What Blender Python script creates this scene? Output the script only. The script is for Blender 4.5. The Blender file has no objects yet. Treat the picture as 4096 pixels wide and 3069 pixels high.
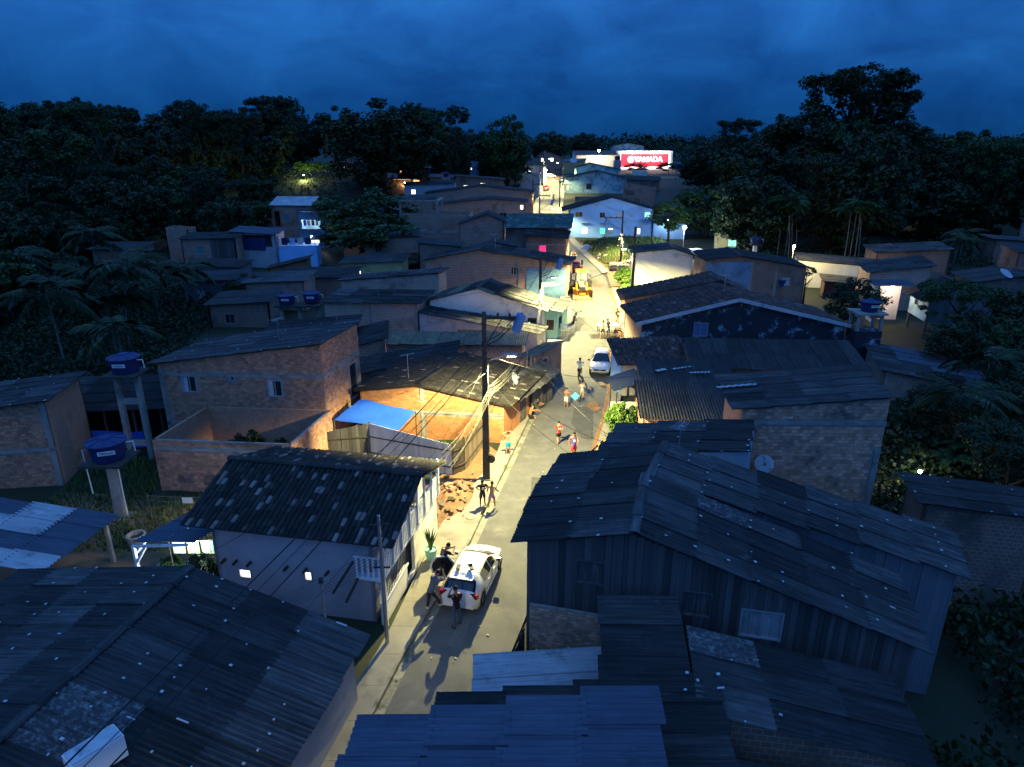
import bpy, bmesh, math, random
from mathutils import Vector, Matrix, noise as mnoise
V = Vector
rad = math.radians
rng = random.Random(11)
sc = bpy.context.scene
C = sc.collection

# ---------------------------------------------------------------- camera, sky, exposure
CAM = V((0, 0, 17.7))
cd = bpy.data.cameras.new('camera'); cam = bpy.data.objects.new('camera', cd); C.objects.link(cam)
cd.lens = 24; cd.sensor_width = 36; cd.sensor_fit = 'HORIZONTAL'; cd.clip_end = 6000
cam.location = CAM; cam.rotation_euler = (rad(90 - 19.7), 0, 0)
sc.camera = cam
sc.view_settings.view_transform = 'Standard'; sc.view_settings.look = 'None'
sc.view_settings.exposure = 1.5; sc.view_settings.gamma = 1
sc.render.engine = 'CYCLES'
sc.cycles.use_denoising = True
sc.cycles.max_bounces = 5; sc.cycles.diffuse_bounces = 3; sc.cycles.sample_clamp_indirect = 4
sc.cycles.transparent_max_bounces = 6

def make_world():
    w = bpy.data.worlds.new('World'); sc.world = w; w.use_nodes = True
    nt = w.node_tree; N = nt.nodes; L = nt.links; N.clear()
    out = N.new('ShaderNodeOutputWorld'); bg = N.new('ShaderNodeBackground')
    sky = N.new('ShaderNodeTexSky'); sky.sky_type = 'NISHITA'; sky.sun_disc = False
    sky.sun_elevation = rad(SUN_ELEV); sky.sun_rotation = rad(SUN_AZ)
    sky.altitude = 50; sky.air_density = 1.6; sky.dust_density = 0.6; sky.ozone_density = 6
    tc = N.new('ShaderNodeTexCoord')
    # cloud cover: stretched noise in the sky's own directions, brighter towards the zenith as under any overcast
    mp = N.new('ShaderNodeMapping'); mp.inputs['Scale'].default_value = (2.2, 2.2, 4.2); mp.inputs['Rotation'].default_value = (rad(2), rad(-5), 0)
    no = N.new('ShaderNodeTexNoise'); no.inputs['Scale'].default_value = 2.6; no.inputs['Detail'].default_value = 10; no.inputs['Roughness'].default_value = .6
    no.inputs['Distortion'].default_value = .5
    rp = N.new('ShaderNodeValToRGB'); e = rp.color_ramp.elements
    e[0].position = .33; e[0].color = (.55, .6, .66, 1); e[1].position = .72; e[1].color = (1.2, 1.17, 1.1, 1)
    L.new(tc.outputs['Generated'], mp.inputs['Vector']); L.new(mp.outputs['Vector'], no.inputs['Vector']); L.new(no.outputs['Fac'], rp.inputs['Fac'])
    sx = N.new('ShaderNodeSeparateXYZ'); L.new(tc.outputs['Generated'], sx.inputs[0])
    mr = N.new('ShaderNodeMapRange'); mr.inputs['From Min'].default_value = -.02; mr.inputs['From Max'].default_value = .5
    mr.inputs['To Min'].default_value = .31; mr.inputs['To Max'].default_value = 2.35
    L.new(sx.outputs['Z'], mr.inputs['Value'])
    m1 = N.new('ShaderNodeMix'); m1.data_type = 'RGBA'; m1.blend_type = 'MULTIPLY'; m1.inputs[0].default_value = 1
    cl = N.new('ShaderNodeMix'); cl.data_type = 'RGBA'; cl.inputs[0].default_value = .92
    ce = N.new('ShaderNodeMix'); ce.data_type = 'RGBA'; ce.inputs[6].default_value = CLOUD_COL; ce.inputs[7].default_value = CLOUD_TOP
    mz = N.new('ShaderNodeMapRange'); mz.inputs['From Min'].default_value = .05; mz.inputs['From Max'].default_value = .7; L.new(sx.outputs['Z'], mz.inputs['Value']); L.new(mz.outputs[0], ce.inputs[0])
    L.new(sky.outputs[0], cl.inputs[6]); L.new(ce.outputs[2], cl.inputs[7])
    L.new(cl.outputs[2], m1.inputs[6]); L.new(rp.outputs[0], m1.inputs[7])
    m2 = N.new('ShaderNodeVectorMath'); m2.operation = 'SCALE'
    L.new(m1.outputs[2], m2.inputs[0]); L.new(mr.outputs[0], m2.inputs['Scale'])
    L.new(m2.outputs[0], bg.inputs['Color']); bg.inputs['Strength'].default_value = SKY_STRENGTH
    L.new(bg.outputs[0], out.inputs[0])
SUN_ELEV, SUN_AZ, SKY_STRENGTH = 1.0, 200, .1
CLOUD_COL = (.03, .53, 2.05, 1); CLOUD_TOP = (.24, .72, 2.0, 1)
make_world()
sl = bpy.data.lights.new('dusk_sun', 'SUN'); sl.energy = .012; sl.angle = rad(60); sl.color = (.45, .65, 1)
so = bpy.data.objects.new('dusk_sun', sl); C.objects.link(so); so.rotation_euler = (rad(35), 0, rad(-20))

# ---------------------------------------------------------------- materials
MATS = {}
def mat(name, c1, c2=None, ns=1.5, c3=None, s3=.6, t3=.55, w3=.12, rough=.85, metal=0, rnd=.0, bump=0, bs=12, stretch=None, coord='P', emit=None, es=0, brick=None, spec=.3, coat=0, det=5, trans=0, alpha=1, streak=0):
    if name in MATS: return MATS[name]
    m = bpy.data.materials.new(name); m.use_nodes = True; MATS[name] = m
    nt = m.node_tree; N = nt.nodes; L = nt.links
    b = N['Principled BSDF']; b.inputs['Roughness'].default_value = rough; b.inputs['Metallic'].default_value = metal
    b.inputs['Specular IOR Level'].default_value = spec
    if coat: b.inputs['Coat Weight'].default_value = coat; b.inputs['Coat Roughness'].default_value = .08
    if trans: b.inputs['Transmission Weight'].default_value = trans
    if alpha < 1: b.inputs['Alpha'].default_value = alpha
    if emit:
        b.inputs['Emission Color'].default_value = (*emit, 1); b.inputs['Emission Strength'].default_value = es
    def rgba(c): return (*c, 1)
    oi = N.new('ShaderNodeObjectInfo')
    if coord == 'P': src = N.new('ShaderNodeNewGeometry').outputs['Position']
    elif coord == 'U': src = N.new('ShaderNodeTexCoord').outputs['UV']
    else:
        tco = N.new('ShaderNodeTexCoord').outputs['Object']; ad = N.new('ShaderNodeVectorMath'); ad.operation = 'MULTIPLY_ADD'
        cm = N.new('ShaderNodeCombineXYZ'); L.new(oi.outputs['Random'], cm.inputs[0]); L.new(oi.outputs['Random'], cm.inputs[1])
        L.new(cm.outputs[0], ad.inputs[0]); ad.inputs[1].default_value = (37, 91, 0); L.new(tco, ad.inputs[2]); src = ad.outputs[0]
    if stretch:
        mp = N.new('ShaderNodeMapping'); mp.inputs['Scale'].default_value = stretch; L.new(src, mp.inputs[0]); vec = mp.outputs[0]
    else: vec = src
    def nz(scale, d=det, r=.6):
        n = N.new('ShaderNodeTexNoise'); n.inputs['Scale'].default_value = scale; n.inputs['Detail'].default_value = d; n.inputs['Roughness'].default_value = r
        L.new(vec, n.inputs['Vector']); return n.outputs['Fac']
    def mix(f, a, bb, bt='MIX'):
        x = N.new('ShaderNodeMix'); x.data_type = 'RGBA'; x.blend_type = bt
        if isinstance(f, (int, float)): x.inputs[0].default_value = f
        else: L.new(f, x.inputs[0])
        for k, vv in ((6, a), (7, bb)):
            if isinstance(vv, tuple): x.inputs[k].default_value = vv
            else: L.new(vv, x.inputs[k])
        return x.outputs[2]
    def step(f, t, w):
        r = N.new('ShaderNodeMapRange'); r.interpolation_type = 'SMOOTHSTEP'; r.inputs['From Min'].default_value = t - w; r.inputs['From Max'].default_value = t + w
        L.new(f, r.inputs['Value']); return r.outputs[0]
    colr = rgba(c1); hgt = None
    if brick:
        bw, bh, mc = brick
        bt = N.new('ShaderNodeTexBrick'); bt.inputs['Scale'].default_value = 1; bt.inputs['Brick Width'].default_value = bw; bt.inputs['Row Height'].default_value = bh
        bt.inputs['Mortar Size'].default_value = .022; bt.inputs['Mortar Smooth'].default_value = .3; bt.inputs['Bias'].default_value = -.1
        bt.inputs['Color1'].default_value = rgba(c1); bt.inputs['Color2'].default_value = rgba(c2 or c1); bt.inputs['Mortar'].default_value = rgba(mc)
        uv = N.new('ShaderNodeTexCoord'); L.new(uv.outputs['UV'], bt.inputs['Vector']); colr = bt.outputs['Color']
        f = nz(ns); colr = mix(f, colr, mix(.55, colr, (c1[0]*.45, c1[1]*.45, c1[2]*.5, 1)))
        inv = N.new('ShaderNodeMath'); inv.operation = 'SUBTRACT'; inv.inputs[0].default_value = 1; L.new(bt.outputs['Fac'], inv.inputs[1]); hgt = inv.outputs[0]
    elif c2: colr = mix(step(nz(ns), .5, .18), rgba(c1), rgba(c2))
    if c3: colr = mix(step(nz(s3, 8, .68), t3, w3), colr, rgba(c3))
    if streak:      # weather streaks running down each sheet in its own coordinates
        tco = N.new('ShaderNodeTexCoord').outputs['Object']; mp2 = N.new('ShaderNodeMapping'); mp2.inputs['Scale'].default_value = (14, 1.1, 0); L.new(tco, mp2.inputs[0])
        cm2 = N.new('ShaderNodeCombineXYZ'); L.new(oi.outputs['Random'], cm2.inputs[0]); L.new(oi.outputs['Random'], cm2.inputs[1]); ad2 = N.new('ShaderNodeVectorMath'); ad2.operation = 'MULTIPLY_ADD'; ad2.inputs[1].default_value = (97, 53, 0); L.new(cm2.outputs[0], ad2.inputs[0]); L.new(mp2.outputs[0], ad2.inputs[2])
        n2 = N.new('ShaderNodeTexNoise'); n2.inputs['Scale'].default_value = 1.0; n2.inputs['Detail'].default_value = 6; n2.inputs['Roughness'].default_value = .7; L.new(ad2.outputs[0], n2.inputs['Vector'])
        r2 = N.new('ShaderNodeMapRange'); r2.inputs['From Min'].default_value = .3; r2.inputs['From Max'].default_value = .7; r2.inputs['To Min'].default_value = 1-streak; r2.inputs['To Max'].default_value = 1+streak; L.new(n2.outputs['Fac'], r2.inputs['Value'])
        s2 = N.new('ShaderNodeVectorMath'); s2.operation = 'SCALE'; L.new(r2.outputs[0], s2.inputs['Scale'])
        if isinstance(colr, tuple): s2.inputs[0].default_value = colr[:3]
        else: L.new(colr, s2.inputs[0])
        colr = s2.outputs[0]
    if rnd:
        g = N.new('ShaderNodeNewGeometry'); a = N.new('ShaderNodeMath'); a.operation = 'ADD'
        L.new(oi.outputs['Random'], a.inputs[0]); L.new(g.outputs['Random Per Island'], a.inputs[1])
        fr = N.new('ShaderNodeMath'); fr.operation = 'FRACT'; L.new(a.outputs[0], fr.inputs[0])
        r = N.new('ShaderNodeMapRange'); r.inputs['To Min'].default_value = 1 - rnd; r.inputs['To Max'].default_value = 1 + rnd; L.new(fr.outputs[0], r.inputs['Value'])
        sv = N.new('ShaderNodeVectorMath'); sv.operation = 'SCALE'; L.new(r.outputs[0], sv.inputs['Scale'])
        if isinstance(colr, tuple): sv.inputs[0].default_value = colr[:3]
        else: L.new(colr, sv.inputs[0])
        colr = sv.outputs[0]
    if isinstance(colr, tuple): b.inputs['Base Color'].default_value = colr
    else: L.new(colr, b.inputs['Base Color'])
    if bump or hgt:
        bp = N.new('ShaderNodeBump'); bp.inputs['Strength'].default_value = bump or .5; bp.inputs['Distance'].default_value = .03
        if hgt: L.new(hgt, bp.inputs['Height'])
        else: L.new(nz(bs, 6), bp.inputs['Height'])
        L.new(bp.outputs[0], b.inputs['Normal'])
    return m

# ---------------------------------------------------------------- mesh helpers
class MB:
    def __init__(s): s.v = []; s.f = []; s.uv = []
    def quad(s, a, b, c, d, uv=None):
        n = len(s.v); s.v += [tuple(a), tuple(b), tuple(c), tuple(d)]; s.f.append((n, n+1, n+2, n+3)); s.uv.append(uv); return s
    def hexa(s, p):          # 8 points: bottom ring then top ring, ccw from above
        n = len(s.v); s.v += [tuple(q) for q in p]
        for f in ((3, 2, 1, 0), (4, 5, 6, 7), (0, 1, 5, 4), (1, 2, 6, 5), (2, 3, 7, 6), (3, 0, 4, 7)):
            s.f.append(tuple(n+i for i in f)); s.uv.append(None)
        return s
    def box(s, c, d, rz=0, m=None):
        x, y, z = d[0]/2, d[1]/2, d[2]/2
        p = [V(q) for q in ((-x, -y, -z), (x, -y, -z), (x, y, -z), (-x, y, -z), (-x, -y, z), (x, -y, z), (x, y, z), (-x, y, z))]
        if m is None: m = Matrix.Rotation(rz, 3, 'Z')
        return s.hexa([V(c) + m @ q for q in p])
    def bar(s, a, b, w, h=None, up=V((0, 0, 1))):
        a, b = V(a), V(b); h = h or w; d = (b - a).normalized()
        if abs(d.dot(up)) > .98: up = V((0, 1, 0))
        x = d.cross(up).normalized() * w/2; y = x.cross(d).normalized() * h/2
        return s.hexa([a-x-y, a+x-y, b+x-y, b-x-y, a-x+y, a+x+y, b+x+y, b-x+y])
    def tube(s, pts, r, n=6, cap=True):
        pts = [V(p) for p in pts]; rs = r if isinstance(r, (list, tuple)) else [r]*len(pts); st = len(s.v)
        for i, p in enumerate(pts):
            d = (pts[min(i+1, len(pts)-1)] - pts[max(i-1, 0)]).normalized(); up = V((0, 0, 1)) if abs(d.z) < .95 else V((1, 0, 0))
            x = d.cross(up).normalized(); y = x.cross(d)
            for k in range(n):
                a = 2*math.pi*k/n; s.v.append(tuple(p + (x*math.cos(a) + y*math.sin(a))*rs[i]))
        for i in range(len(pts)-1):
            for k in range(n):
                s.f.append((st+i*n+k, st+i*n+(k+1) % n, st+(i+1)*n+(k+1) % n, st+(i+1)*n+k)); s.uv.append(None)
        if cap:
            s.f.append(tuple(st+k for k in range(n))[::-1]); s.uv.append(None)
            s.f.append(tuple(st+(len(pts)-1)*n+k for k in range(n))); s.uv.append(None)
        return s
    def lathe(s, prof, c=(0, 0, 0), n=16, m=None):
        st = len(s.v); c = V(c)
        for r, z in prof:
            for k in range(n):
                a = 2*math.pi*k/n; q = V((r*math.cos(a), r*math.sin(a), z)); q = m @ q if m else q; s.v.append(tuple(c+q))
        for i in range(len(prof)-1):
            for k in range(n):
                s.f.append((st+i*n+k, st+i*n+(k+1) % n, st+(i+1)*n+(k+1) % n, st+(i+1)*n+k)); s.uv.append(None)
        s.f.append(tuple(st+k for k in range(n))[::-1]); s.uv.append(None)
        s.f.append(tuple(st+(len(prof)-1)*n+k for k in range(n))); s.uv.append(None)
        return s
    def mesh(s, name, smooth=False):
        me = bpy.data.meshes.new(name); me.from_pydata(s.v, [], s.f)
        if any(s.uv):
            l = me.uv_layers.new(name='UV'); i = 0
            for f, u in zip(s.f, s.uv):
                for k in range(len(f)):
                    if u: l.data[i].uv = u[k]
                    i += 1
        if smooth:
            me.polygons.foreach_set('use_smooth', [True]*len(me.polygons))
        return me
    def build(s, name, m, parent=None, smooth=False):
        return obj(name, s.mesh(name, smooth), m, parent)
def obj(name, me, m=None, parent=None, mb=None):
    o = bpy.data.objects.new(name, me); C.objects.link(o)
    if m and not me.materials: me.materials.append(m)
    elif m and me.materials[0] is not m:
        o.material_slots[0].link = 'OBJECT'; o.material_slots[0].material = m
    if parent: o.parent = parent
    if mb is not None: o.matrix_basis = mb
    return o
def tag(o, label, cat, group=None, kind=None):
    if label: o['label'] = label
    if cat: o['category'] = cat
    if group: o['group'] = group
    if kind: o['kind'] = kind
    return o
def thing(name, label, cat, loc=(0, 0, 0), rz=0, group=None):
    o = bpy.data.objects.new(name, None); C.objects.link(o); o.location = loc; o.rotation_euler = (0, 0, rz); o.empty_display_size = .2
    return tag(o, label, cat, group)
def stuff(o): o['kind'] = 'stuff'; return o
def struct(o): o['kind'] = 'structure'; return o
def basis(o, x, y, z): return Matrix(((x[0], y[0], z[0], o[0]), (x[1], y[1], z[1], o[1]), (x[2], y[2], z[2], o[2]), (0, 0, 0, 1)))
def copy_tree(o, parent=None):
    c = o.copy(); C.objects.link(c)
    if parent: c.parent = parent
    for ch in list(o.children): copy_tree(ch, c)
    return c
def lerp(pts, y):
    for (y0, x0), (y1, x1) in zip(pts, pts[1:]):
        if y <= y1: return x0 + (x1-x0)*(y-y0)/(y1-y0)
    return pts[-1][1]

# ---------------------------------------------------------------- palette
M_ = dict(
 asphalt=mat('asphalt', (.105, .104, .098), (.135, .132, .12), 1.1, (.21, .2, .17), .55, .67, .1, rough=.88, bump=.35, bs=30),
 concrete=mat('sidewalk_concrete', (.23, .21, .165), (.30, .275, .22), .8, (.17, .15, .11), .7, .62, .12, rnd=.07, bump=.3, bs=18),
 kerb=mat('kerb_stone', (.30, .28, .23), (.19, .18, .13), 2.5, (.09, .10, .06), 1.2, .6, .1, rnd=.1, bump=.4, bs=12),
 earth=mat('bare_earth', (.20, .115, .06), (.13, .08, .045), .7, (.05, .065, .025), .35, .56, .08, bump=.6, bs=4),
 ground=mat('weedy_ground', (.032, .034, .02), (.02, .03, .012), .25, (.05, .04, .028), .12, .62, .1, bump=.6, bs=3),
 dirt=mat('orange_dirt', (.30, .15, .07), (.22, .12, .06), 1.5, (.16, .09, .05), 3, .58, .1, bump=.8, bs=7),
 sheet=mat('fibre_cement', (.058, .059, .061), (.04, .041, .042), .8, (.03, .031, .032), .9, .6, .1, rnd=.4, streak=.75, rough=.75, spec=.3, bump=.2, bs=40),
 sheet_dark=mat('fibre_cement_mossy', (.026, .0265, .027), (.017, .0175, .018), .9, (.055, .057, .059), 2.2, .66, .1, rnd=.45, streak=.85, rough=.75, spec=.3, bump=.25, bs=40),
 sheet_lichen=mat('fibre_cement_lichen', (.06, .062, .065), (.045, .047, .05), 1.2, (.17, .172, .172), 7, .56, .1, streak=.5, rnd=.12, rough=.92, bump=.3, bs=40, det=8),
 zinc=mat('zinc_roof', (.06, .078, .115), (.048, .062, .095), .6, (.035, .042, .058), .7, .62, .1, streak=.3, rnd=.08, rough=.5, metal=.25),
 zinc_light=mat('zinc_roof_new', (.40, .41, .43), (.32, .33, .35), .7, (.14, .15, .16), 1.1, .62, .12, streak=.3, rnd=.08, rough=.5, metal=.2),
 sheet_green=mat('green_roof_sheet', (.045, .10, .09), (.03, .06, .06), 1, (.11, .2, .19), .9, .58, .08, rough=.8),
 sheet_yellow=mat('mossy_yellow_sheet', (.20, .165, .105), (.13, .11, .075), 2, (.07, .08, .04), 1.5, .6, .1, rnd=.15),
 tile=mat('clay_tile_sooty', (.026, .023, .021), (.018, .017, .016), 2.5, (.06, .055, .04), 3, .62, .08, rnd=.45, rough=.95),
 tile_new=mat('clay_tile_pale', (.14, .11, .095), (.2, .175, .15), 3, rnd=.35, rough=.9),
 tile_red=mat('clay_tile_red', (.13, .065, .05), (.08, .045, .04), 2.5, (.04, .03, .03), 3, .55, .1, rnd=.4, rough=.9),
 brick=mat('clay_brick', (.46, .235, .15), (.37, .18, .115), 6, (.2, .13, .10), 1.0, .62, .1, rnd=.28, rough=.92, bump=.4, bs=25),
 brick_pale=mat('clay_brick_pale', (.62, .34, .23), (.50, .25, .165), 3, (.18, .13, .105), .9, .6, .1, rnd=.3, rough=.92, bump=.4, bs=25),
 brick_orange=mat('clay_brick_orange', (.46, .20, .075), (.38, .16, .065), 4, (.2, .12, .08), .9, .66, .08, rnd=.16, rough=.92, bump=.4, bs=25),
 mortar=mat('mortar', (.30, .28, .25), (.20, .185, .165), 2, (.1, .09, .08), .8, .6, .1, rough=.95, bump=.4, bs=20),
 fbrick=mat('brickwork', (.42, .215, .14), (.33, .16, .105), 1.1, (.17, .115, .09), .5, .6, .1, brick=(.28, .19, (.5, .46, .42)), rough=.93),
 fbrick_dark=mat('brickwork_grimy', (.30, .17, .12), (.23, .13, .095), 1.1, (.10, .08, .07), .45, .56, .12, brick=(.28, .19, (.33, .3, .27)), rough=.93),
 fbrick_pale=mat('brickwork_pale', (.47, .33, .25), (.39, .24, .175), 1.1, (.19, .15, .12), .5, .6, .1, brick=(.28, .19, (.55, .52, .47)), rough=.93),
 beam=mat('concrete_beam', (.30, .29, .27), (.22, .21, .195), 1.6, (.12, .11, .1), 1.2, .62, .1, rough=.93, bump=.3),
 white=mat('white_plaster', (.72, .70, .64), (.62, .60, .54), .7, (.30, .29, .25), .6, .64, .1, rough=.9, bump=.2, bs=14),
 blue_white=mat('pale_blue_plaster', (.30, .54, .88), (.25, .47, .8), .6, (.25, .26, .28), .45, .64, .1, rough=.9, bump=.15),
 grey_plaster=mat('grey_plaster', (.36, .37, .41), (.29, .30, .335), .6, (.16, .14, .12), .35, .62, .12, rough=.9, bump=.2),
 cyan=mat('cyan_plaster', (.33, .55, .62), (.24, .44, .52), .5, (.1, .17, .18), .5, .56, .14, rough=.9),
 blue_paint=mat('blue_plaster', (.14, .27, .40), (.10, .2, .31), .6, (.08, .12, .16), .6, .58, .12, rough=.9, bump=.2),
 turq=mat('turquoise_plaster', (.30, .62, .52), (.24, .5, .42), .6, (.12, .2, .1), .5, .66, .08, rough=.85),
 yellow=mat('ochre_plaster', (.50, .42, .20), (.42, .35, .16), .6, (.2, .16, .08), .5, .62, .1, rough=.9),
 mould=mat('mouldy_blue_plaster', (.022, .028, .036), (.030, .038, .05), .5, (.30, .38, .48), 1.0, .60, .06, rough=.92, bump=.3, det=8),
 wood=mat('weathered_board', (.095, .09, .09), (.052, .05, .049), 2.2, (.26, .26, .27), 1.3, .66, .1, rnd=.4, stretch=(9, 9, .55), coord='O', rough=.9, bump=.3),
 wood_warm=mat('brown_board', (.20, .155, .10), (.15, .115, .075), 2.2, (.08, .06, .045), 1.3, .64, .1, rnd=.28, stretch=(9, 9, .55), coord='O', rough=.9, bump=.3),
 wood_white=mat('whitewashed_board', (.50, .51, .54), (.42, .43, .46), 2.2, (.18, .17, .16), 1.2, .63, .1, rnd=.15, stretch=(9, 9, .55), coord='O', rough=.85),
 wood_blue=mat('blue_grey_board', (.16, .175, .2), (.11, .125, .15), 2.2, (.10, .1, .1), 1.2, .64, .1, rnd=.16, stretch=(9, 9, .55), coord='O', rough=.85),
 timber=mat('dark_timber', (.07, .055, .045), (.045, .038, .032), 4, rough=.9),
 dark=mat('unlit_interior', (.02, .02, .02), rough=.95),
 rail=mat('white_painted_rail', (.66, .70, .76), (.56, .6, .66), 3, (.3, .3, .3), 2, .66, .1, rough=.6),
 fascia=mat('white_fascia', (.46, .49, .52), (.37, .4, .43), 3, (.2, .22, .24), 2.2, .6, .08, rough=.8),
 polec=mat('sooty_concrete_pole', (.045, .043, .042), (.03, .03, .03), 2, (.07, .066, .06), 1.2, .6, .1, rough=.85, bump=.2),
 metal=mat('galvanised_steel', (.40, .41, .42), (.3, .31, .32), 4, rough=.45, metal=.7),
 black=mat('black_rubber', (.012, .012, .013), rough=.8),
 cable=mat('black_cable', (.012, .012, .013), rough=.7),
 cable_pale=mat('pale_cable', (.15, .14, .105), (.11, .105, .08), 4, rough=.7),
 pvc=mat('white_pvc', (.70, .72, .74), rough=.5),
 tank=mat('blue_polyethylene', (.012, .028, .115), (.01, .023, .095), 1.5, rough=.5),
 tarp=mat('blue_tarpaulin', (.03, .13, .62), (.025, .11, .52), 1.2, (.2, .38, .7), 3, .7, .05, rough=.45),
 frame=mat('aluminium_frame', (.45, .47, .50), rough=.45, metal=.5),
 glass=mat('window_glass', (.02, .022, .026), rough=.08, spec=.6),
 shut_blue=mat('blue_shutter', (.13, .17, .32), (.1, .14, .27), 4, rough=.6),
 shut_teal=mat('teal_shutter', (.10, .22, .24), (.08, .18, .2), 3, rough=.7),
 curtain=mat('pale_curtain', (.55, .55, .56), (.42, .42, .44), 6, stretch=(8, 8, .4), rough=.9),
 lit_white=mat('lit_window_white', (.8, .8, .75), emit=(1, .93, .75), es=1.1),
 lit_green=mat('lit_window_green', (.1, .6, .4), emit=(.08, .75, .42), es=.55),
 lit_mint=mat('lit_window_mint', (.4, .8, .65), emit=(.25, .85, .6), es=.7),
 lit_pink=mat('lit_window_pink', (.7, .05, .2), emit=(.85, .03, .16), es=.55),
 lit_warm=mat('lit_doorway_and_porch_glow', (.8, .4, .15), emit=(1, .42, .14), es=1.0),
 leaf=mat('leaf_dark', (.022, .043, .012), (.013, .028, .009), .7, rough=.6, rnd=.5, spec=.25),
 leaf2=mat('leaf_mid', (.032, .078, .018), (.020, .052, .012), .9, rough=.6, rnd=.45, spec=.25),
 leaf3=mat('leaf_olive', (.036, .045, .013), (.023, .030, .010), .8, rough=.6, rnd=.5, spec=.25),
 leaf_bright=mat('leaf_fresh', (.11, .20, .03), (.07, .14, .02), 1.2, rough=.6, rnd=.4),
 grass=mat('grass_blade', (.06, .10, .025), (.04, .075, .02), .8, rough=.7, rnd=.4),
 bark=mat('bark', (.045, .038, .03), (.03, .026, .02), 3, rough=.95),
 palm_bark=mat('pale_palm_stem', (.20, .19, .17), (.13, .12, .11), 3, rough=.9),
)
m = M_

# ---------------------------------------------------------------- shared unit pieces
def unit_sheet(waves, amp, name):
    b = MB(); n = waves*4
    for i in range(n+1):
        z = amp*math.cos(2*math.pi*i/4)
        b.v += [(i/n, 0, z), (i/n, 1, z)]
    for i in range(n): b.f.append((2*i, 2*i+2, 2*i+3, 2*i+1)); b.uv.append(None)
    return b.mesh(name, True)
SHEET = unit_sheet(6, .036, 'roof_sheet'); SHEET_FAR = unit_sheet(4, .035, 'roof_sheet')
def unit_box(name, bev=0):
    return MB().hexa([(0, 0, 0), (1, 0, 0), (1, 1, 0), (0, 1, 0), (0, 0, 1), (1, 0, 1), (1, 1, 1), (0, 1, 1)]).mesh(name)
BOX = {}
def ubox(name):
    if name not in BOX: BOX[name] = unit_box(name)
    return BOX[name]
def unit_tile():
    b = MB(); n = 4
    for j, (r, y) in enumerate(((.098, 0), (.082, .43))):
        for i in range(n+1):
            a = math.pi*i/n; b.v.append((r*math.cos(a), y, r*.75*math.sin(a)))
    for i in range(n): b.f.append((i, i+1, n+2+i, n+1+i)); b.uv.append(None)
    return b.mesh('tile', True)
TILE = unit_tile()

def wdist(root, p): return ((root.matrix_basis @ V(p)) - CAM).length

def roof_sheets(root, P0, P1, P2, P3, mats, cw=1.0, rl=1.85, far=False, rnd=None, dots=0, lift=.04, bumpy=1.0, parent=None):
    """corrugated sheets from the upper edge P0-P1 down to P3-P2; each sheet an object"""
    rnd = rnd or rng
    P0, P1, P2, P3 = map(V, (P0, P1, P2, P3)); wa = (P1-P0).length; wb = (P3-P0).length
    nc = max(1, round(wa/cw)); nr = max(1, round(wb/rl))
    bl = lambda s, t: (P0*(1-s)+P1*s)*(1-t)+(P3*(1-s)+P2*s)*t
    nn = (P1-P0).cross(P3-P0).normalized()
    if nn.z < 0: nn = -nn
    weights = [w for _, w in mats]; ms = [M_[k] for k, _ in mats]
    rowm = rnd.choices(ms, weights)[0]
    for j in range(nr):
        for i in range(nc):
            if rnd.random() < .45: rowm = rnd.choices(ms, weights)[0]
            o = bl(i/nc, j/nr); ea = bl((i+1)/nc, j/nr)-o; eb = bl(i/nc, (j+1)/nr)-o
            ea *= 1.03; eb *= 1.06 if j < nr-1 else 1.0 + rnd.uniform(-.02, .06)*bumpy
            o = o + nn*(lift+.012*(nr-j)+rnd.uniform(0, .010)*bumpy) + ea*rnd.uniform(-.01, .01)
            eb = eb + nn*(-.010+rnd.uniform(-.012, .012)*bumpy)
            n2 = ea.cross(eb).normalized()
            if n2.z < 0: n2 = -n2
            obj('roof_sheet', SHEET_FAR if far else SHEET, rowm, parent or root, basis(o, ea, eb, n2))
    if dots:
        b = MB()
        for j in range(nr*2):
            for i in range(nc*2+1):
                if rnd.random() > dots: continue
                s = min(.995, max(.005, (i/(nc*2)) + rnd.uniform(-.008, .008))); t = (j+.12)/(nr*2) + rnd.uniform(-.012, .012)
                c = bl(s, max(.01, t)) + nn*(lift+.012*nr+.055); x = (P1-P0).normalized(); y = (P3-P0).normalized()
                w, h = rnd.uniform(.018, .042), rnd.uniform(.02, .05)
                if rnd.random() < .04: h *= 4
                b.hexa([c-x*w-y*h, c+x*w-y*h, c+x*w+y*h, c-x*w+y*h, c-x*w-y*h+nn*.02, c+x*w-y*h+nn*.02, c+x*w+y*h+nn*.02, c-x*w+y*h+nn*.02])
        if b.v: stuff(b.build('sealant_patch', M_['fascia'], root))

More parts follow.
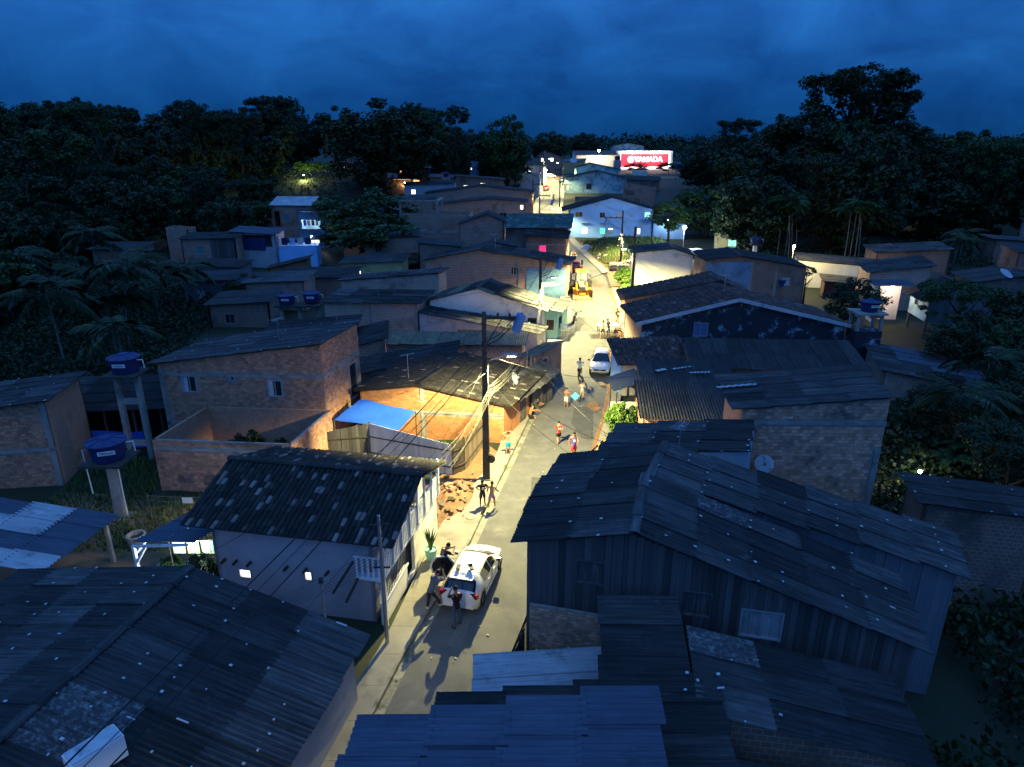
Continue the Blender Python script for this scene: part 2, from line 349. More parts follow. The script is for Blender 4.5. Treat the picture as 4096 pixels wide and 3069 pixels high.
def roof_tiles(root, P0, P1, P2, P3, mk, pale=.1, keep=300, cw=.215, rl=.36, seed=1):
    rnd = random.Random(seed)
    P0, P1, P2, P3 = map(V, (P0, P1, P2, P3)); wa = (P1-P0).length; wb = (P3-P0).length
    nc = round(wa/cw); nr = round(wb/rl); ex = (P1-P0).normalized(); ey = (P3-P0).normalized(); nn = ex.cross(ey)
    if nn.z < 0: nn = -nn; 
    lay = MB(); lay.quad(P0, P1, P2, P3); lay.quad(P3-nn*.03, P2-nn*.03, P1-nn*.03, P0-nn*.03)
    lay.build('roof_underlay', M_['timber'], root)
    its = []
    for j in range(nr):
        for i in range(nc):
            p = P0 + ex*((i+.5)*wa/nc + rnd.uniform(-.012, .012)) + ey*(j*wb/nr + rnd.uniform(-.02, .02)) + nn*(.045+.004*rnd.random())
            a = rnd.gauss(0, .035); x = ex*math.cos(a)+ey*math.sin(a); y = ey*math.cos(a)-ex*math.sin(a)
            y = (y + nn*.06).normalized(); z = x.cross(y); z = z if z.dot(nn) > 0 else -z
            # tapered end points up-slope
            its.append((wdist(root, p), rnd.random(), basis(p, x, y, z)))
    its.sort(key=lambda t: t[0]); rest = {0: MB(), 1: MB()}
    tv = [V(q.co) for q in TILE.vertices]; tf = [tuple(q.vertices) for q in TILE.polygons]
    for k, (d, r, mx) in enumerate(its):
        pl = 1 if r < pale else 0
        if k < keep: obj('tile', TILE, M_['tile_new'] if pl else M_[mk], root, mx)
        else:
            b = rest[pl]; n = len(b.v); b.v += [tuple(mx @ q) for q in tv]
            for f in tf: b.f.append(tuple(n+i for i in f)); b.uv.append(None)
    if rest[0].v: stuff(rest[0].build('tile_field', M_[mk], root, True))
    if rest[1].v: stuff(rest[1].build('pale_tiles', M_['tile_new'], root, True))

def wall_mesh(p, L, top, z0, ops, th):
    """wall in local frame: u 0..L along x, outer face y=0, inner y=th; top(u) height; ops=(u,z,w,h)"""
    b = MB(); us = {0., L}
    for u, z, w, h in ops: us |= {max(0, u), min(L, u+w)}
    for t, h in p: us.add(t)
    us = sorted(us)
    for a, c in zip(us, us[1:]):
        if c-a < 1e-4: continue
        mid = (a+c)/2; segs = [z0]
        hs = sorted((z, z+h) for u, z, w, h in ops if u-1e-4 <= a and c <= u+w+1e-4)
        lo = z0; parts = []
        for zl, zh in hs: parts.append((lo, zl, False)); lo = zh
        parts.append((lo, None, True))
        for zl, zh, last in parts:
            ha, hc = (top(a+1e-5), top(c-1e-5)) if last else (zh, zh)
            if min(ha, hc) <= zl+1e-3: continue
            P = [(a, 0, zl), (c, 0, zl), (c, th, zl), (a, th, zl), (a, 0, ha), (c, 0, hc), (c, th, hc), (a, th, ha)]
            n = len(b.v); b.v += P
            for f in ((3, 2, 1, 0), (4, 5, 6, 7), (0, 1, 5, 4), (1, 2, 6, 5), (2, 3, 7, 6), (3, 0, 4, 7)):
                b.f.append(tuple(n+i for i in f)); b.uv.append([(P[i][0]+P[i][1]*.7, P[i][2]) for i in f])
    return b

def lay_bricks(wall, root, L, top, z0, ops, mk, bw=.27, bh=.17, keep=300, seed=1, holes=.0, beams=()):
    rnd = random.Random(seed); its = []; g = .016; bx = ubox('brick')
    mw = root.matrix_basis @ wall.matrix_basis
    nrow = int((max(top(L*i/20) for i in range(21))-z0)/bh)+1
    for j in range(nrow):
        z = z0+j*bh; u = -(bw/2)*(j % 2)
        while u < L-.03:
            a, c = max(u, .0)+g/2, min(u+bw, L)-g/2; u += bw
            if c-a < .05: continue
            hi = min(z+bh-g, top(a)-.03, top(c)-.03)
            if hi-z < .05: continue
            if any(a < ou+ow and c > ou and z < oz+oh and hi > oz for ou, oz, ow, oh in list(ops)+list(beams)): continue
            if rnd.random() < holes: continue
            d = rnd.uniform(.008, .022)
            o = V((a, -d, z+g/2)); mx = basis(o, (c-a, rnd.uniform(-.006, .006), 0), (0, .05, 0), (0, 0, hi-z-g/2))
            its.append(((mw @ o - CAM).length, mx))
    its.sort(key=lambda t: t[0]); b = MB(); bv = [V(q.co) for q in bx.vertices]; bf = [tuple(q.vertices) for q in bx.polygons]
    for k, (d, mx) in enumerate(its):
        if k < keep: obj('brick', bx, M_[mk], wall, mx)
        else:
            n = len(b.v); b.v += [tuple(mx @ q) for q in bv]
            for f in bf: b.f.append(tuple(n+i for i in f)); b.uv.append(None)
    if b.v: stuff(b.build('brickwork', M_[mk], wall))

def lay_planks(wall, L, top, z0, ops, mk, pw=.2, seed=1, ragged=.05, batten=False):
    rnd = random.Random(seed); u = 0.; bx = ubox('plank')
    while u < L-.02:
        w = min(pw*rnd.uniform(.8, 1.25), L-u)
        for ou, oz, ow, oh in ops:
            for e in (ou, ou+ow):
                if u+.015 < e < u+w: w = e-u
        segs = []; lo = z0+rnd.uniform(-ragged, ragged)
        for ou, oz, ow, oh in sorted(ops, key=lambda q: q[1]):
            if u < ou+ow-.02 and u+w > ou+.02: segs.append((lo, oz)); lo = oz+oh
        segs.append((lo, min(top(u), top(u+w))-.02))
        for a, c in segs:
            if c-a > .05: obj('plank', bx, M_[mk], wall, basis((u+.004, -rnd.uniform(.012, .03), a), (w-.008, rnd.uniform(-.004, .004), 0), (0, .025, 0), (rnd.uniform(-.012, .012), rnd.uniform(-.008, .008), c-a)))
        u += w

def window(root, mx, w, h, style='dark', name='window', bars=1, proud=.03):
    """frame + pane in the wall frame mx (outer face y=0)"""
    b = MB(); t = .05
    for c, d in (((w/2, 0, t/2), (w, .1, t)), ((w/2, 0, h-t/2), (w, .1, t)), ((t/2, 0, h/2), (t, .1, h-2*t)), ((w-t/2, 0, h/2), (t, .1, h-2*t))):
        b.box((c[0], c[1]+.05-proud, c[2]), d)
    for k in range(bars): b.box(((k+1)*w/(bars+1), .04, h/2), (.04, .06, h-2*t))
    fr = obj(name, b.mesh(name), M_['frame'] if style not in ('wood',) else M_['wood'], root, mx)
    ps = {'dark': [('glass', 0, 1)], 'half': [('curtain', 0, .38), ('dark', .38, 1)], 'curtain': [('curtain', 0, 1)], 'wood': [('wood', 0, 1)]}.get(style) or [(style, 0, 1)]
    for mk, a, c in ps:
        MB().box((w*(a+c)/2, .07, h/2), ((c-a)*(w-2*t)-.004, .02, h-2*t)).build('pane', M_[mk], fr)
    return fr

def house(name, label, A, B, d, wall='fbrick', roof='sheet', z0=0, hA=None, hB=None, ap=None, axis='u', rake=0, ov=(.4, .3, .4, .4), cat='house', ops=(), bricks=None, planks=None,
          far=False, dots=0, rmats=None, th=.14, group=None, skew=0, openroof=False, seed=None, sides=None, tile=None, pale=.1, keep=300, trim=None, sk=0, nowall='', beams=(), cw=1.0, bw=.27, bh=.17, ridge=True, holes=0, pw=.2):
    """A,B: camera-facing wall line (front left, front right); profile along u (front wall) or v (depth)"""
    A, B = V(A), V(B)
    hA = A.z if hA is None else hA; hB = (B.z if len(B) > 2 else hA) if hB is None else hB
    ax, ay = A.x, A.y; L = math.hypot(B.x-ax, B.y-ay); rz = math.atan2(B.y-ay, B.x-ax)
    root = thing(name, label, cat, (ax, ay, 0), rz, group)
    rr = random.Random(sum(ord(c)*(i+1) for i, c in enumerate(label)))
    k = sk                                            # shear of the depth direction
    if axis == 'u':
        prof = [(0, hA)] + ([(ap[0]*L, ap[1])] if ap else []) + [(L, hB)]
    else:
        prof = [(0, hA)] + ([(ap[0]*d, ap[1])] if ap else []) + [(d, hB)]
    pf = lambda t: lerp([(a, b) for a, b in prof], min(max(t, prof[0][0]), prof[-1][0]))
    def H(u, v): return pf(u) + rake*v/d if axis == 'u' else pf(v) + rake*u/L
    eq = math.hypot(1, k)
    frames = {'f': (basis((0, 0, 0), (1, 0, 0), (0, 1, 0), (0, 0, 1)), L, lambda u: H(u, 0)),
              'r': (basis((L, 0, 0), (k/eq, 1/eq, 0), (-1/eq, k/eq, 0), (0, 0, 1)), d*eq, lambda u: H(L, u/eq)),
              'b': (basis((L+k*d, d, 0), (-1, 0, 0), (0, -1, 0), (0, 0, 1)), L, lambda u: H(L-u, d)),
              'l': (basis((k*d, d, 0), (-k/eq, -1/eq, 0), (1/eq, -k/eq, 0), (0, 0, 1)), d*eq, lambda u: H(0, d-u/eq))}
    sides = sides or {}
    for s, (fm, Lw, top) in frames.items():
        if s in nowall: continue
        o4 = [(o[1], o[2], o[3], o[4]) for o in ops if o[0] == s]
        wk = sides.get(s, wall); use_b = bricks and s in bricks; use_p = planks and s in planks
        brk = [(t, 0) for t, _ in prof] if ((axis == 'u') == (s in 'fb')) else []
        if s in 'bl' : brk = [(Lw-t*(eq if s == 'l' else 1), 0) for t, _ in brk]
        elif s == 'r': brk = [(t*eq, 0) for t, _ in brk]
        sh = 0 if s in 'fb' else th+.002
        mesh = wall_mesh(brk, Lw, top if not sh else top, z0, o4, th)
        wo = obj('wall', mesh.mesh('wall'), M_['mortar' if use_b else 'dark' if use_p else wk], root, fm)
        if use_b: lay_bricks(wo, root, Lw, top, z0, o4, wk, seed=rr.randint(0, 999), keep=keep, beams=[q[1:] for q in beams if q[0] == s], bw=bw, bh=bh, holes=holes)
        if use_p: lay_planks(wo, Lw, top, z0, o4, wk, seed=rr.randint(0, 999), pw=pw)
        for q in beams:
            if q[0] == s: MB().box((q[1]+q[3]/2, .0, q[2]+q[4]/2), (q[3], .09, q[4])).build('beam', M_['beam'], wo)
        for o in ops:
            if o[0] == s and len(o) > 5 and o[5]:
                window(root, fm @ Matrix.Translation((o[1], .0, o[2])), o[3], o[4], o[5], name='door' if o[4] > 1.8 else 'window', bars=o[6] if len(o) > 6 else 1)
    P = lambda u, v: V((u + k*v, v, H(u, v)))
    def PX(u, v):   # extrapolated roof point
        if axis == 'u':
            uu = min(max(u, 0), L)
            if u < 0: sl = (prof[1][1]-prof[0][1])/(prof[1][0]-prof[0][0]); z = prof[0][1]+sl*u
            elif u > L: sl = (prof[-1][1]-prof[-2][1])/(prof[-1][0]-prof[-2][0]); z = prof[-1][1]+sl*(u-L)
            else: z = pf(u)
            return V((u+k*v, v, z+rake*v/d+.02))
        if v < 0: sl = (prof[1][1]-prof[0][1])/(prof[1][0]-prof[0][0]); z = prof[0][1]+sl*v
        elif v > d: sl = (prof[-1][1]-prof[-2][1])/(prof[-1][0]-prof[-2][0]); z = prof[-1][1]+sl*(v-d)
        else: z = pf(v)
        return V((u+k*v, v, z+rake*u/L+.02))
    if not openroof:
        of, ob, ol, orr = ov; rm = rmats or [(roof, 1)]
        for (t0, h0), (t1, h1) in zip(prof, prof[1:]):
            if axis == 'u':
                a = -ol if t0 == 0 else t0; c = L+orr if t1 == L else t1
                up, dn = (a, c) if h0 > h1 else (c, a)
                Q = [PX(up, -of), PX(up, d+ob), PX(dn, d+ob), PX(dn, -of)]
                if abs(h0-h1) < 1e-6 and rake: Q = [PX(a, d+ob), PX(c, d+ob), PX(c, -of), PX(a, -of)] if rake > 0 else [PX(a, -of), PX(c, -of), PX(c, d+ob), PX(a, d+ob)]
            else:
                a = -of if t0 == 0 else t0; c = d+ob if t1 == d else t1
                up, dn = (a, c) if h0 > h1 else (c, a)
                Q = [PX(-ol, up), PX(L+orr, up), PX(L+orr, dn), PX(-ol, dn)]
            if tile: roof_tiles(root, *Q, tile, pale, keep//max(1, len(prof)-1), seed=rr.randint(0, 999), cw=.215 if not far else .3, rl=.36 if not far else .5)
            else: roof_sheets(root, *Q, rm, far=far, rnd=rr, dots=dots, cw=cw)
        if ap and ridge and not far:
            t = prof[1][0]; b = MB(); n = max(2, int((d if axis == 'u' else L)/.9)); cap = TILE
            for i in range(n):
                q0 = PX(t, -of+i*(d+of+ob)/n) if axis == 'u' else PX(-ol+i*(L+ol+orr)/n, t); q1 = PX(t, -of+(i+1)*(d+of+ob)/n) if axis == 'u' else PX(-ol+(i+1)*(L+ol+orr)/n, t)
                y = (q1-q0)*1.05/.43; yn = y.normalized(); z = V((0, 0, 1)); x = yn.cross(z)
                obj('ridge_cap', TILE, M_[tile or roof], root, basis(q0+V((0, 0, .10+rr.uniform(0, .02))), x*1.9, y, z*1.1))
    if trim:
        # white verge board along the front profile
        b = MB()
        for (t0, h0), (t1, h1) in zip(prof, prof[1:]):
            if axis == 'u': b.bar(PX(t0 if t0 else -ov[2], -ov[0]-.03)-V((0, 0, .06)), PX(t1 if t1 < L else L+ov[3], -ov[0]-.03)-V((0, 0, .06)), .05, trim)
        b.build('fascia', M_['fascia'], root)
    return root

# ---------------------------------------------------------------- ground and street
RL = [(0, -8.2), (8, -6.3), (16.3, -4.42), (20, -3.6), (23.4, -2.7), (27.5, -1.6), (31, -.9), (35.2, 0), (42.4, 1.5), (50.9, 3.2), (62, 5.3), (76, 7.1), (92, 8.1), (100, 8.0), (110, 6.9), (125, 5.6), (145, 5.1), (165, 5.7), (180, 6.9), (213, 9.4), (262, 13.4), (700, 30)]
RR = [(0, -4.6), (8, -3.3), (16.3, -1.15), (20, -.1), (23.4, .9), (27.5, 2.1), (31, 3.0), (35.2, 4.2), (42.4, 6.0), (50.9, 7.7), (62, 9.9), (76, 11.6), (92, 12.7), (100, 12.3), (110, 11.5), (125, 10.3), (145, 9.9), (165, 10.5), (180, 11.9), (213, 14.6), (262, 18.6), (700, 35)]
LI = [(0, -10), (15.3, -6.3), (20.7, -4.75), (28.7, -3.5), (33, -2.0), (37, -.8), (43.6, -.35), (52, 1.7), (62, 3.5), (75, 5.3), (90, 6.7), (100, 6.6), (110, 5.4), (125, 4.1), (145, 3.7), (165, 4.3), (180, 5.5), (213, 8.0), (262, 12)]
xl = lambda y: lerp(RL, y)
xr = lambda y: lerp(RR, y)
xi = lambda y: lerp(LI, y)
def sm(a, b, x):
    t = min(1, max(0, (x-a)/(b-a))); return t*t*(3-2*t)
def rise(y): return .03*min(max(0, y-110), 160)
def T(x, y):
    z = rise(y)
    lat = x-xr(max(0, y))
    if lat > 0: z -= (.2*sm(.5, 1.8, lat)*(1-sm(24, 29, y)) + min(2.5, .12*max(0, lat-4)))*(1-sm(30, 46, y))
    latl = xl(max(0, y))-x
    if latl > 0: z += 8*sm(18, 45, latl)*sm(118, 190, y)
    return z

def setting():
    xs = [-700, -450, -300, -220] + [-170+10*i for i in range(10)] + [-70+2.5*i for i in range(20)] + [-20+1.0*i for i in range(41)] + [22+2.5*i for i in range(20)] + [75+10*i for i in range(10)] + [200, 300, 450, 700]
    ys = [-60, -20] + [1.5*i for i in range(40)] + [62+3*i for i in range(24)] + [136+8*i for i in range(20)] + [320, 420, 600, 900, 1500]
    b = MB()
    for y in ys:
        for x in xs:
            d = -.07 if xi(max(0, y))-.1 < x < xr(max(0, y))+1.2 else .0
            b.v.append((x, y, T(x, y)-.03+d+(.12*mnoise.noise(V((x*.2, y*.2, 0))) if not (xi(max(0, y))-2.5 < x < xr(max(0, y))+3) else 0)))
    n = len(xs)
    for j in range(len(ys)-1):
        for i in range(n-1): b.f.append((j*n+i, j*n+i+1, (j+1)*n+i+1, (j+1)*n+i)); b.uv.append(None)
    g = b.build('ground', m['ground'], None, True); struct(g)
    # carriageway
    b = MB(); yy = [2+1.5*i for i in range(76)] + [118+6*i for i in range(25)]
    for a, c in zip(yy, yy[1:]):
        k = 4
        for q in range(k):
            f0, f1 = q/k, (q+1)/k
            P = lambda f, y: (xl(y)*(1-f)+xr(y)*f, y, rise(y)+.05*(1-(2*f-1)**2))
            b.quad(P(f0, a), P(f1, a), P(f1, c), P(f0, c))
    struct(b.build('road', m['asphalt'], None, True))
    # gutter, kerb stones and slabs of the left pavement
    root = thing('left_pavement', 'pale concrete pavement with kerb along the left side of the street', 'pavement'); del root['category']; root['kind'] = 'structure'
    rr = random.Random(3); y = 5.0; gb = MB()
    while y < 116:
        L = 1.5 if y < 70 else 3.0; c = y+L-.012
        k0, k1 = xl(y)-.32, xl(c)-.32; z = .13+rr.uniform(-.006, .006)
        gb.quad((k0-.01, y, -.045), (xl(y)+.05, y, -.02), (xl(y+L)+.05, y+L, -.02), (xl(y+L)-.33, y+L, -.045))
        MB().hexa([(xi(y), y, -.1), (k0-.13, y, -.1), (k1-.13, c, -.1), (xi(c), c, -.1), (xi(y), y, z), (k0-.13, y, z-.01), (k1-.13, c, z-.01), (xi(c), c, z)]).build('slab', m['concrete'], root)
        yy2 = y
        while yy2 < y+L-.01:
            s = min(.75, y+L-yy2) if y < 70 else L; e = yy2+s-.012; q0, q1 = xl(yy2)-.32, xl(e)-.32; dz = rr.uniform(-.012, .008)
            if not 29.2 < yy2 < 30: MB().hexa([(q0-.125, yy2, -.1), (q0, yy2, -.1), (q1, e, -.1), (q1-.125, e, -.1), (q0-.125, yy2, .135+dz), (q0-.012, yy2, .13+dz), (q1-.012, e, .13+dz), (q1-.125, e, .135+dz)]).build('kerb_stone', m['kerb'], root)
            yy2 += s
        y += L
    struct(gb.build('gutter', m['kerb'], root)) ; 
    root = thing('right_pavement', 'narrow concrete pavement with orange dirt along the right side of the street', 'pavement'); del root['category']; root['kind'] = 'structure'
    y = 31.0; gb = MB()
    while y < 84:
        L = 1.5; c = y+L-.012; a0, a1 = xr(y)+.28, xr(c)+.28; w = .85; z = .12+rr.uniform(-.01, .01)
        gb.quad((xr(y)-.03, y, -.0), (a0+.02, y, .012), (xr(y+L)+.30, y+L, .012), (xr(y+L)-.03, y+L, 0))
        MB().hexa([(a0, y, -.1), (a0+w, y, -.1), (a1+w, c, -.1), (a1, c, -.1), (a0, y, z-.01), (a0+w, y, z), (a1+w, c, z), (a1, c, z-.01)]).build('slab', m['concrete'], root)
        y += L
    gb.build('dirt_strip', m['dirt'], root)
    # far kerbed strips
    root = thing('far_pavement', 'pavements beyond the junction on both sides of the far street', 'pavement'); del root['category']; root['kind'] = 'structure'
    for s in range(2):
        y = 118. if s == 0 else 95.
        while y < 258:
            c = y+3.98; f = xl if s == 0 else xr; e0, e1 = f(y), f(c); o = -1 if s == 0 else 1; w = 1.2
            q = [(e0, y), (e0+o*w, y), (e1+o*w, c), (e1, c)]; q = q if s else [q[1], q[0], q[3], q[2]]
            MB().hexa([(a, bb, rise(bb)-.1) for a, bb in q] + [(a, bb, rise(bb)+.13) for a, bb in q]).build('slab', m['concrete'], root); y += 4
    # side street joining from the right
    b = MB(); b.quad((12.6, 86, .03), (40, 90.5, .03), (40, 94.5, .03), (13.3, 96, .03)); struct(b.build('side_road', m['dirt'], None))
    # cross street at the far end
    b = MB(); b.quad((-40, 255, rise(255)+.06), (70, 255, rise(255)+.06), (70, 264, rise(264)+.06), (-40, 264, rise(264)+.06)); struct(b.build('cross_street', m['dirt'], None))
    # bare earth between pavement and houses on the left
    b = MB(); P = [(-6.2, 27.2), (-3.55, 28.3), (-1.9, 33), (-.75, 37), (-1.6, 38.4), (-4.6, 33)]
    b.v = [(x, y, .03+.02*math.sin(3*x+y)) for x, y in P]; b.f = [tuple(range(6))]; b.uv = [None]
    struct(b.build('bare_earth', m['dirt'], None))
    b = MB(); P = [(-24, 22), (-13, 22), (-12.8, 28.5), (-16, 31.5), (-24, 32)]
    b.v = [(x, y, .13) for x, y in P]; b.f = [tuple(range(5))]; b.uv = [None]; struct(b.build('yard', m['earth'], None))
setting()

# patched asphalt, manhole and drain cover
def disc(name, label, c, r, mk, cat, z=.06, n=20, ring=None):
    root = thing(name, label, cat, c)
    MB().lathe([(r, -.02), (r, z), (r*.86, z+.004), (.001, z+.004)], n=n).build('cover', m[mk], root)
    if ring: MB().lathe([(r*1.25, -.02), (r*1.25, z-.015), (r*1.02, z-.012)], n=n).build('collar', m[ring], root)
    return root
disc('manhole', 'round dark manhole with pale collar in the road before the excavator', (8.55, 73.59, 0), .5, 'asphalt', 'manhole', .062, ring='concrete')
disc('manhole', 'round drain cover set into the left pavement near the rubble', (-2.05, 29.53, 0.14), .26, 'kerb', 'manhole', .006)

# road repairs, tyre-worn strips and spilled earth: thin sheets on the asphalt
def patch(name, label, pts, mk, dz=.004):
    b = MB(); b.v = [(x, y, rise(y)+.055+dz) for x, y in pts]; b.f = [tuple(range(len(pts)))]; b.uv = [None]; o = b.build(name, m[mk], None); struct(o); return o
M_['asphalt_new'] = mat('asphalt_patch', (.065, .065, .063), (.085, .084, .08), 2, rough=.9, bump=.3, bs=30)
M_['asphalt_worn'] = mat('asphalt_worn', (.16, .155, .14), (.13, .126, .115), 3, rough=.9, bump=.3, bs=30)
patch('road_patch', '', [(4.35, 39.2), (5.0, 39.0), (5.6, 44.2), (4.4, 44.6), (3.9, 41.5)], 'asphalt_new')
patch('road_patch', '', [(6.2, 64.5), (8.6, 64.2), (9.0, 69.5), (6.8, 70)], 'asphalt_new')
patch('road_patch', '', [(-2.4, 20.5), (-1.9, 20.4), (-1.4, 23), (-1.9, 23.2)], 'asphalt_worn', .005)
patch('road_patch', '', [(.9, 31.2), (2.1, 30.8), (2.4, 33.6), (1.1, 33.9)], 'asphalt_new')
patch('road_patch', '', [(8.6, 78.5), (11.4, 78.0), (12.4, 92.5), (11.2, 96.5), (9.2, 95), (8.9, 86)], 'asphalt_worn')
def splat(c, r, seed, sx=1, sy=1):
    q = random.Random(seed); return [(c[0]+math.cos(a*.3142)*r*sx*q.uniform(.6, 1.15), c[1]+math.sin(a*.3142)*r*sy*q.uniform(.6, 1.15)) for a in range(20)]
patch('spilled_earth', '', splat((5.75, 44.6), .62, 3, .8, 1.6), 'dirt', .012)
patch('spilled_earth', '', splat((6.9, 49.2), .35, 4, .7, 2), 'dirt', .012)
patch('spilled_earth', '', splat((10.6, 88), 1.6, 6, .9, 2), 'earth', .012)
def litter():
    q = random.Random(12); b = MB()
    for k in range(170):
        y = q.uniform(9, 84); f = q.choice((q.uniform(.02, .98), q.uniform(-.07, .06), q.uniform(.93, 1.1))); x = xl(y)*(1-f)+xr(y)*f; s = q.uniform(.015, .05); a = q.uniform(0, 3)
        b.box((x, y, rise(y)+.065+(.09 if f < -.03 or f > 1.06 else 0)), (s*2, s*1.2, s*.5), a)
    return tag(b.build('litter', mat('paper_litter', (.5, .48, .42), (.3, .26, .2), 20), None), 'scraps of litter and leaves scattered over the road', 'litter', None, 'stuff')
litter()

# ---------------------------------------------------------------- houses, left side (near to far)
MIXR = [('sheet', 3), ('sheet_dark', 3)]
h = house('corrugated_roof_house', 'large corrugated roof dotted with white sealant in the lower left corner', (-19.77, 10.27), (-7.36, 7.58), 10.5, 'grey_plaster', 'sheet_dark', hA=3.1, hB=2.7, ap=(.55, 4.2),
    rmats=[('sheet_dark', 5), ('sheet', 3), ('sheet_lichen', .6)], dots=.42, ov=(.3, .25, .3, .45), z0=-.5)
# tiled two-storey house with balcony
h = house('tiled_house', 'pale blue house with a big dark clay tile roof and white street balcony', (-11.7, 23.1), (-5.25, 21.9), 6.2, 'grey_plaster', 'tile', hA=3.9, hB=3.85, ap=(.5, 4.8), axis='v', tile='tile', pale=.10,
    ov=(.5, .5, .95, 1.05), sk=.0, ops=[('f', 0.91,1.32,0.54,0.43, 'lit_white', 0), ('f', 3.71,1.55,0.34,0.44, 'lit_white', 0), ('r', 1.2, 2.4, .9, 1.4, 'wood', 0), ('r', 4.2, 2.4, .9, 1.4, 'dark', 1)])
for i, x in enumerate((475, 505, 545, 660, 715, 795)):
    u = [.35, .85, 1.45, 3.0, 3.8, 4.7][i]; MB().bar((u, -.25, 2.05), (u+.05, .02, 2.1), .07, .1).build('joist_end', m['timber'], h)
bal = MB().box((6.62, 3.1, 2.2), (1.05, 6.9, .12), m=Matrix(((1, .02, 0), (0, 1, 0), (0, 0, 1)))).build('balcony_floor', m['rail'], h)
for k in range(43):
    v = -.25+k*.16; MB().box((7.08+.02*v, v, 2.72), (.03, .075, .86)).build('railing_slat', m['rail'], bal)
MB().bar((7.08-.04, -.3, 3.17), (7.08+.1, 6.6, 3.17), .07, .05).build('handrail', m['rail'], bal)
for k in range(8):
    v = -.2+k*.95; MB().box((7.1+.02*v, v, 3.1), (.09, .09, 1.75)).build('balcony_post', m['rail'], h)
for k in range(5): MB().box((6.05+k*.22, -.3, 2.66), (.08, .03, .8)).build('railing_slat', m['rail'], bal)
MB().bar((5.95, -.3, 3.1), (7.1, -.3, 3.1), .06, .05).build('handrail', m['rail'], bal)
MB().bar((5.0, -.32, 1.35), (5.95, -.34, 2.9), .06, .1).build('stair_stringer', m['timber'], h)
MB().bar((5.5, -.32, 1.0), (6.1, -.34, 2.2), .06, .1).build('stair_stringer', m['timber'], h)
lw = obj('street_wall', wall_mesh([], 6.7, lambda u: 2.1 if u > 2.6 else 1.0, 0, [(2.6, .2, .9, 1.8)], .14).mesh('street_wall'), m['white'], h, basis((6.95, -.15, 0), (.02, 1, 0), (-1, .02, 0), (0, 0, 1)))
MB().box((6.98, -.12, 1.05), (.16, .16, 2.2)).build('corner_post', m['rail'], h)
for k in range(14): MB().box((7.0, -.1+k*.17, 1.6), (.02, .02, 1.1)).build('grille_bar', m['timber'], h)
MB().box((7.03, 1.2, 1.05), (.05, 2.6, .08)).build('sill', m['rail'], h)
# lean-to and yard on the left of it
h = house('blue_canopy', 'blue sheet canopy on white posts beside the tiled house', (-15.4, 23.6), (-12.2, 22.3), 4.6, roof='zinc', hA=2.35, hB=3.2, nowall='frbl', ov=(0, 0, 0, .2), cat='canopy', sk=.15, ridge=False)
for u, v in ((.15, .1), (.1, 4.4)): MB().box((u, v, 1.15), (.12, .12, 2.35)).build('post', m['rail'], h)
MB().bar((.15, .1, 1.5), (.9, .1, 2.5), .09).build('brace', m['rail'], h); MB().bar((.15, .1, 2.28), (3.2, .1, 3.1), .09).build('beam', m['rail'], h); MB().bar((.15, .1, 1.9), (.15, 1.0, 2.35), .09).build('brace', m['rail'], h)
h = house('blue_shed', 'open shed with blue metal roof at the left edge above a brick wall', (-27, 22.2), (-17.7, 21.6), 4.2, roof='zinc', hA=3.5, hB=2.45, nowall='frbl', ov=(0, 0, 0, .2), cat='shed', sk=.08, rmats=[('zinc', 3), ('zinc_light', 1)], ridge=False)
for u, v in ((9.2, .1), (9.2, 4.1), (6.5, .1), (6.5, 4.0), (4.0, .1)): MB().box((u, v, 1.25), (.14, .14, 2.5 if u > 9 else 2.8)).build('post', m['beam'], h)
obj('low_wall', wall_mesh([], 3.2, lambda u: 1.2-.25*u, -.2, [], .12).mesh('low_wall'), m['fbrick'], h, basis((6.2, 1.0, 0), (.98, -.2, 0), (.2, .98, 0), (0, 0, 1)))
house('brick_annex', 'brick house with sloping roof at the far left edge', (-34, 31.6), (-24.4, 33.2), 4.2, 'brick', 'sheet', hA=4.0, hB=4.8, bricks='f', dots=.3, beams=[('f', 0, 2.0, 9.75, .16), ('f', 9.45, -.2, .25, 5)], z0=-.3)
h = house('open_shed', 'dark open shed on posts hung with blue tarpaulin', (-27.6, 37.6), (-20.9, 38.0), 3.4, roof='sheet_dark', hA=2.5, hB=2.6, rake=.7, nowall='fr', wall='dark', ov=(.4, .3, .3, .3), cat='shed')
for u in (.2, 1.6, 3.2, 4.9, 6.5): MB().box((u, .05, 1.2), (.12, .12, 2.5)).build('post', m['wood'], h)
b = MB()
for k in range(24):
    a, c = k*.2+.5, k*.2+.7; f = lambda u: -.05-.1*math.sin(u*2.3)*math.sin(u*1.1+1)
    b.quad((a, f(a), .0), (c, f(c), .0), (c, f(c)*.4-.03, 1.15+.1*math.sin(c)), (a, f(a)*.4-.03, 1.15+.1*math.sin(a)))
tag(b.build('tarpaulin', m['tarp'], None, True), 'blue tarpaulin hung along the open shed behind the water tower', 'tarpaulin').matrix_basis = h.matrix_basis.copy()
h = house('roofless_brick_house', 'roofless brick shell with plants growing inside its walls', (-18.7, 32.4), (-11.3, 31.8), 4.8, 'brick', openroof=True, hA=3.0, hB=3.0, bricks='fr', beams=[('f', 0, 2.45, 7.42, .13)], sk=.1, z0=-.2, keep=290, cat='ruin')
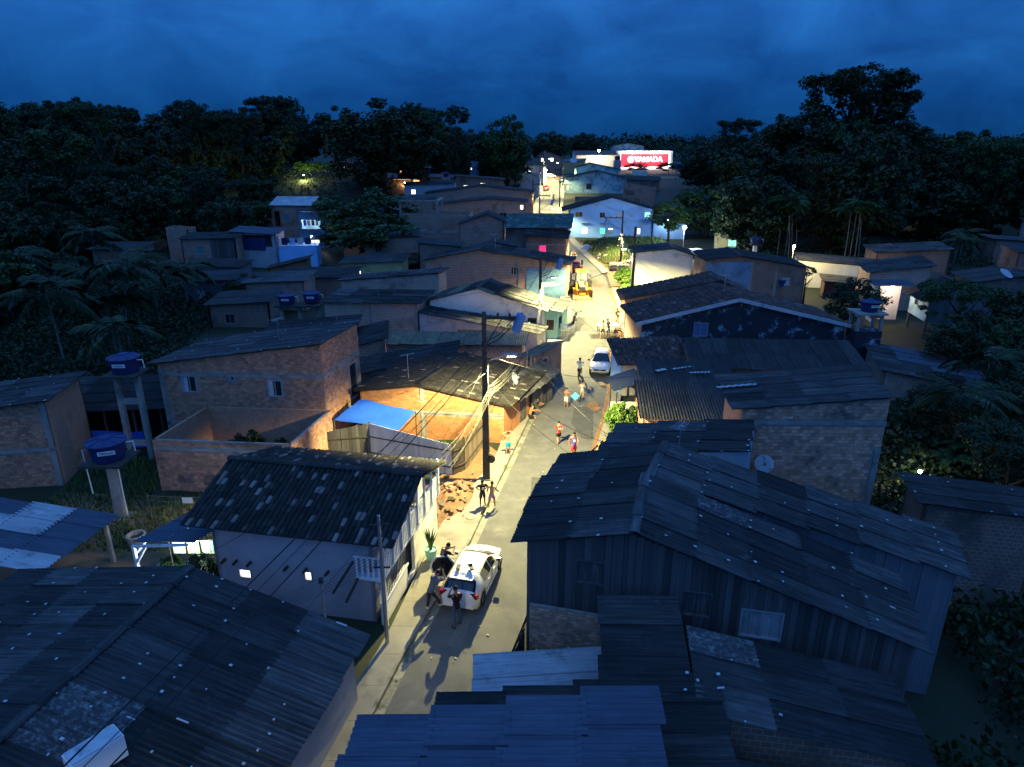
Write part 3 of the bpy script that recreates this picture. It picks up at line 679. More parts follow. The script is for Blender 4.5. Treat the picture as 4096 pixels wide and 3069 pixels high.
h = house('two_storey_brick_house', 'two storey bare brick house with single pitch grey roof', (-20.5, 37.5), (-10.85, 37), 4.8, 'brick', 'sheet', hA=5.5, hB=6.75, bricks='fr', sk=.17, z0=-.2, keep=300,
    rmats=[('sheet', 1)], ov=(.35, .3, .5, .3), dots=.12, beams=[('f', 0, 4.75, 9.66, .16), ('f', 0, 1.7, 9.66, .2), ('r', 0, 4.75, 4.87, .16), ('r', 0, 1.7, 4.87, .2), ('f', 0, 0, .22, 5.2)],
    ops=[('f', 1.31,3.78,0.83,0.99, 'half', 1), ('f', 6.35,3.59,0.86,1.01, 'half', 1), ('f', 4.17,4.51,0.31,0.31, 'dark', 0), ('r', 3.3, 2.2, 1.1, 2.3, 'dark', 0)])
h = house('orange_brick_house', 'lamp-lit orange brick gable house with dark mossy tile roof', (-9.4, 39.6), (-.5, 38.6), 6.2, 'brick_orange', 'tile', hA=3.1, hB=2.55, ap=(.43, 3.6), bricks='f', tile='tile', pale=.03, keep=260, sk=.25, z0=-.1, ov=(.25, .3, .3, .5),
    beams=[('f', 0, 1.75, 8.96, .17), ('f', 3.8, 2.6, .2, .9), ('f', 3.8, 0, .2, 1.75)])
house('dark_lean_to', 'low dark corrugated lean-to behind the orange brick house', (-11.2, 44.6), (-4.2, 45.8), 3.6, 'fbrick_dark', 'sheet_dark', hA=2.3, hB=3.2, ov=(.3, .3, .3, .3), sk=.2)
house('dark_side_roof', 'low dark roof between the two storey brick house and the orange gable', (-10.6, 41.2), (-9.0, 41), 4.0, 'fbrick_dark', 'sheet_dark', hA=2.2, hB=2.6, ov=(.2, .3, .2, .3), sk=.2, cat='shed')
house('grey_lean_to', 'grey sheet lean-to on the pavement beside the orange brick house', (-.75, 40.6), (.0, 40.4), 6.2, 'wood', 'sheet', hA=2.75, hB=2.4, planks='fr', ov=(.2, .2, .2, .6), sk=.22, ops=[('r', 2, .1, .9, 1.9, None)], cat='shed', dots=.2)
house('long_brick_store', 'long low brick building with narrow yellowish lit roof', (-9.95, 51.8), (.8, 51.4), 1.7, 'fbrick', 'sheet_yellow', hA=2.6, hB=2.6, rake=.32, ov=(.3, .2, .1, .2), sk=.15, cat='building')
house('low_dark_roof_house', 'low brick house with dark roof left of the long yellow roof', (-12.4, 51), (-10.1, 51.7), 5, 'fbrick', 'sheet_dark', hA=2.5, hB=2.9, sk=.15)
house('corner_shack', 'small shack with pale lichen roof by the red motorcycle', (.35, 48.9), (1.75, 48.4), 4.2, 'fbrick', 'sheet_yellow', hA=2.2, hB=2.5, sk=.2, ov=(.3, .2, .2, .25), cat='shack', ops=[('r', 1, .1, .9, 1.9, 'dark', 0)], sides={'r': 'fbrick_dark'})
house('flat_roof_brick_house', 'pale brick house with nearly flat grey patched roof', (-16.6, 59.2), (-8.4, 59.2), 3.8, 'fbrick_pale', 'sheet', hA=4.1, hB=4.05, rake=.25, rmats=MIXR, sk=.2, beams=[('f', 3.9, 0, .2, 4.1), ('f', 7.95, 0, .25, 4.1)], ov=(.35, .2, .35, .5))
h = house('metal_clad_shed', 'lean-to with sagging dark roof and pale metal front', (-8.2, 58.9), (2.2, 57.5), 2.6, 'zinc_light', 'sheet_dark', hA=3.2, hB=1.75, dots=.2, sk=.2, ov=(.2, .1, .1, .3), cat='shed', ops=[('f', 3.4, .5, 3.6, 1.35, None)], rmats=[('sheet_dark', 2), ('sheet', 1)])
for u in (4.3, 5.2, 5.9, 6.4): MB().box((u, .0, 1.15), (.06, .06, 1.35)).build('window_bar', m['rail'], h)
h = house('white_gable_house', 'white plastered gable house lit yellow by the street lamp', (-7.5, 61.2), (2.75, 60.6), 4.2, 'white', 'sheet', hA=3.8, hB=3.15, ap=(.42, 4.95), sk=.2, rmats=[('sheet_dark', 2), ('sheet_yellow', .6), ('sheet', 1)], ov=(.25, .2, .3, .5), ops=[('f', 8.9, 1.2, .95, 1.2, 'dark', 0)])
h = house('turquoise_kiosk', 'turquoise street kiosk with open serving window', (2.85, 61.6), (4.2, 61.4), 4.5, 'turq', 'sheet', hA=2.9, hB=2.75, sk=.14, cat='kiosk', ops=[('r', .6, .9, 1.5, 1.1, None), ('f', .3, .9, .8, 1.1, 'dark', 0)], ov=(.2, .2, .2, .5))
house('dotted_roof_brick_house', 'pale brick house with white dotted roof above the flat roofed house', (-17.6, 69.6), (-7.5, 69.4), 2.6, 'fbrick_pale', 'sheet', hA=4.0, hB=4.75, dots=.55, sk=.2, beams=[('f', 0, 2.6, 10, .2)], rmats=[('sheet', 2), ('sheet_dark', 1)])
h = house('brown_brick_house', 'wide brown brick gable house with barred window and blue plastered street end', (-10.2, 80.3), (6.5, 79.6), 5, 'fbrick', 'sheet_dark', hA=4.3, hB=3.95, ap=(.375, 5.5), sk=.15, rmats=MIXR, ops=[('f', 10.07,2.67,0.98,0.97, 'dark', 2)], beams=[('f', 10.9, 0, .2, 4.6)], dots=.1)
MB().box((14.2, -.02, 1.7), (4.6, .06, 3.6)).build('plaster_panel', m['blue_paint'], h)
h = house('pink_window_house', 'grimy brick house with pink lit window under a dark roof', (1.9, 95), (7.4, 94.8), 3.2, 'fbrick_dark', 'sheet_dark', hA=5.2, hB=4.9, rake=.5, sk=.12, ops=[('f', 1.83,2.99,0.97,1.01, 'lit_pink', 1)], beams=[('f', 0, 3.9, 5.5, .2)])
house('green_roof_house', 'house with mossy dark green metal roof beside the street', (-.9, 98.6), (7.9, 98.2), 4.2, 'fbrick_dark', 'sheet_green', hA=6.05, hB=7.3, axis='v', sk=.1, ov=(.5, .2, .3, .5))
house('dark_gable_house', 'brick house with dark gable roof left of the green roof', (-7.6, 100), (-1.2, 99.8), 5, 'fbrick', 'sheet_dark', hA=6.2, hB=6.6, ap=(.63, 7.6), far=True, cw=2)
house('collapsed_shed', 'collapsed dark shed roof below the dark gable house', (-6.8, 91), (.8, 91), 3, 'dark', 'sheet_dark', hA=3.4, hB=4.3, ap=(.6, 4.8), far=True, cw=2, cat='shed')
h = house('unfinished_house', 'unfinished two storey brick house with bare concrete frame on top', (-17.4, 108), (-6.6, 107.6), 6, 'fbrick', openroof=True, hA=7.0, hB=6.6, beams=[('f', 0, 3.9, 10.8, .25), ('f', 5.8, 0, .3, 7), ('f', .0, 0, .3, 7)], ops=[('f', 6.6, 4.4, 2, 1.8, None), ('f', 6.8, 1, 1.6, 1.6, None)])
for u, v in ((.15, .15), (5.9, .15), (.15, 5.5), (5.9, 5.5)): MB().box((u, v, 7.9), (.28, .28, 1.9)).build('column', m['beam'], h)
MB().box((3, .15, 8.8), (6.1, .26, .25)).build('ring_beam', m['beam'], h); MB().box((5.9, 2.8, 8.8), (.26, 5.6, .25)).build('ring_beam', m['beam'], h)
house('long_brick_gable', 'long brick gable building left of the far street', (-18.4, 150), (4.3, 149), 6, 'fbrick', 'sheet_dark', hA=6.9, hB=7.2, ap=(.53, 8.4), far=True, cw=2, cat='building', ops=[('f', 8, 5.2, .5, .6, 'lit_white', 0), ('f', 14.5, 5.2, .6, .7, 'lit_white', 0)])
house('second_brick_gable', 'brick gable house with small lit window below the long brick building', (-13.8, 130), (2.5, 129.5), 6, 'fbrick', 'sheet_dark', hA=6.3, hB=6.8, ap=(.58, 7.3), far=True, cw=2, ops=[('f', 15.30,5.44,0.60,0.83, 'lit_white', 0), ('f', 11.4, 3.6, 1.5, 1.3, 'dark', 1), ('f', 8.6, 3.6, 1.4, 1.3, 'dark', 1)])
house('middle_brick_block', 'plain brick block between the unfinished house and the brown brick house', (-12.5, 92), (-7, 92), 4, 'fbrick_dark', 'sheet_dark', hA=4.6, hB=4.2, far=True, cw=2)
for q, (nm, lab, A_, B_, d_, wl, rf, a_, b_) in enumerate((
    ('low_shed', 'low patched shed left of the two blue tanks', (-30, 66), (-24, 66), 4, 'fbrick_dark', 'sheet_dark', 2.3, 2.6), ('brick_cottage', 'small brick cottage above the low patched shed', (-29, 73.5), (-22.5, 73), 3.5, 'fbrick', 'sheet', 3.0, 3.3),
    ('board_cottage', 'pale board cottage beside the small brick cottage', (-37, 76), (-31, 75.6), 3.5, 'wood_blue', 'sheet_dark', 2.6, 2.9), ('yellow_wall_shed', 'low ochre walled shed behind the dotted roof house', (-22, 88), (-14, 87.6), 3.5, 'yellow', 'sheet_dark', 2.6, 2.9),
    ('brick_row_house', 'plain brick row house below the unfinished house', (-21, 98), (-13, 97.5), 4, 'fbrick', 'sheet', 4.4, 4.8), ('terrace_brick_house', 'brick house with flat parapet left of the unfinished house', (-27, 110), (-18.5, 109.5), 5, 'fbrick', 'sheet_dark', 5.4, 5.6),
    ('small_hill_house', 'small brick house above the unfinished house', (-24, 135), (-15, 134.5), 5, 'fbrick', 'sheet', 6.6, 6.9), ('upper_hill_house', 'pale plastered house on the slope below the orange lit porch', (-24, 158), (-13, 157.5), 5, 'grey_plaster', 'sheet_dark', 8.0, 8.4))):
    house(nm, lab, A_, B_, d_, wl, rf, hA=a_, hB=b_, rake=.35, far=True, cw=2, ops=[('f', 1.5, a_-1.9, 1.0, 1.0, ('dark', 'shut_teal', 'curtain', 'lit_white')[q % 4], 1)])
# left slope houses near the forest
h = house('teal_roof_house', 'brick house with bright pale metal roof at the forest edge', (-43, 125), (-35.6, 124.6), 4, 'fbrick', 'zinc_light', z0=-1, hA=6.7, hB=7.7, axis='v', far=True, ops=[('f', .5, 3, 1, 2.6, None), ('f', 2, 3.8, 1.4, 1.4, 'shut_teal', 0)], ov=(.4, .2, .2, .2))
h = house('blue_lit_house', 'blue house with brightly lit laundry balcony beside the mango tree', (-36, 117.5), (-31.6, 117.3), 4, 'blue_paint', 'sheet_dark', hA=6.3, hB=6.0, far=True, cw=2, z0=-1, ops=[('f', .5, 3.4, 3.2, 1.5, None), ('f', 1.9, .8, 1.4, .8, 'lit_white', 0)])
for k, c in enumerate(('tarp', 'curtain', 'tile_red', 'white')): MB().box((.9+k*.7, .5, 4.35), (.5, .04, .9)).build('laundry', m[c], h)
h = house('tarp_balcony_house', 'grey house with blue cloth over its upper balcony', (-40.5, 100), (-34, 99.5), 3.2, 'grey_plaster', 'zinc', hA=5.1, hB=4.85, rake=.3, far=True, ops=[('f', .3, 3.0, 5.6, 1.7, None)])
b = MB()
for k in range(18):
    a, c = .6+k*.24, .84+k*.24; f = lambda u: -.1-.08*math.sin(u*6)
    b.quad((a, f(a), 2.55), (c, f(c), 2.55), (c, -.06, 4.35-.1*math.sin(c*2)**2), (a, -.06, 4.35-.1*math.sin(a*2)**2))
b.build('balcony_cloth', m['tank'], h)
h = house('annex_terrace', 'pale terrace with hanging laundry right of the blue cloth balcony', (-34, 99.8), (-28.4, 100.5), 3, 'blue_white', openroof=True, hA=3.1, hB=3.1, cat='terrace')
for k in range(4): MB().box((1+k*1.1, .4, 3.7), (.8, .04, 1.0)).build('laundry', m[('tank', 'blue_white', 'curtain', 'tank')[k]], h)
for u in (.2, 5.2): MB().box((u, .3, 3.7), (.15, .15, 1.6)).build('post', m['rail'], h)
h = house('brick_and_board_house', 'house half brick half boards with teal shutter near the forest', (-46.5, 97), (-38.9, 97), 4, 'fbrick', 'sheet_dark', hA=4.5, hB=4.55, rake=.3, far=True, ops=[('f', 2.0, 2.4, 1.1, 1.1, 'shut_teal', 0)])
w = wall_mesh([], 3.4, lambda u: 4.5, 1.2, [], .05); wo = obj('board_wall', w.mesh('board_wall'), m['dark'], h, Matrix.Translation((4.1, -.08, 0))); lay_planks(wo, 3.4, lambda u: 4.5, 1.2, [], 'wood', .3, 5)
house('pale_board_house', 'low house of pale vertical boards below the brick and board house', (-41, 85), (-34, 84.6), 4, 'wood_blue', 'sheet_dark', hA=2.75, hB=2.7, rake=.2, planks='f', far=True, pw=.3, ops=[('f', 5, .9, .4, 1.1, 'dark', 0)], z0=-.5)
house('ruined_brick_house', 'dim brick house half hidden by trees at the left', (-57, 93), (-50.4, 93), 4, 'fbrick_dark', 'sheet_dark', hA=3.7, hB=3.7, rake=.3, far=True, ops=[('f', 4, .6, .9, 1.9, 'dark', 0)])
house('brick_stub', 'narrow tall brick wall remnant between dark trees', (-52, 104), (-48.6, 104), 3, 'fbrick', openroof=True, hA=5.2, hB=5.0, cat='ruin')
house('rusty_shed', 'low shed of brown rusty sheets below the blue cloth balcony', (-31.5, 88), (-26.6, 88.5), 3, 'dirt', 'sheet_dark', hA=1.9, hB=3.0, far=True, cat='shed')
house('grimy_wall_house', 'low grimy brick house behind the dotted roof house', (-28, 80), (-19, 79), 4, 'fbrick_dark', 'sheet_dark', hA=2.3, hB=2.5, far=True, rake=.4)
house('left_yard_shed', 'dark flat shed roof behind the two storey brick house', (-20, 52), (-13, 52.5), 5, 'fbrick_dark', 'sheet_dark', hA=2.4, hB=2.8, rake=.4, dots=.1, cat='shed')
# hill behind, left
house('brick_tower_house', 'small square brick tower house on the hill', (-47, 190), (-42.4, 190), 4, 'fbrick', openroof=True, z0=5, hA=12.6, hB=12.4, ops=[('f', 2, 9.6, 1.2, 1.2, 'lit_white', 0)])
house('hill_roof_house', 'low house with dark roof left of the brick tower on the hill', (-56, 176), (-42, 176), 5, 'grey_plaster', 'sheet_dark', z0=2, hA=8.3, hB=8.6, rake=1.4, far=True, cw=2)
h = house('orange_lit_house', 'dark gable house with orange lit porch on the hill', (-31.6, 180), (-21.2, 180), 6, 'dark', 'zinc', z0=3, hA=10.6, hB=10.8, ap=(.5, 12.1), far=True, cw=2, ops=[('f', 6.6, 6.3, 1.6, 1.6, 'lit_warm', 0)])
MB().box((4.9, -.9, 8.25), (6.2, 1.8, .12)).build('porch_roof', m['sheet'], h); MB().box((4.9, -.85, 8.16), (5.9, 1.4, .04)).build('glowing_soffit', m['lit_warm'], h); MB().box((1.4, -.03, 9.6), (2.6, .05, 2.2)).build('blue_gable_panel', m['blue_white'], h); MB().box((3.6, -.03, 10.7), (1.2, .05, 2.0)).build('glowing_gable_panel', m['lit_warm'], h)  # soffit and orange gable panel emit: porch lamplight put into their material
house('hill_brick_house', 'brick house on the hill right of the orange lit porch', (-20.8, 178), (-15, 178), 4, 'fbrick', 'zinc', z0=2, hA=8.8, hB=8.6, rake=.4, far=True, cw=2)
house('blue_grey_tower', 'blue grey square tower house with one lit window', (-12.3, 200), (-9.2, 200), 3, 'blue_paint', openroof=True, z0=2, hA=11.9, hB=11.9, ops=[('f', .5, 9.6, .6, .7, 'lit_white', 0)])
house('mid_hill_house', 'brick and grey house with two pale windows behind the long brick building', (-13.6, 170), (-2, 170), 6, 'fbrick_dark', 'sheet', z0=0, hA=9.3, hB=8.6, far=True, cw=2, ops=[('f', 2, 6.2, 1.2, 1.1, 'lit_white', 0), ('f', 6, 7.2, 1.2, .6, 'lit_white', 0)])
house('grey_parapet_house', 'long grey plastered house left of the far street', (-3, 195), (7.3, 193.5), 6, 'grey_plaster', openroof=True, z0=0, hA=9.5, hB=8.5)
house('grey_far_house', 'pale grey house by the far end of the street', (.5, 228), (10, 226), 6, 'grey_plaster', 'sheet', z0=0, hA=10.3, hB=9.7, far=True, cw=2, ops=[('f', 3.6, 7, 2, 1.2, 'lit_white', 1)])
house('far_brick_gable', 'far brick gable house with two lit windows beyond the street end', (11, 300), (20.6, 300), 8, 'fbrick', 'sheet_dark', z0=2, hA=11, hB=10.8, ap=(.3, 13), far=True, cw=3, ops=[('f', 1.2, 8.9, 1.1, 1.3, 'lit_white', 0), ('f', 5, 8.9, 1.3, 1.4, 'lit_white', 0)])
house('far_left_row_house', 'dim house left of the far brick gable', (-6, 285), (8, 285), 8, 'fbrick_dark', 'sheet', z0=2, hA=10.5, hB=10.5, rake=1, far=True, cw=3)
# ---------------------------------------------------------------- houses, right side
house('blue_zinc_roof_house', 'smooth blue zinc roof filling the bottom centre edge', (-4.05, 6.6), (2.4, 7.3), 5, 'fbrick', 'zinc', hA=5.35, hB=5.65, sk=.3, ov=(.2, .0, .2, .2), z0=-3, rmats=[('zinc', 1)], cw=1.0)
house('dark_roof_behind_zinc', 'dark corrugated roof just behind the blue zinc roof', (-2.3, 9.2), (4.5, 9.6), 4.4, 'fbrick_dark', 'sheet_dark', hA=4.15, hB=4.45, sk=.2, ov=(.1, .1, .2, .3), z0=-3, dots=.08)
house('pale_sheet_canopy', 'small canopy of pale new corrugated sheets over the right gutter', (-.95, 15.5), (2.9, 15.7), 1.5, 'fbrick_dark', 'zinc_light', hA=2.3, hB=2.4, rake=.25, ov=(.1, .1, .1, .1), z0=-2, cat='canopy', dots=.3, rmats=[('zinc_light', 1)], cw=.75)
house('small_dark_roof_shed', 'small dark roofed shed beside the lit brick wall remnant', (2.54, 13.94), (4.43, 13.78), 2.95, 'fbrick_dark', 'sheet_dark', hA=4.4, hB=4.5, rake=.4, z0=-2, ov=(.2, .1, .2, .2), cat='shed', dots=.05)
house('mossy_roof_house', 'dark brick house with mossy streaked roof in the lower right', (4.67, 13.2), (9.84, 12.46), 2.7, 'fbrick_dark', 'sheet_dark', hA=4.42, hB=3.5, z0=-3, rmats=[('sheet_dark', 5), ('sheet_lichen', .5), ('sheet', 1)], ov=(.25, .2, .1, .4), dots=.08)
house('low_brick_house', 'dark low brick house at the bottom edge right of the zinc roof', (4.42, 8.1), (8, 7.65), 3.8, 'fbrick_dark', 'sheet_dark', hA=4.0, hB=3.5, z0=-3, ov=(.1, .2, .1, .2))
h = house('board_house', 'weathered wooden board house with long grey gable roof on the right', (.49, 18.45), (11.64, 15.99), 3.6, 'wood', 'sheet', hA=5.89, hB=3.97, ap=(.285, 6.59), planks='flr', z0=-1.5, dots=.22, ov=(.25, .1, .52, .4), sk=.05,
    rmats=[('sheet_dark', 4), ('sheet', 3), ('sheet_lichen', .8)], ops=[('f', 1.56, 4.58, .86, .86, 'wood', 1), ('f', 4.84, 3.92, .86, .9, 'wood', 1), ('f', 6.56, 3.43, 1.23, 1.02, 'zinc_light', 3)], pw=.18)
bw = obj('foundation_wall', wall_mesh([], 3.6, lambda u: 3.64-.03*u, 0, [], .12).mesh('foundation_wall'), m['mortar'], h, Matrix.Translation((.12, -.2, 0)))
lay_bricks(bw, h, 3.6, lambda u: 3.67-.04*u+.05*math.sin(u*7), 0, [], 'brick_pale', bw=.19, bh=.105, keep=300, seed=5)
house('long_grey_roof_house', 'long grey sheet roofed house stepping down to the right behind the board house', (1.31, 22.63), (15.25, 19.84), 2.8, 'wood_blue', 'sheet', hA=5.44, hB=3.76, ap=(.26, 6.26), planks='fr', z0=-2, dots=.22, ov=(.25, .1, .37, .4), rmats=[('sheet', 4), ('sheet_dark', 2)], sk=.2, pw=.24)
house('dotted_roof_shop', 'single pitch dotted roof beside the pavement below the clipped bush', (3.85, 25.6), (9.5, 24.85), 2.95, 'grey_plaster', 'sheet', hA=5.36, hB=5.89, dots=.3, ov=(.25, .15, .25, .1), sk=.27, z0=-1, rmats=[('sheet', 3), ('sheet_dark', 1)])
house('brick_block_house', 'brick house with broad single pitch roof right of the bush', (10.3, 28.2), (16.66, 28.05), 4.2, 'brick_pale', 'sheet', hA=6.4, hB=6.95, bricks='f', ov=(.25, .2, .5, .2), sk=.1, z0=-1, rmats=[('sheet', 4), ('sheet_dark', 1)], beams=[('f', 0, 5.67, 6.36, .17), ('f', 0, -1, .22, 6.5), ('f', 6.1, -1, .26, 5.5)], keep=300, bw=.25, bh=.165, trim=None)
house('long_shadow_roof', 'dark flat roof sliver right of the brick block house', (17.3, 25.2), (21.7, 24.3), 2.2, 'fbrick_dark', 'sheet_dark', hA=3.4, hB=3.2, z0=-2, dots=.3, cat='shed')
house('dark_front_roof_house', 'low house with black corrugated roof behind the bush', (7.6, 36.7), (13.4, 36.2), 4.2, 'fbrick', 'sheet_dark', hA=2.5, hB=3.1, axis='v', ov=(.3, .2, .2, .2), z0=-2, rmats=[('sheet_dark', 1)])
house('cluttered_roof_house', 'dark roof with loose white sheet pieces lying on it', (8.4, 41.2), (14.2, 40.9), 3.4, 'fbrick_dark', 'sheet_dark', hA=2.9, hB=3.3, axis='v', ov=(.2, .1, .1, .2), z0=-1)
h = house('grey_awning', 'grey sheet awning over the right pavement near the parked silver car', (6.75, 41.6), (8.6, 42.0), 2.7, roof='zinc', hA=2.15, hB=2.7, nowall='frbl', ov=(0, 0, 0, 0), cat='awning', sk=.2, ridge=False)
for u, v in ((.1, .1), (.1, 2.5)): MB().box((u+.2*v, v, 1.1), (.08, .08, 2.1)).build('post', m['timber'], h)
h = house('scalloped_wall', 'low pale garden wall under the grey awning', (6.6, 42.4), (8.4, 42.6), .2, 'white', openroof=True, hA=1.2, hB=1.1, nowall='rbl', cat='wall')
h = house('red_tile_shop', 'low shop with dark red tile roof behind the grey awning', (7.9, 46.7), (13, 47.5), 2.6, 'blue_white', 'tile_red', hA=2.6, hB=3.5, axis='v', tile='tile_red', pale=.04, keep=300, ov=(.35, .1, .4, .1), far=False)
MB().box((.9, -.03, 1.3), (1.7, .05, 2.5)).build('brick_panel', m['fbrick'], h)
house('broad_dark_roof_house', 'broad dark corrugated roof below the mould stained gable', (12.5, 44.7), (24, 44), 4.0, 'fbrick_dark', 'sheet_dark', hA=2.95, hB=3.75, axis='v', ov=(.3, .1, .1, .3), z0=-1, rmats=[('sheet_dark', 1)])
h = house('mould_stained_house', 'dark mould stained gable house with white verge boards and blue shutter', (10.2, 52), (26, 51.6), 5.6, 'mould', 'tile_red', hA=4.25, hB=4.15, ap=(.46, 6.1), tile='tile_red', pale=.03, keep=300, sk=-.1, trim=.28, far=True, ov=(.25, .2, .5, .3), ops=[('f', 4.06,3.06,1.12,1.12, 'shut_blue', 1)], sides={'l': 'fbrick'})
house('slim_tile_house', 'slim red tile roofed house behind the mould stained gable', (10.4, 61.6), (22, 61), 4, 'fbrick', 'tile_red', hA=3.9, hB=4.2, ap=(.72, 5.7), tile='tile_red', pale=.03, keep=200, far=True, ov=(.3, .2, .5, .3))
h = house('white_corner_house', 'white walled house washed yellow by the lamp at the junction', (15.3, 85), (22.3, 84.6), 5, 'white', 'sheet', hA=4.45, hB=4.2, ap=(.66, 4.9), ov=(.25, .2, .5, .3), rmats=[('sheet_dark', 1), ('sheet', 2)])
h = house('blue_brick_house', 'half blue plaster half brick house with blue cloth in its window', (21.3, 75), (32.2, 74.5), 6, 'fbrick_dark', 'sheet_dark', hA=5.2, hB=4.5, ap=(.34, 5.6), ov=(.3, .2, .3, .4), z0=-1, ops=[('f', 8.38,2.48,0.92,0.87, 'curtain', 0)], beams=[('f', 4.9, -1, .25, 6), ('f', 7.6, -1, .25, 5)])
MB().box((2.45, -.03, 2.2), (4.9, .05, 5.6)).build('plaster_panel', m['blue_paint'], h)
MB().quad((8.0, -.12, 3.1), (8.9, -.12, 3.1), (8.6, -.14, 2.4), (8.35, -.14, 2.3)).build('hanging_cloth', m['tank'], h)
house('yellow_lit_house', 'long pale house lit yellow by its own yard lamp at the forest edge', (36, 86), (45, 83.5), 4, 'white', 'sheet', hA=3.3, hB=2.9, ov=(.2, .2, .2, .3), rake=.3)
house('yard_lean_to', 'low sheet lean-to in front of the yellow lit house', (37, 80), (44, 78.5), 2, 'tile_red', 'sheet_yellow', hA=1.9, hB=1.5, rake=.3, cat='shed')
house('forest_brick_house', 'brick house with flat roof before the dark palms on the right', (46.8, 88), (55.5, 87), 4, 'fbrick_dark', 'sheet', hA=4.0, hB=4.5, rake=.3, far=True, ops=[('f', .6, 1.6, 1.6, 1.6, None)])
house('pale_brick_house', 'pale brick house with single pitch roof left of the board hut', (39, 74), (45, 73), 4, 'fbrick_pale', 'sheet', hA=4.1, hB=4.9, rake=.3, z0=-1)
h = house('blue_board_hut', 'blue grey board hut on stilts with dark gable roof', (38.6, 62), (45.2, 61), 4.2, 'wood_blue', 'sheet_dark', hA=3.9, hB=3.9, ap=(.4, 5.1), planks='f', z0=1.6, sides={'l': 'cyan'}, ops=[('l', 1.2, 2.6, .9, .9, 'dark', 0)], ov=(.3, .2, .8, .5), pw=.26)
for u, v in ((.1, .1), (6.5, .1), (3.2, .1), (.1, 4), (6.5, 4)): MB().box((u, v, .5), (.16, .16, 2.6)).build('stilt', m['wood'], h)
h = house('hut_porch', 'pink walled lit porch with grey canopy left of the blue board hut', (35.6, 65.5), (38.4, 65), 2.4, 'white', 'zinc', hA=4.3, hB=4.4, z0=.5, nowall='fr', cat='porch')
house('right_brick_house', 'brick house with long dark roof at the right edge', (46, 67), (58, 65), 5, 'fbrick_dark', 'sheet_dark', hA=4.4, hB=4.2, ap=(.3, 5), z0=-1, far=True, cw=2, ops=[('f', 9, 2, 1.4, 1.2, 'dark', 0)])
house('tank_yard_sheds', 'cluster of low patched sheds below the concrete water tank stand', (26.5, 46), (33.5, 44.5), 5, 'fbrick_pale', 'sheet', hA=2.2, hB=1.2, rake=.5, z0=-3, rmats=[('sheet', 2), ('zinc', 1), ('sheet_dark', 1)], cat='shed')
house('far_right_hut', 'dim hut with pale roof far right under the trees', (70, 100), (80, 98), 5, 'fbrick_dark', 'sheet', hA=4, hB=3.5, far=True, cw=2)
house('far_right_hut_two', 'dim brick hut with dark roof at the right frame edge', (62, 84), (72, 82), 5, 'fbrick_dark', 'sheet_dark', hA=4.6, hB=4.4, far=True, cw=2, rake=.4)
house('far_right_white_roof', 'pale narrow roof glimpsed between trees at the right edge', (84, 112), (94, 110), 4, 'grey_plaster', 'zinc_light', hA=4.8, hB=4.6, far=True, cw=2, rake=.4)
h = house('blue_two_storey_house', 'pale blue two storey gable house with lit windows at the junction', (10.7, 128.5), (25.7, 128), 8, 'blue_white', 'sheet_dark', hA=5.6, hB=5.6, ap=(.5, 7.6), ov=(.4, .2, 1.3, .6), far=False, cw=1.3, ops=[
    ('f', 0.89,4.22,1.39,0.91, 'dark', 1), ('f', 5.38,4.06,0.98,0.99, 'dark', 1), ('f', 8.50,4.16,0.81,0.99, 'curtain', 0), ('f', 13.57,4.18,0.95,0.91, 'lit_mint', 1),
    ('f', 2.14,1.20,1.10,1.09, 'lit_white', 2), ('f', 5.50,1.13,1.02,1.17, 'lit_green', 1), ('f', 12.39,1.16,0.58,1.09, 'lit_white', 0)])
for u, z in ((2.2, 3.05), (5.6, 3.05)): MB().box((u+.7, -.22, z), (1.6, .45, .07)).build('window_hood', m['timber'], h)
house('blue_house_annex', 'low white annex lit by a wall lamp right of the blue house', (25.8, 127), (31.5, 126.5), 5, 'blue_white', 'sheet_dark', hA=3.6, hB=3.2, rake=.4, far=True, cat='annex')
house('brick_garden_wall', 'long low brick wall behind the blue two storey house', (13.4, 150), (27, 149), 3, 'fbrick_dark', openroof=True, hA=6.0, hB=5.8, z0=0, cat='wall')
h = house('cyan_gable_house', 'weathered cyan gable house behind the blue two storey house', (15.4, 206), (33.2, 205), 9, 'cyan', 'sheet_dark', z0=1, hA=7.0, hB=7.1, ap=(.52, 8.9), far=True, cw=2, ops=[('f', -0.28,3.58,1.53,1.94, 'curtain', 0), ('f', 6.14,4.00,1.53,1.55, 'wood', 1)])
house('cyan_back_house', 'pale cyan house peeping over the cyan gable house', (20, 222), (33, 222), 6, 'cyan', 'sheet_dark', z0=1, hA=9.4, hB=9.0, ap=(.35, 10.6), far=True, cw=2)
house('open_brick_frame', 'roofless brick house with open side right of the cyan gable', (26, 165), (33.5, 164), 5, 'fbrick', openroof=True, z0=0, hA=8.0, hB=6.8, ops=[('f', .4, 5.4, 2.2, 1.2, None)])
house('white_box_house', 'small white cubic house right of the cyan gable', (38, 225), (42.6, 224.5), 4, 'white', openroof=True, z0=2, hA=8.3, hB=8.3, ops=[('f', 2.6, 4.8, 1.1, 2.0, 'shut_teal', 0)])
house('right_roofs_row', 'dark roofs in a row right of the cyan house', (33, 214), (44, 212), 6, 'fbrick_dark', 'sheet_dark', z0=1, hA=6.3, hB=6, rake=.8, far=True, cw=2)
house('warehouse', 'long white warehouse wall left of the red store sign', (28.4, 318), (48.0, 318), 20, 'white', 'sheet', z0=3, hA=11.0, hB=11.0, rake=1.4, far=True, cw=3, cat='warehouse')
house('cyan_far_block', 'far cyan block above the warehouse roof', (52, 372), (68, 372), 8, 'cyan', 'sheet_dark', z0=3, hA=14.3, hB=14.3, ap=(.5, 15.7), far=True, cw=3, cat='building')
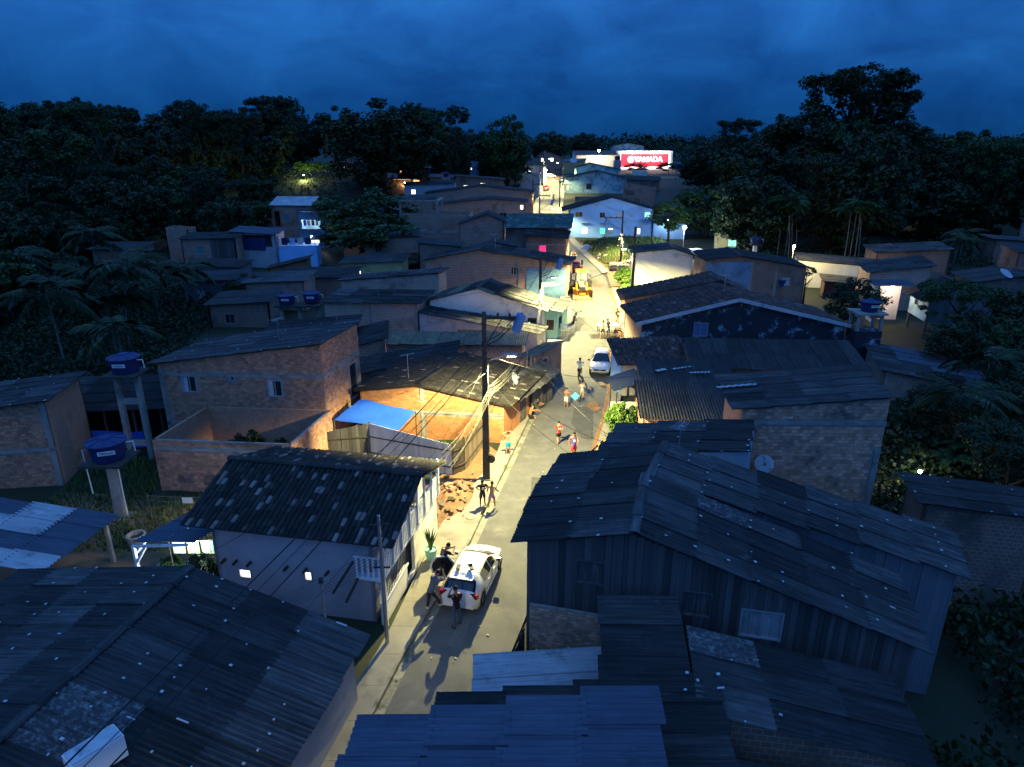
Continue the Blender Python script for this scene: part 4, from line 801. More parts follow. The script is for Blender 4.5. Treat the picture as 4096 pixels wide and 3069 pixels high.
house('far_shed_roof', 'far low blue roofed shed right of the street end', (20, 285), (29, 284), 6, 'yellow', 'zinc', z0=2, hA=9.2, hB=9.6, rake=.6, far=True, cw=3, cat='shed')
house('ochre_yard_house', 'ochre house with cyan window beside the floodlight', (33.5, 113), (39, 112), 4, 'yellow', 'sheet_dark', hA=3.2, hB=3.0, rake=.4, far=True, cw=2, ops=[('f', 1.8, 1.2, 1.3, 1.1, 'lit_mint', 0)])

# ---------------------------------------------------------------- trees and plants
def crown_mesh(seed, clumps=60, leaves=95, ls=.052, flat=.75, umbrella=False, name='crown'):
    r = random.Random(seed); b = MB()
    cs = []
    for i in range(clumps):
        while True:
            p = V((r.uniform(-1, 1), r.uniform(-1, 1), r.uniform(-.75, 1)))
            if .35 < p.length < 1: break
        p = p.normalized()*(.45+.5*r.random()**.6); cr = r.uniform(.16, .30)
        if umbrella: p.z = .55+.35*p.z*r.random() if r.random() < .7 else p.z*.5; cr = r.uniform(.13, .24)
        cs.append((p, cr))
    for p, cr in cs:
        for k in range(leaves):
            d = V((r.gauss(0, 1), r.gauss(0, 1), r.gauss(.25, 1))).normalized()
            q = p + V((d.x, d.y, d.z*flat))*cr*(r.random()**.33)*r.uniform(.75, 1.12)
            n = (d*.7 + V((r.gauss(0, .5), r.gauss(0, .5), r.gauss(.5, .5)))).normalized()
            t = n.cross(V((r.gauss(0, 1), r.gauss(0, 1), r.gauss(0, 1)))).normalized(); u = n.cross(t)
            s = ls*r.uniform(.6, 1.35); w = s*r.uniform(.45, .7)
            b.quad(q-t*s, q-u*w+n*s*.15, q+t*s-n*s*.1, q+u*w+n*s*.15)
    return b.mesh(name)
CROWNS = [crown_mesh(1), crown_mesh(2, 46, 120), crown_mesh(3, 75, 80), crown_mesh(4, 54, 105, .058)]
UMB = crown_mesh(9, 85, 110, .034, .6, True)
BUSHM = crown_mesh(12, 60, 90, .075, .9)
def trunk_mesh(seed, limbs=6, top=.72):
    r = random.Random(seed); b = MB()
    b.tube([(0, 0, -.03), (.01, .0, .3), (-.015, .01, .55), (0, 0, top)], [.045, .03, .024, .012], 7)
    for i in range(limbs):
        a = i*2.4+r.random(); z = r.uniform(.35, .6); l = r.uniform(.16, .3)
        b.tube([(0, 0, z), (math.cos(a)*l*.5, math.sin(a)*l*.5, z+.1), (math.cos(a)*l, math.sin(a)*l, z+r.uniform(.16, .3))], [.016, .011, .004], 5)
    return b.mesh('trunk', True)
TRUNKS = [trunk_mesh(1), trunk_mesh(2), trunk_mesh(3)]
tr = random.Random(21)
def tree(x, y, ztop, r, label, group=None, cm=None, mk=None, name='tree', hz=None, base=None):
    z0 = T(x, y) if base is None else base; H = ztop-z0
    root = thing(name, label, 'tree', (x, y, z0), tr.uniform(0, 6.28), group)
    ch = hz or min(H*.42, r*tr.uniform(.7, 1.25))
    tm = obj('trunk', TRUNKS[tr.randrange(3)], m['bark'], root, Matrix.Diagonal((H*.75, H*.75, H, 1)))
    c = obj('crown', cm or CROWNS[tr.randrange(4)], m[mk or tr.choice(('leaf', 'leaf', 'leaf2', 'leaf3'))], root, Matrix.Translation((0, 0, H-ch)) @ Matrix.Diagonal((r, r*tr.uniform(.9, 1.1), ch, 1)))
    if H > 9:
        obj('crown', CROWNS[tr.randrange(4)], m['leaf'], root, Matrix.Translation((0, 0, max(1.2, H*.38))) @ Matrix.Rotation(2, 4, 'Z') @ Matrix.Diagonal((r*.95, r*.95, max(ch*.8, H*.36), 1)))
    return root
# individually recognisable trees
tree(69.4,150.0,33.6,10.8, 'giant umbrella-crowned tree towering over the right forest', cm=UMB, mk='leaf', hz=11)
tree(76.4,152.0,29.8,7.1, 'second limb crown leaning right below the giant tree', cm=UMB, mk='leaf', hz=9)
tree(-30.0,165.0,27.2,12.1, 'tall domed tree at the top of the left treeline', mk='leaf')
tree(-94.5,150.0,25.5,5.6, 'broad round tree above the upper left treeline', mk='leaf')
tree(-80.1,140.0,24.0,2.2, 'slender open crowned tree sticking up at the upper left', mk='leaf', cm=UMB)
tree(-75.8,120.0,20.0,5.3, 'rounded paler tree in front of the upper left treeline', mk='leaf2')
tree(-68.7,160.0,25.3,3.5, 'narrow pointed tree on the left skyline', mk='leaf')
tree(-59.2,158.0,24.1,5.0, 'feathery flat topped tree on the left skyline', mk='leaf', cm=UMB)
tree(-14.4,190.0,25.9,3.6, 'pointed tree on the skyline left of the street end', mk='leaf')
tree(-1.3,195.0,23.8,6.8, 'rounded tree mass ending the left forest at the street', mk='leaf2')
tree(-24.1,112.0,11.0,7.9, 'dark green mango tree behind the blue lit house', mk='leaf2')
tree(-18.9,102.0,7.5,6.9, 'nearer rounded mango tree in front of its taller twin', mk='leaf2')
tree(-14.7,97.0,2.7,3.6, 'small dark tree right of the mango trees', mk='leaf')
tree(42.7,420.0,21.2,8.8, 'dark dome tree on the horizon above the far street', mk='leaf')
tree(19.2,380.0,21.5,9.7, 'far tree just right of the left forest on the horizon', mk='leaf')
tree(58.5,215.0,15.5,9.0, 'dark tree right of the red store sign', mk='leaf')
tree(72.6,240.0,19.2,5.4, 'round tree behind the store sign on the right', mk='leaf')
tree(62.5,285.0,9.2,5.5, 'small tree in front of the right end of the store sign', mk='leaf')
tree(49.6,285.0,8.8,5.5, 'small tree silhouetted against the store sign', mk='leaf')
tree(27.6,122.0,8.3,3.6, 'leafy tree hiding the right end of the blue house', mk='leaf2')
tree(36.4,130.0,9.8,6.4, 'broad green tree behind the floodlight', mk='leaf2')
tree(32.8,64.0,5.3,2.8, 'dark bushy tree left of the hut porch', mk='leaf', base=0)
tree(33.0,76.0,4.5,0.9, 'small leafy tree at the corner of the blue brick house', mk='leaf2')
tree(-29.9,75.0,3.8,2.0, 'dark bush tree beside the pale board house', mk='leaf')
tree(-26.5,72.0,2.8,2.5, 'low dark tree below the rusty shed', mk='leaf')
for q, (lab) in enumerate(('left one of the tall trees below the giant crown', 'middle one of the tall trees below the giant crown', 'right one of the tall trees below the giant crown', 'tall tree near the right edge of the skyline', 'tall tree left of the giant crown')):
    tree(*[(58.6,142.0,23.0,7.6), (64.9,138.0,21.9,8.7), (75.3,140.0,20.9,7.5), (88.6,140.0,19.3,8.9), (55.3,150.0,23.1,5.2)][q], lab, mk=('leaf', 'leaf2')[q % 2])
# forest left and right
def forest(n, xr_, yr_, hr, rr_, label, group, seed, ok=lambda x, y: True):
    r = random.Random(seed); pts = []; k = 0
    while len(pts) < n and k < 4000:
        k += 1; x, y = r.uniform(*xr_), r.uniform(*yr_)
        if not ok(x, y) or any((x-a)**2+(y-b)**2 < 17 for a, b in pts): continue
        pts.append((x, y)); h = r.uniform(*hr); q_ = r.random(); tree(x, y, T(x, y)+h*(1.15 if q_ < .12 else 1), r.uniform(*rr_)*(.7+h/40)*(.7 if q_ > .85 else 1), label, group, UMB if q_ < .2 else None)
forest(95, (-190, -24), (135, 215), (11, 18.5), (4.5, 7.5), 'dark rainforest tree in the dense wood on the left hill', 'left hill forest', 5, lambda x, y: not (-60 < x < 5 and y < 196) and x < -24-(y < 150)*25)
forest(92, (-135, -38), (50, 136), (6, 13), (3.2, 5.8), 'dark tree in the left valley wood below the hill', 'left valley wood', 6, lambda x, y: x < -40-(y-50)*.05 and not (-60 < x < -28 and 78 < y < 112) and not (-46 < x < -28 and y < 132) and x > -1.0*y-10)
forest(22, (-40, -2), (205, 260), (10, 16), (4.5, 7), 'dark tree in the wood behind the hill houses', 'wood behind hill houses', 8, lambda x, y: x < -4)
forest(80, (34, 190), (108, 210), (11, 19), (4.5, 7.5), 'dark tree in the dense wood on the right', 'right forest', 7, lambda x, y: x > 36+(y-118)*.28 and x < y*1.0 and not (60 < x < 98 and y < 118))
forest(22, (24, 60), (16, 58), (4, 7.5), (2.6, 4.2), 'dark shrubby tree in the thicket at the lower right', 'lower right thicket', 9, lambda x, y: x > 25+max(0, y-36)*.55 and x < y*.9+8 and not (y > 40 and x < 34) and not (y < 24 and x < 22))
def undergrowth(label, fx, n, seed, hh=(.3, 1.6)):
    r = random.Random(seed); b = MB()
    for i in range(n):
        x, y = fx(r); z = T(x, y)+r.uniform(.0, hh[1]); cr = r.uniform(.3, .9)
        for k in range(22):
            d = V((r.gauss(0, 1), r.gauss(0, 1), r.gauss(.2, .8))).normalized()*cr; q = V((x, y, z))+d; s = r.uniform(.09, .22)
            t = V((r.gauss(0, 1), r.gauss(0, 1), r.gauss(0, 1))).normalized(); u = t.cross(d).normalized(); b.quad(q-t*s, q-u*s*.6, q+t*s, q+u*s*.6)
    return tag(b.build('undergrowth', m['leaf'], None), label, 'undergrowth', None, 'stuff')
undergrowth('dark undergrowth on the slope at the lower right', lambda r: (lambda y: (r.uniform(17.5 if y > 17 else 11.5, 44), y))(r.uniform(6, 44)), 3200, 3)
undergrowth('dark undergrowth filling the left valley', lambda r: (lambda y: (r.uniform(-y*.85-4, -24-(y-40)*.25), y))(r.uniform(42, 84)), 2200, 4)
undergrowth('dark scrub between the houses and the right forest', lambda r: (r.uniform(34, 100), r.uniform(92, 116)), 900, 5)
undergrowth('dark scrub covering the left hillside', lambda r: (r.uniform(-110, -28), r.uniform(128, 178)), 1500, 6, (.3, 2.4))
# far woods on the horizon, one mass
def far_woods():
    r = random.Random(4); b = MB()
    for i in range(1500):
        y = r.uniform(430, 1000); x = r.uniform(-.62, .78)*y; z = rise(y)+r.uniform(4, 11); cr = r.uniform(4, 8)
        for k in range(26):
            d = V((r.gauss(0, 1), r.gauss(0, 1), r.gauss(.2, .8))).normalized()*cr; q = V((x, y, z))+d; s = r.uniform(.8, 1.9)
            t = V((r.gauss(0, 1), r.gauss(0, 1), r.gauss(0, 1))).normalized(); u = t.cross(d).normalized()
            b.quad(q-t*s, q-u*s*.6, q+t*s, q+u*s*.6)
    return tag(b.build('distant_woods', m['leaf'], None), 'distant dark woodland along the whole horizon', 'woodland', None, 'stuff')
far_woods()
# palms
def frond_mesh(seed, n=22):
    r = random.Random(seed); b = MB(); rib = []
    for i in range(9):
        t = i/8; rib.append(V((t*.95, 0, .35*t-.75*t*t)))
    b.tube(rib, [.012*(1-.8*i/8) for i in range(9)], 3)
    for i in range(n):
        t = .12+.86*i/n; p = V((t*.95, 0, .35*t-.75*t*t)); l = .32*math.sin(math.pi*min(1, t*.9+.12))+.05
        for s in (-1, 1):
            e = p+V((l*.45, s*l*.8, -l*r.uniform(.35, .75))); mid = (p+e)/2+V((.02, 0, l*.12)); w = V((.028, 0, 0))
            b.quad(p, mid-w, e, mid+w)
    return b.mesh('frond')
FRONDS = [frond_mesh(1), frond_mesh(2)]
def palm(x, y, h, label, group=None, lean=(0, 0), fl=2.6, nf=12, r0=.09, mk='leaf2', bark='palm_bark'):
    z0 = T(x, y); root = thing('palm_tree', label, 'palm', (x, y, z0), tr.uniform(0, 6), group)
    pts = [V((lean[0]*t*t*h, lean[1]*t*t*h, h*t)) for t in (0, .25, .5, .75, 1)]
    MB().tube(pts, [r0, r0*.85, r0*.75, r0*.7, r0*.6], 6).build('trunk', m[bark], root, True)
    for k in range(nf):
        a = k*2.399+tr.uniform(-.2, .2); e = tr.uniform(-.25, .75)*(.5+.5*k/nf)
        mx = Matrix.Translation(pts[-1]) @ Matrix.Rotation(a, 4, 'Z') @ Matrix.Rotation(-e, 4, 'Y') @ Matrix.Scale(fl*tr.uniform(.8, 1.1), 4)
        obj('frond', FRONDS[k % 2], m[mk], root, mx)
    return root
for x, yt, Y, ln in ((1688, 445, 106, (-.06, 0)), (1713, 425, 107, (.0, 0)), (1742, 440, 104, (.16, 0)), (1752, 445, 106, (.2, .02)), (1765, 450, 105, (.22, 0)), (1843, 470, 100, (-.02, 0)), (1858, 465, 101, (.01, 0)), (1872, 470, 100, (.03, 0)), (1890, 462, 101, (.1, 0)), (1640, 480, 112, (0, 0)), (1608, 505, 110, (.03, 0))):
    r_ = [0]; X = (x-1105.5)/1474*(Y*.9415+2.5)-ln[0]*9
    palm(X, Y, 8.6+tr.uniform(-.5, .8), 'slender pale stemmed palm in the clump before the right forest', 'slender palms before the right forest', ln)
pl = random.Random(31)
n_ = 0
while n_ < 26:
    y = pl.uniform(44, 100); x = pl.uniform(-75, -24)
    if not (x < -24-(y-44)*.35 and x > -.86*y-6) or (80 < y < 130 and -60 < x < -26): continue
    n_ += 1; palm(x, y, pl.uniform(3.5, 8), 'dark drooping palm in the thicket on the left', 'palms in the left thicket', (pl.uniform(-.1, .1), 0), pl.uniform(3, 4.2), 13, .11, 'leaf')
for x, y in ((27, 38), (31, 42), (62, 96), (68, 104)): palm(x, y, 4.5, 'dark palm standing among the trees on the right', 'palms among the right trees', (.05, 0), 3.2, 12, .11, 'leaf')
# banana plants
def banana(x, y, label, n=7, L=2.4, z0=None):
    root = thing('banana_plant', label, 'plant', (x, y, T(x, y) if z0 is None else z0), tr.uniform(0, 6))
    MB().tube([(0, 0, 0), (.03, 0, .8), (0, 0, 1.5)], [.14, .11, .07], 7).build('stem', m['leaf2'], root, True)
    for k in range(n):
        b = MB(); a = k*2.4; w = .32; pr = None
        for i in range(7):
            t = i/6; p = V((t*L*.75, 0, 1.4+L*(.75*t-.75*t*t))); ww = w*math.sin(math.pi*min(.97, .1+t*.9))
            cur = (p+V((0, -ww, -.08)), p, p+V((0, ww, -.08)))
            if pr: b.quad(pr[0], pr[1], cur[1], cur[0]); b.quad(pr[1], pr[2], cur[2], cur[1])
            pr = cur
        obj('leaf', b.mesh('leaf', True), m['leaf2'], root, Matrix.Rotation(a, 4, 'Z'))
    return root
banana(27.6, 37.2, 'large banana plant in the thicket right of the tank yard', 8, 2.8); banana(30.2, 39.5, 'smaller banana plant deeper in the right thicket', 7, 2.4); banana(25.6, 36.0, 'banana plant at the left edge of the right thicket', 6, 2.2)
# bushes
def bush(x, y, r, hgt, label, mk='leaf_bright', z0=None, name='bush'):
    root = thing(name, label, 'bush', (x, y, T(x, y) if z0 is None else z0), tr.uniform(0, 6))
    MB().tube([(0, 0, 0), (.02, 0, hgt*.3), (.0, .02, hgt*.6)], [.05, .04, .02], 6).build('stem', m['bark'], root)
    obj('foliage', BUSHM, m[mk], root, Matrix.Translation((0, 0, hgt*.52)) @ Matrix.Diagonal((r, r, hgt*.5, 1)))
    return root
bush(6.75, 39.7, 1.0, 2.3, 'clipped bright green bush at the right kerb')
bush(7.75, 39.4, .75, 2.1, 'darker half of the green hedge beside the air conditioner', 'leaf2')
for x, y, s, l in ((14.6, 78, 1.2, 'yellow green shrub at the foot of the junction lamp pole'), (13.9, 81, .9, 'leafy shrub on the kerb before the white corner house'), (14.4, 86.5, 1.5, 'tall shrub under the white box sign at the junction')):
    bush(x, y, s, s*1.7, l)
bush(-12.4, 23.4, .75, 2.1, 'flowering shrub with yellow blossoms at the corner of the tiled house', 'leaf2')
bush(-14.7, 25.2, .5, .8, 'fern like shrub by the white canopy post', 'leaf2')
bush(-.35, 40.0, .35, .9, 'small leafy plant at the corner of the orange brick house')
bush(2.4, 52.2, .35, .7, 'bright weed clump beside the red motorcycle')
for k, (x, y, s) in enumerate(((-16.6, 34.2, .8), (-14.9, 34.9, 1.0), (-13.3, 35.4, .6))): bush(x, y, s, s*1.6+.8, 'overgrown shrub inside the roofless brick shell, ' + ('left one', 'middle one', 'right one')[k], 'leaf')
# grass
def grass(label, region, n, hh, seed, mk='grass', zoff=0.0, name='grass'):
    r = random.Random(seed); b = MB(); k = 0
    while k < n:
        x, y = r.uniform(region[0], region[1]), r.uniform(region[2], region[3])
        if len(region) > 4 and not region[4](x, y): continue
        k += 1; z = T(x, y)+zoff+(region[5](x, y) if len(region) > 5 else 0); h_ = hh*r.uniform(.5, 1.3); a = r.uniform(0, 6.28); w = .03+h_*.06; dx, dy = math.cos(a), math.sin(a)
        b.v += [(x-dx*w, y-dy*w, z-.03), (x+dx*w, y+dy*w, z-.03), (x+r.gauss(0, .25)*h_, y+r.gauss(0, .25)*h_, z+h_)]; n3 = len(b.v); b.f.append((n3-3, n3-2, n3-1)); b.uv.append(None)
    return tag(b.build(name, m[mk], None), label, 'grass', None, 'stuff')
mound = lambda x, y: 1.6*sm(13.2, 17, x+(y-100)*.05)*sm(92, 104, y)*(1-sm(117, 122, y))
b = MB(); nx = 14
for j in range(14):
    for i in range(nx): y = 95+j*2.2; x = xr(y)+1.3+i*.95; b.v.append((x, y, T(x, y)-.02+mound(x, y)+.15*mnoise.noise(V((x, y, 1)))*mound(x, y)))
for j in range(13):
    for i in range(nx-1): b.f.append((j*nx+i, j*nx+i+1, j*nx+nx+i+1, j*nx+nx+i)); b.uv.append(None)
struct(b.build('grass_bank', m['earth'], None, True))
grass('green grass covering the bank below the blue house', (12.4, 25, 98, 124, lambda x, y: x > xr(y)+1.6, mound), 7000, .55, 3)
grass('dark grass in the yard left of the tiled house', (-24, -12.6, 26.5, 36, lambda x, y: not (-19 < x and y > 31.6)), 5000, .28, 4, zoff=.12)
grass('weeds in the lot behind the board fence', (-9.6, -1, 34.4, 38.4, lambda x, y: y > 36.8-.1*x and x < -2.5), 1200, .3, 5, 'leaf_bright')

# ---------------------------------------------------------------- lamps, poles, wires
M_['lamp_on'] = mat('lamp_lens_lit', (1, .9, .6), emit=(1, .86, .5), es=40)
M_['flood_on'] = mat('floodlight_lit', (1, 1, 1), emit=(.85, .95, 1), es=60)
LAMP_COL = (1.0, .88, .38)
LAMP_GAIN = 1.5
def spot(root, loc, power, color=LAMP_COL, cone=158, blend=.45, r=.10, kind='SPOT'):
    l = bpy.data.lights.new('lamp_light', kind); l.energy = power; l.color = color; l.shadow_soft_size = r
    if kind == 'SPOT':
        # street luminaire photometry: brighter off-axis than straight down, so that the road is evenly lit
        l.spot_size = rad(cone); l.spot_blend = .45; l.use_nodes = True; nt = l.node_tree; N = nt.nodes; em = N['Emission']
        tc = N.new('ShaderNodeTexCoord'); sx = N.new('ShaderNodeSeparateXYZ'); ab = N.new('ShaderNodeMath'); ab.operation = 'ABSOLUTE'; pw = N.new('ShaderNodeMath'); pw.operation = 'POWER'; pw.inputs[1].default_value = -1.9
        mn = N.new('ShaderNodeMath'); mn.operation = 'MINIMUM'; mn.inputs[1].default_value = 4.5
        nt.links.new(tc.outputs['Normal'], sx.inputs[0]); nt.links.new(sx.outputs['Z'], ab.inputs[0]); nt.links.new(ab.outputs[0], pw.inputs[0]); nt.links.new(pw.outputs[0], mn.inputs[0]); nt.links.new(mn.outputs[0], em.inputs['Strength'])
    o = bpy.data.objects.new('lamp_light', l); C.objects.link(o); o.parent = root; o.location = loc; return o
def street_pole(x, y, h, label, lamp=None, power=3200, cross=None, box=False, w=.30, cone=152, name='street_pole'):
    """square concrete pole; lamp=(dx,dy,z) is the luminaire relative to the foot"""
    z0 = T(x, y) if not (xi(max(0, y)) < x < xr(max(0, y))+1.2) else .1+rise(y)
    root = thing(name, label, 'street pole', (x, y, z0), 0)
    MB().hexa([(-w/2, -w*.4, -.2), (w/2, -w*.4, -.2), (w/2, w*.4, -.2), (-w/2, w*.4, -.2), (-w*.3, -w*.25, h), (w*.3, -w*.25, h), (w*.3, w*.25, h), (-w*.3, w*.25, h)]).build('post', m['polec'], root)
    if lamp:
        dx, dy, z = lamp
        MB().tube([(w*.45, 0, z*.72), (w*.42, 0, z-.2), (w*.42+dx*.2, dy*.2, z-.12), (dx, dy, z+.12)], .03, 6).build('lamp_arm', m['metal'], root)
        hd = MB().box((dx+.2*(1 if dx > 0 else -1), dy, z+.12), (.7, .24, .1)).build('luminaire', m['metal'], root)
        MB().box((dx+.25*(1 if dx > 0 else -1), dy, z+.045), (.42, .18, .04)).build('lens', m['lamp_on'], hd)
        spot(root, (dx+.25*(1 if dx > 0 else -1), dy, z-.02), power*LAMP_GAIN, cone=cone)
        MB().tube([(w*.55, -.05, 0), (w*.45, -.05, z-.1)], .035, 6).build('conduit', m['cable_pale'], root)
    if cross:
        ln, z = cross
        MB().box((ln/2, -.02, z), (abs(ln), .12, .14)).build('crossarm', m['polec'], root)
        for k in range(3): MB().lathe([(.05, 0), (.07, .08), (.04, .16), (.02, .2)], (ln*(.35+.3*k), -.02, z+.07), 8).build('insulator', m['polec'], root)
        MB().tube([(w*.3, 0, z-1.4), (ln*.45, 0, z-.08)], .025, 5).build('brace', m['polec'], root)
    if box:
        bx = box; mx = Matrix.Rotation(rad(18), 3, 'Y') @ Matrix.Rotation(rad(20), 3, 'Z')
        MB().box((bx[0], bx[1], bx[2]), (.34, .42, .95), m=mx).build('hanging_box', mat('blue_enclosure', (.10, .25, .55), (.08, .2, .45), 3, rough=.5), root)
        MB().tube([(w*.3, 0, bx[2]-1.2), (bx[0]*.4, bx[1]*.5, bx[2]-.9), (bx[0]*.8, bx[1], bx[2]-.2)], .03, 6).build('cable_loop', m['cable'], root)
        MB().tube([(w*.3, 0, bx[2]-1.0), (bx[0]*.45, bx[1]*.5, bx[2]-.6), (bx[0]*.85, bx[1], bx[2]+.2)], .022, 6).build('cable_loop', m['cable'], root)
    return root
street_pole(-11.4, -8, 9.3, 'street pole below the lower edge of the view', (2.4, .1, 8.2), 4200, cone=161)
p1 = street_pole(-1.42, 33.6, 9.4, 'tall dark concrete pole with street lamp beside the orange brick house', (1.15, .05, 7.0), 2600, (2.0, 9.1), (1.75, -.1, 8.85), .36)
MB().lathe([(.20, -.03), (.24, 0), (.2, .03)], (.28, -.2, 1.3), 14, Matrix.Rotation(rad(80), 3, 'X')).build('cable_coil', m['cable'], p1); MB().box((.22, -.2, 1.6), (.1, .08, .14)).build('meter_box', m['metal'], p1)
p2 = street_pole(2.55, 61.0, 8.2, 'dark pole with lit lamp before the white gable house', (1.0, .1, 5.9), 2900, (1.6, 7.7), (1.7, -.1, 7.2), .34)
p3 = street_pole(13.5, 76, 8.7, 'dark pole with curved lamp arm at the white corner house', (-.9, 0, 6.2), 4200, (-1.7, 7.6), None, .34)
p3b = street_pole(15.7, 99, 8.2, 'leaning dark pole with cable tangle on the grass bank', (-1.4, 0, 5.6), 2200, (-2.6, 7.2), (-2.3, 0, 6.6), .3)
p4 = street_pole(4.9, 125, 8.0, 'dark pole with lamp beside the street past the green roof', (2.1, 0, 5.4), 800, (1.9, 7.7), (2.2, 0, 6.5), .3)
p5 = street_pole(4.4, 150, 8.4, 'pole with crossarm at the end of the long brick building', (1.6, 0, 6.2), 1800, (2.2, 7.4), None, .3)
p6 = street_pole(11.6, 172, 9.2, 'pole on the right of the far street', (-1.3, 0, 6.4), 3400, (-1.5, 8.8), None, .3)
p7 = street_pole(8.0, 205, 8.8, 'pole on the left of the far street beside the red car', (1.6, 0, 6.4), 3400, (1.5, 8.4), None, .3)
p8 = street_pole(16.2, 226, 9.2, 'pole on the right near the far street end', (-1.6, 0, 7.0), 3400, (-1.5, 8.8), None, .3)
p9 = street_pole(11, 250, 8.8, 'pole with lamp at the far end of the street', (1.8, 0, 7), 3400, None, None, .3)
# steel pole with service wires before the tiled house
sp = thing('service_pole', 'thin grey steel pole standing on the pavement before the tiled house', 'pole', (-4.62, 20.6, .1))
MB().tube([(0, 0, 0), (.0, 0, 1.6), (.02, 0, 5.4)], [.075, .07, .055], 8).build('post', m['metal'], sp); MB().bar((-.35, 0, 5.0), (.35, .05, 5.05), .05).build('crossarm', m['timber'], sp)
MB().bar((-.3, .0, 3.3), (.3, .0, 3.3), .05).build('bracket', m['timber'], sp)
an = thing('antenna_mast', 'short antenna mast at the eave of the lower left roof', 'antenna', (-6.3, 19.0, 2.6))
MB().tube([(0, 0, -.3), (0, 0, 1.35)], .05, 7).build('mast', m['metal'], an); MB().box((0, 0, 1.4), (.14, .14, .16)).build('mast_head', m['timber'], an); MB().tube([(.0, 0, 1.4), (.3, 0, 1.5)], .012, 5).build('yagi', m['metal'], an)
for k in range(4): MB().tube([(.08+k*.07, -.12, 1.44+k*.02), (.08+k*.07, .12, 1.44+k*.02)], .006, 4).build('element', m['metal'], an)
for k in range(2): # steel posts beside the shack
    o = thing('steel_post', ('left', 'right')[k] + ' one of two thin grey posts at the pavement before the corner shack', 'pole', (1.05+.35*k, 46.1+.9*k, .1)); MB().tube([(0, 0, -.2), (0, 0, 3.6-.8*k)], .06, 8).build('post', m['metal'], o); MB().box((0, 0, 3.6-.8*k), (.12, .12, .08)).build('cap', m['metal'], o)

def cat_pts(a, b, sag, n=14):
    a, b = V(a), V(b); return [a.lerp(b, i/n) - V((0, 0, sag*4*(i/n)*(1-i/n))) for i in range(n+1)]
def bundle(name, label, items, mk='cable', r=.012, group=None, cat='cable'):
    root = thing(name, label, cat, (0, 0, 0), 0, group)
    for a, b, s in items: MB().tube(cat_pts(a, b, s), r, 4, False).build('cable', m[mk], root)
    return root
P1 = V((-1.42, 33.6, 0)); wr = random.Random(2)
def fan(a, c, n, ja, jc, sag): return [(V(a)+V([wr.gauss(0, ja) for _ in range(3)]), V(c)+V([wr.gauss(0, jc) for _ in range(3)]), sag*wr.uniform(.5, 1.4)) for _ in range(n)]
bundle('cable_bundle', 'pale cable bundle fanning from the tall pole to the tiled house', fan((-1.2, 33.5, 5.3), (-3.0, 28.4, 3.8), 6, .10, .30, .35), 'cable_pale', .008)
bundle('cable_bundle', 'pale cables strung from the tall pole past the satellite dish', fan((-1.2, 33.6, 5.3), (1.4, 48, 4.3), 4, .10, .25, .5), 'cable_pale', .012)
bundle('cable_bundle', 'pale cables crossing the pavement to the steel posts', fan((-1.2, 33.5, 5.2), (1.1, 46.1, 3.5), 4, .08, .08, .3), 'cable_pale', .01)
bundle('cable_bundle', 'pale cable tangle hanging from the second pole', fan((2.7, 60.8, 5.0), (1.9, 52, 3.0), 9, .1, .3, .4) + fan((2.7, 60.8, 5.0), (3.9, 63, 3), 4, .1, .2, .2), 'cable_pale', .008)
bundle('cable_bundle', 'pale cable tangle on the leaning pole of the grass bank', fan((15.7, 98.8, 5.0), (13.6, 76.2, 5.2), 8, .12, .2, .9) + fan((15.7, 98.8, 5.0), (15, 93, 3), 5, .1, .5, .3), 'cable_pale', .016)
bundle('cable_bundle', 'pale wires crossing the junction from the corner pole', fan((13.4, 75.9, 5.4), (2.7, 60.9, 5.3), 4, .06, .1, .7) + fan((13.4, 76, 5.2), (6.3, 82, 4.0), 2, .1, .2, .5), 'cable_pale', .010)
bundle('power_line', 'thick black power line from the tall pole to the lower left', [(P1+V((.2, -.1, 8.2)), (-11.3, -7.9, 8.8), .55), (P1+V((.1, -.1, 7.3)), (-11.4, -7.9, 7.9), .6)], 'cable', .022)
bundle('power_line', 'thin wires crossing the tiled roof towards the lower left', [(P1+V((1.7, 0, 9.2)), (-10.4, -7.9, 9.2), .35), (P1+V((.1, 0, 6.3)), (-10.9, 18.6, 4.6), .5)], 'cable', .010)
bundle('power_line', 'black wires between the tall pole and the second pole', [(P1+V((1.8, 0, 9.2)), (4.0, 61, 7.9), .4), (P1+V((1.0, 0, 9.2)), (3.2, 61, 7.9), .4), (P1+V((.2, 0, 8.0)), (2.6, 61, 6.9), .5)], 'cable', .011)
bundle('service_wires', 'black service wires crossing the street to the right roofs', [(P1+V((.3, 0, 5.8)), (3.0, 24, 5.7), .4), (P1+V((.3, 0, 6.4)), (4.1, 26, 5.7), .5), (P1+V((.2, 0, 7.2)), (7.6, 41.8, 3.2), .5), ((2.7, 60.9, 6.0), (8.0, 46.8, 3.4), .5), ((2.7, 60.9, 6.4), (10.1, 52.5, 4.6), .5), ((1.1, 46.1, 3.6), (4.1, 27, 5.7), .4)], 'cable', .011)
bundle('power_line', 'black wires running on from the second pole up the street', [((4.0, 61, 7.9), (11.9, 76, 7.7), .5), ((2.6, 61, 7.4), (4.9, 125, 7.7), 1.2), ((4.1, 61, 7.9), (6.6, 125, 7.8), 1.2)], 'cable', .014)
bundle('power_line', 'black wires along the far street', [((5, 125, 8), (4.5, 150, 9.3), .5), ((6.6, 125, 8), (6.4, 150, 8.8), .5), ((4.5, 150, 9.3), (11.5, 172, 10.8), .5), ((11.5, 172, 10.8), (16.1, 226, 12.5), .9), ((15.7, 99, 8.0), (11.6, 172, 10.6), 1.5)], 'cable', .022)
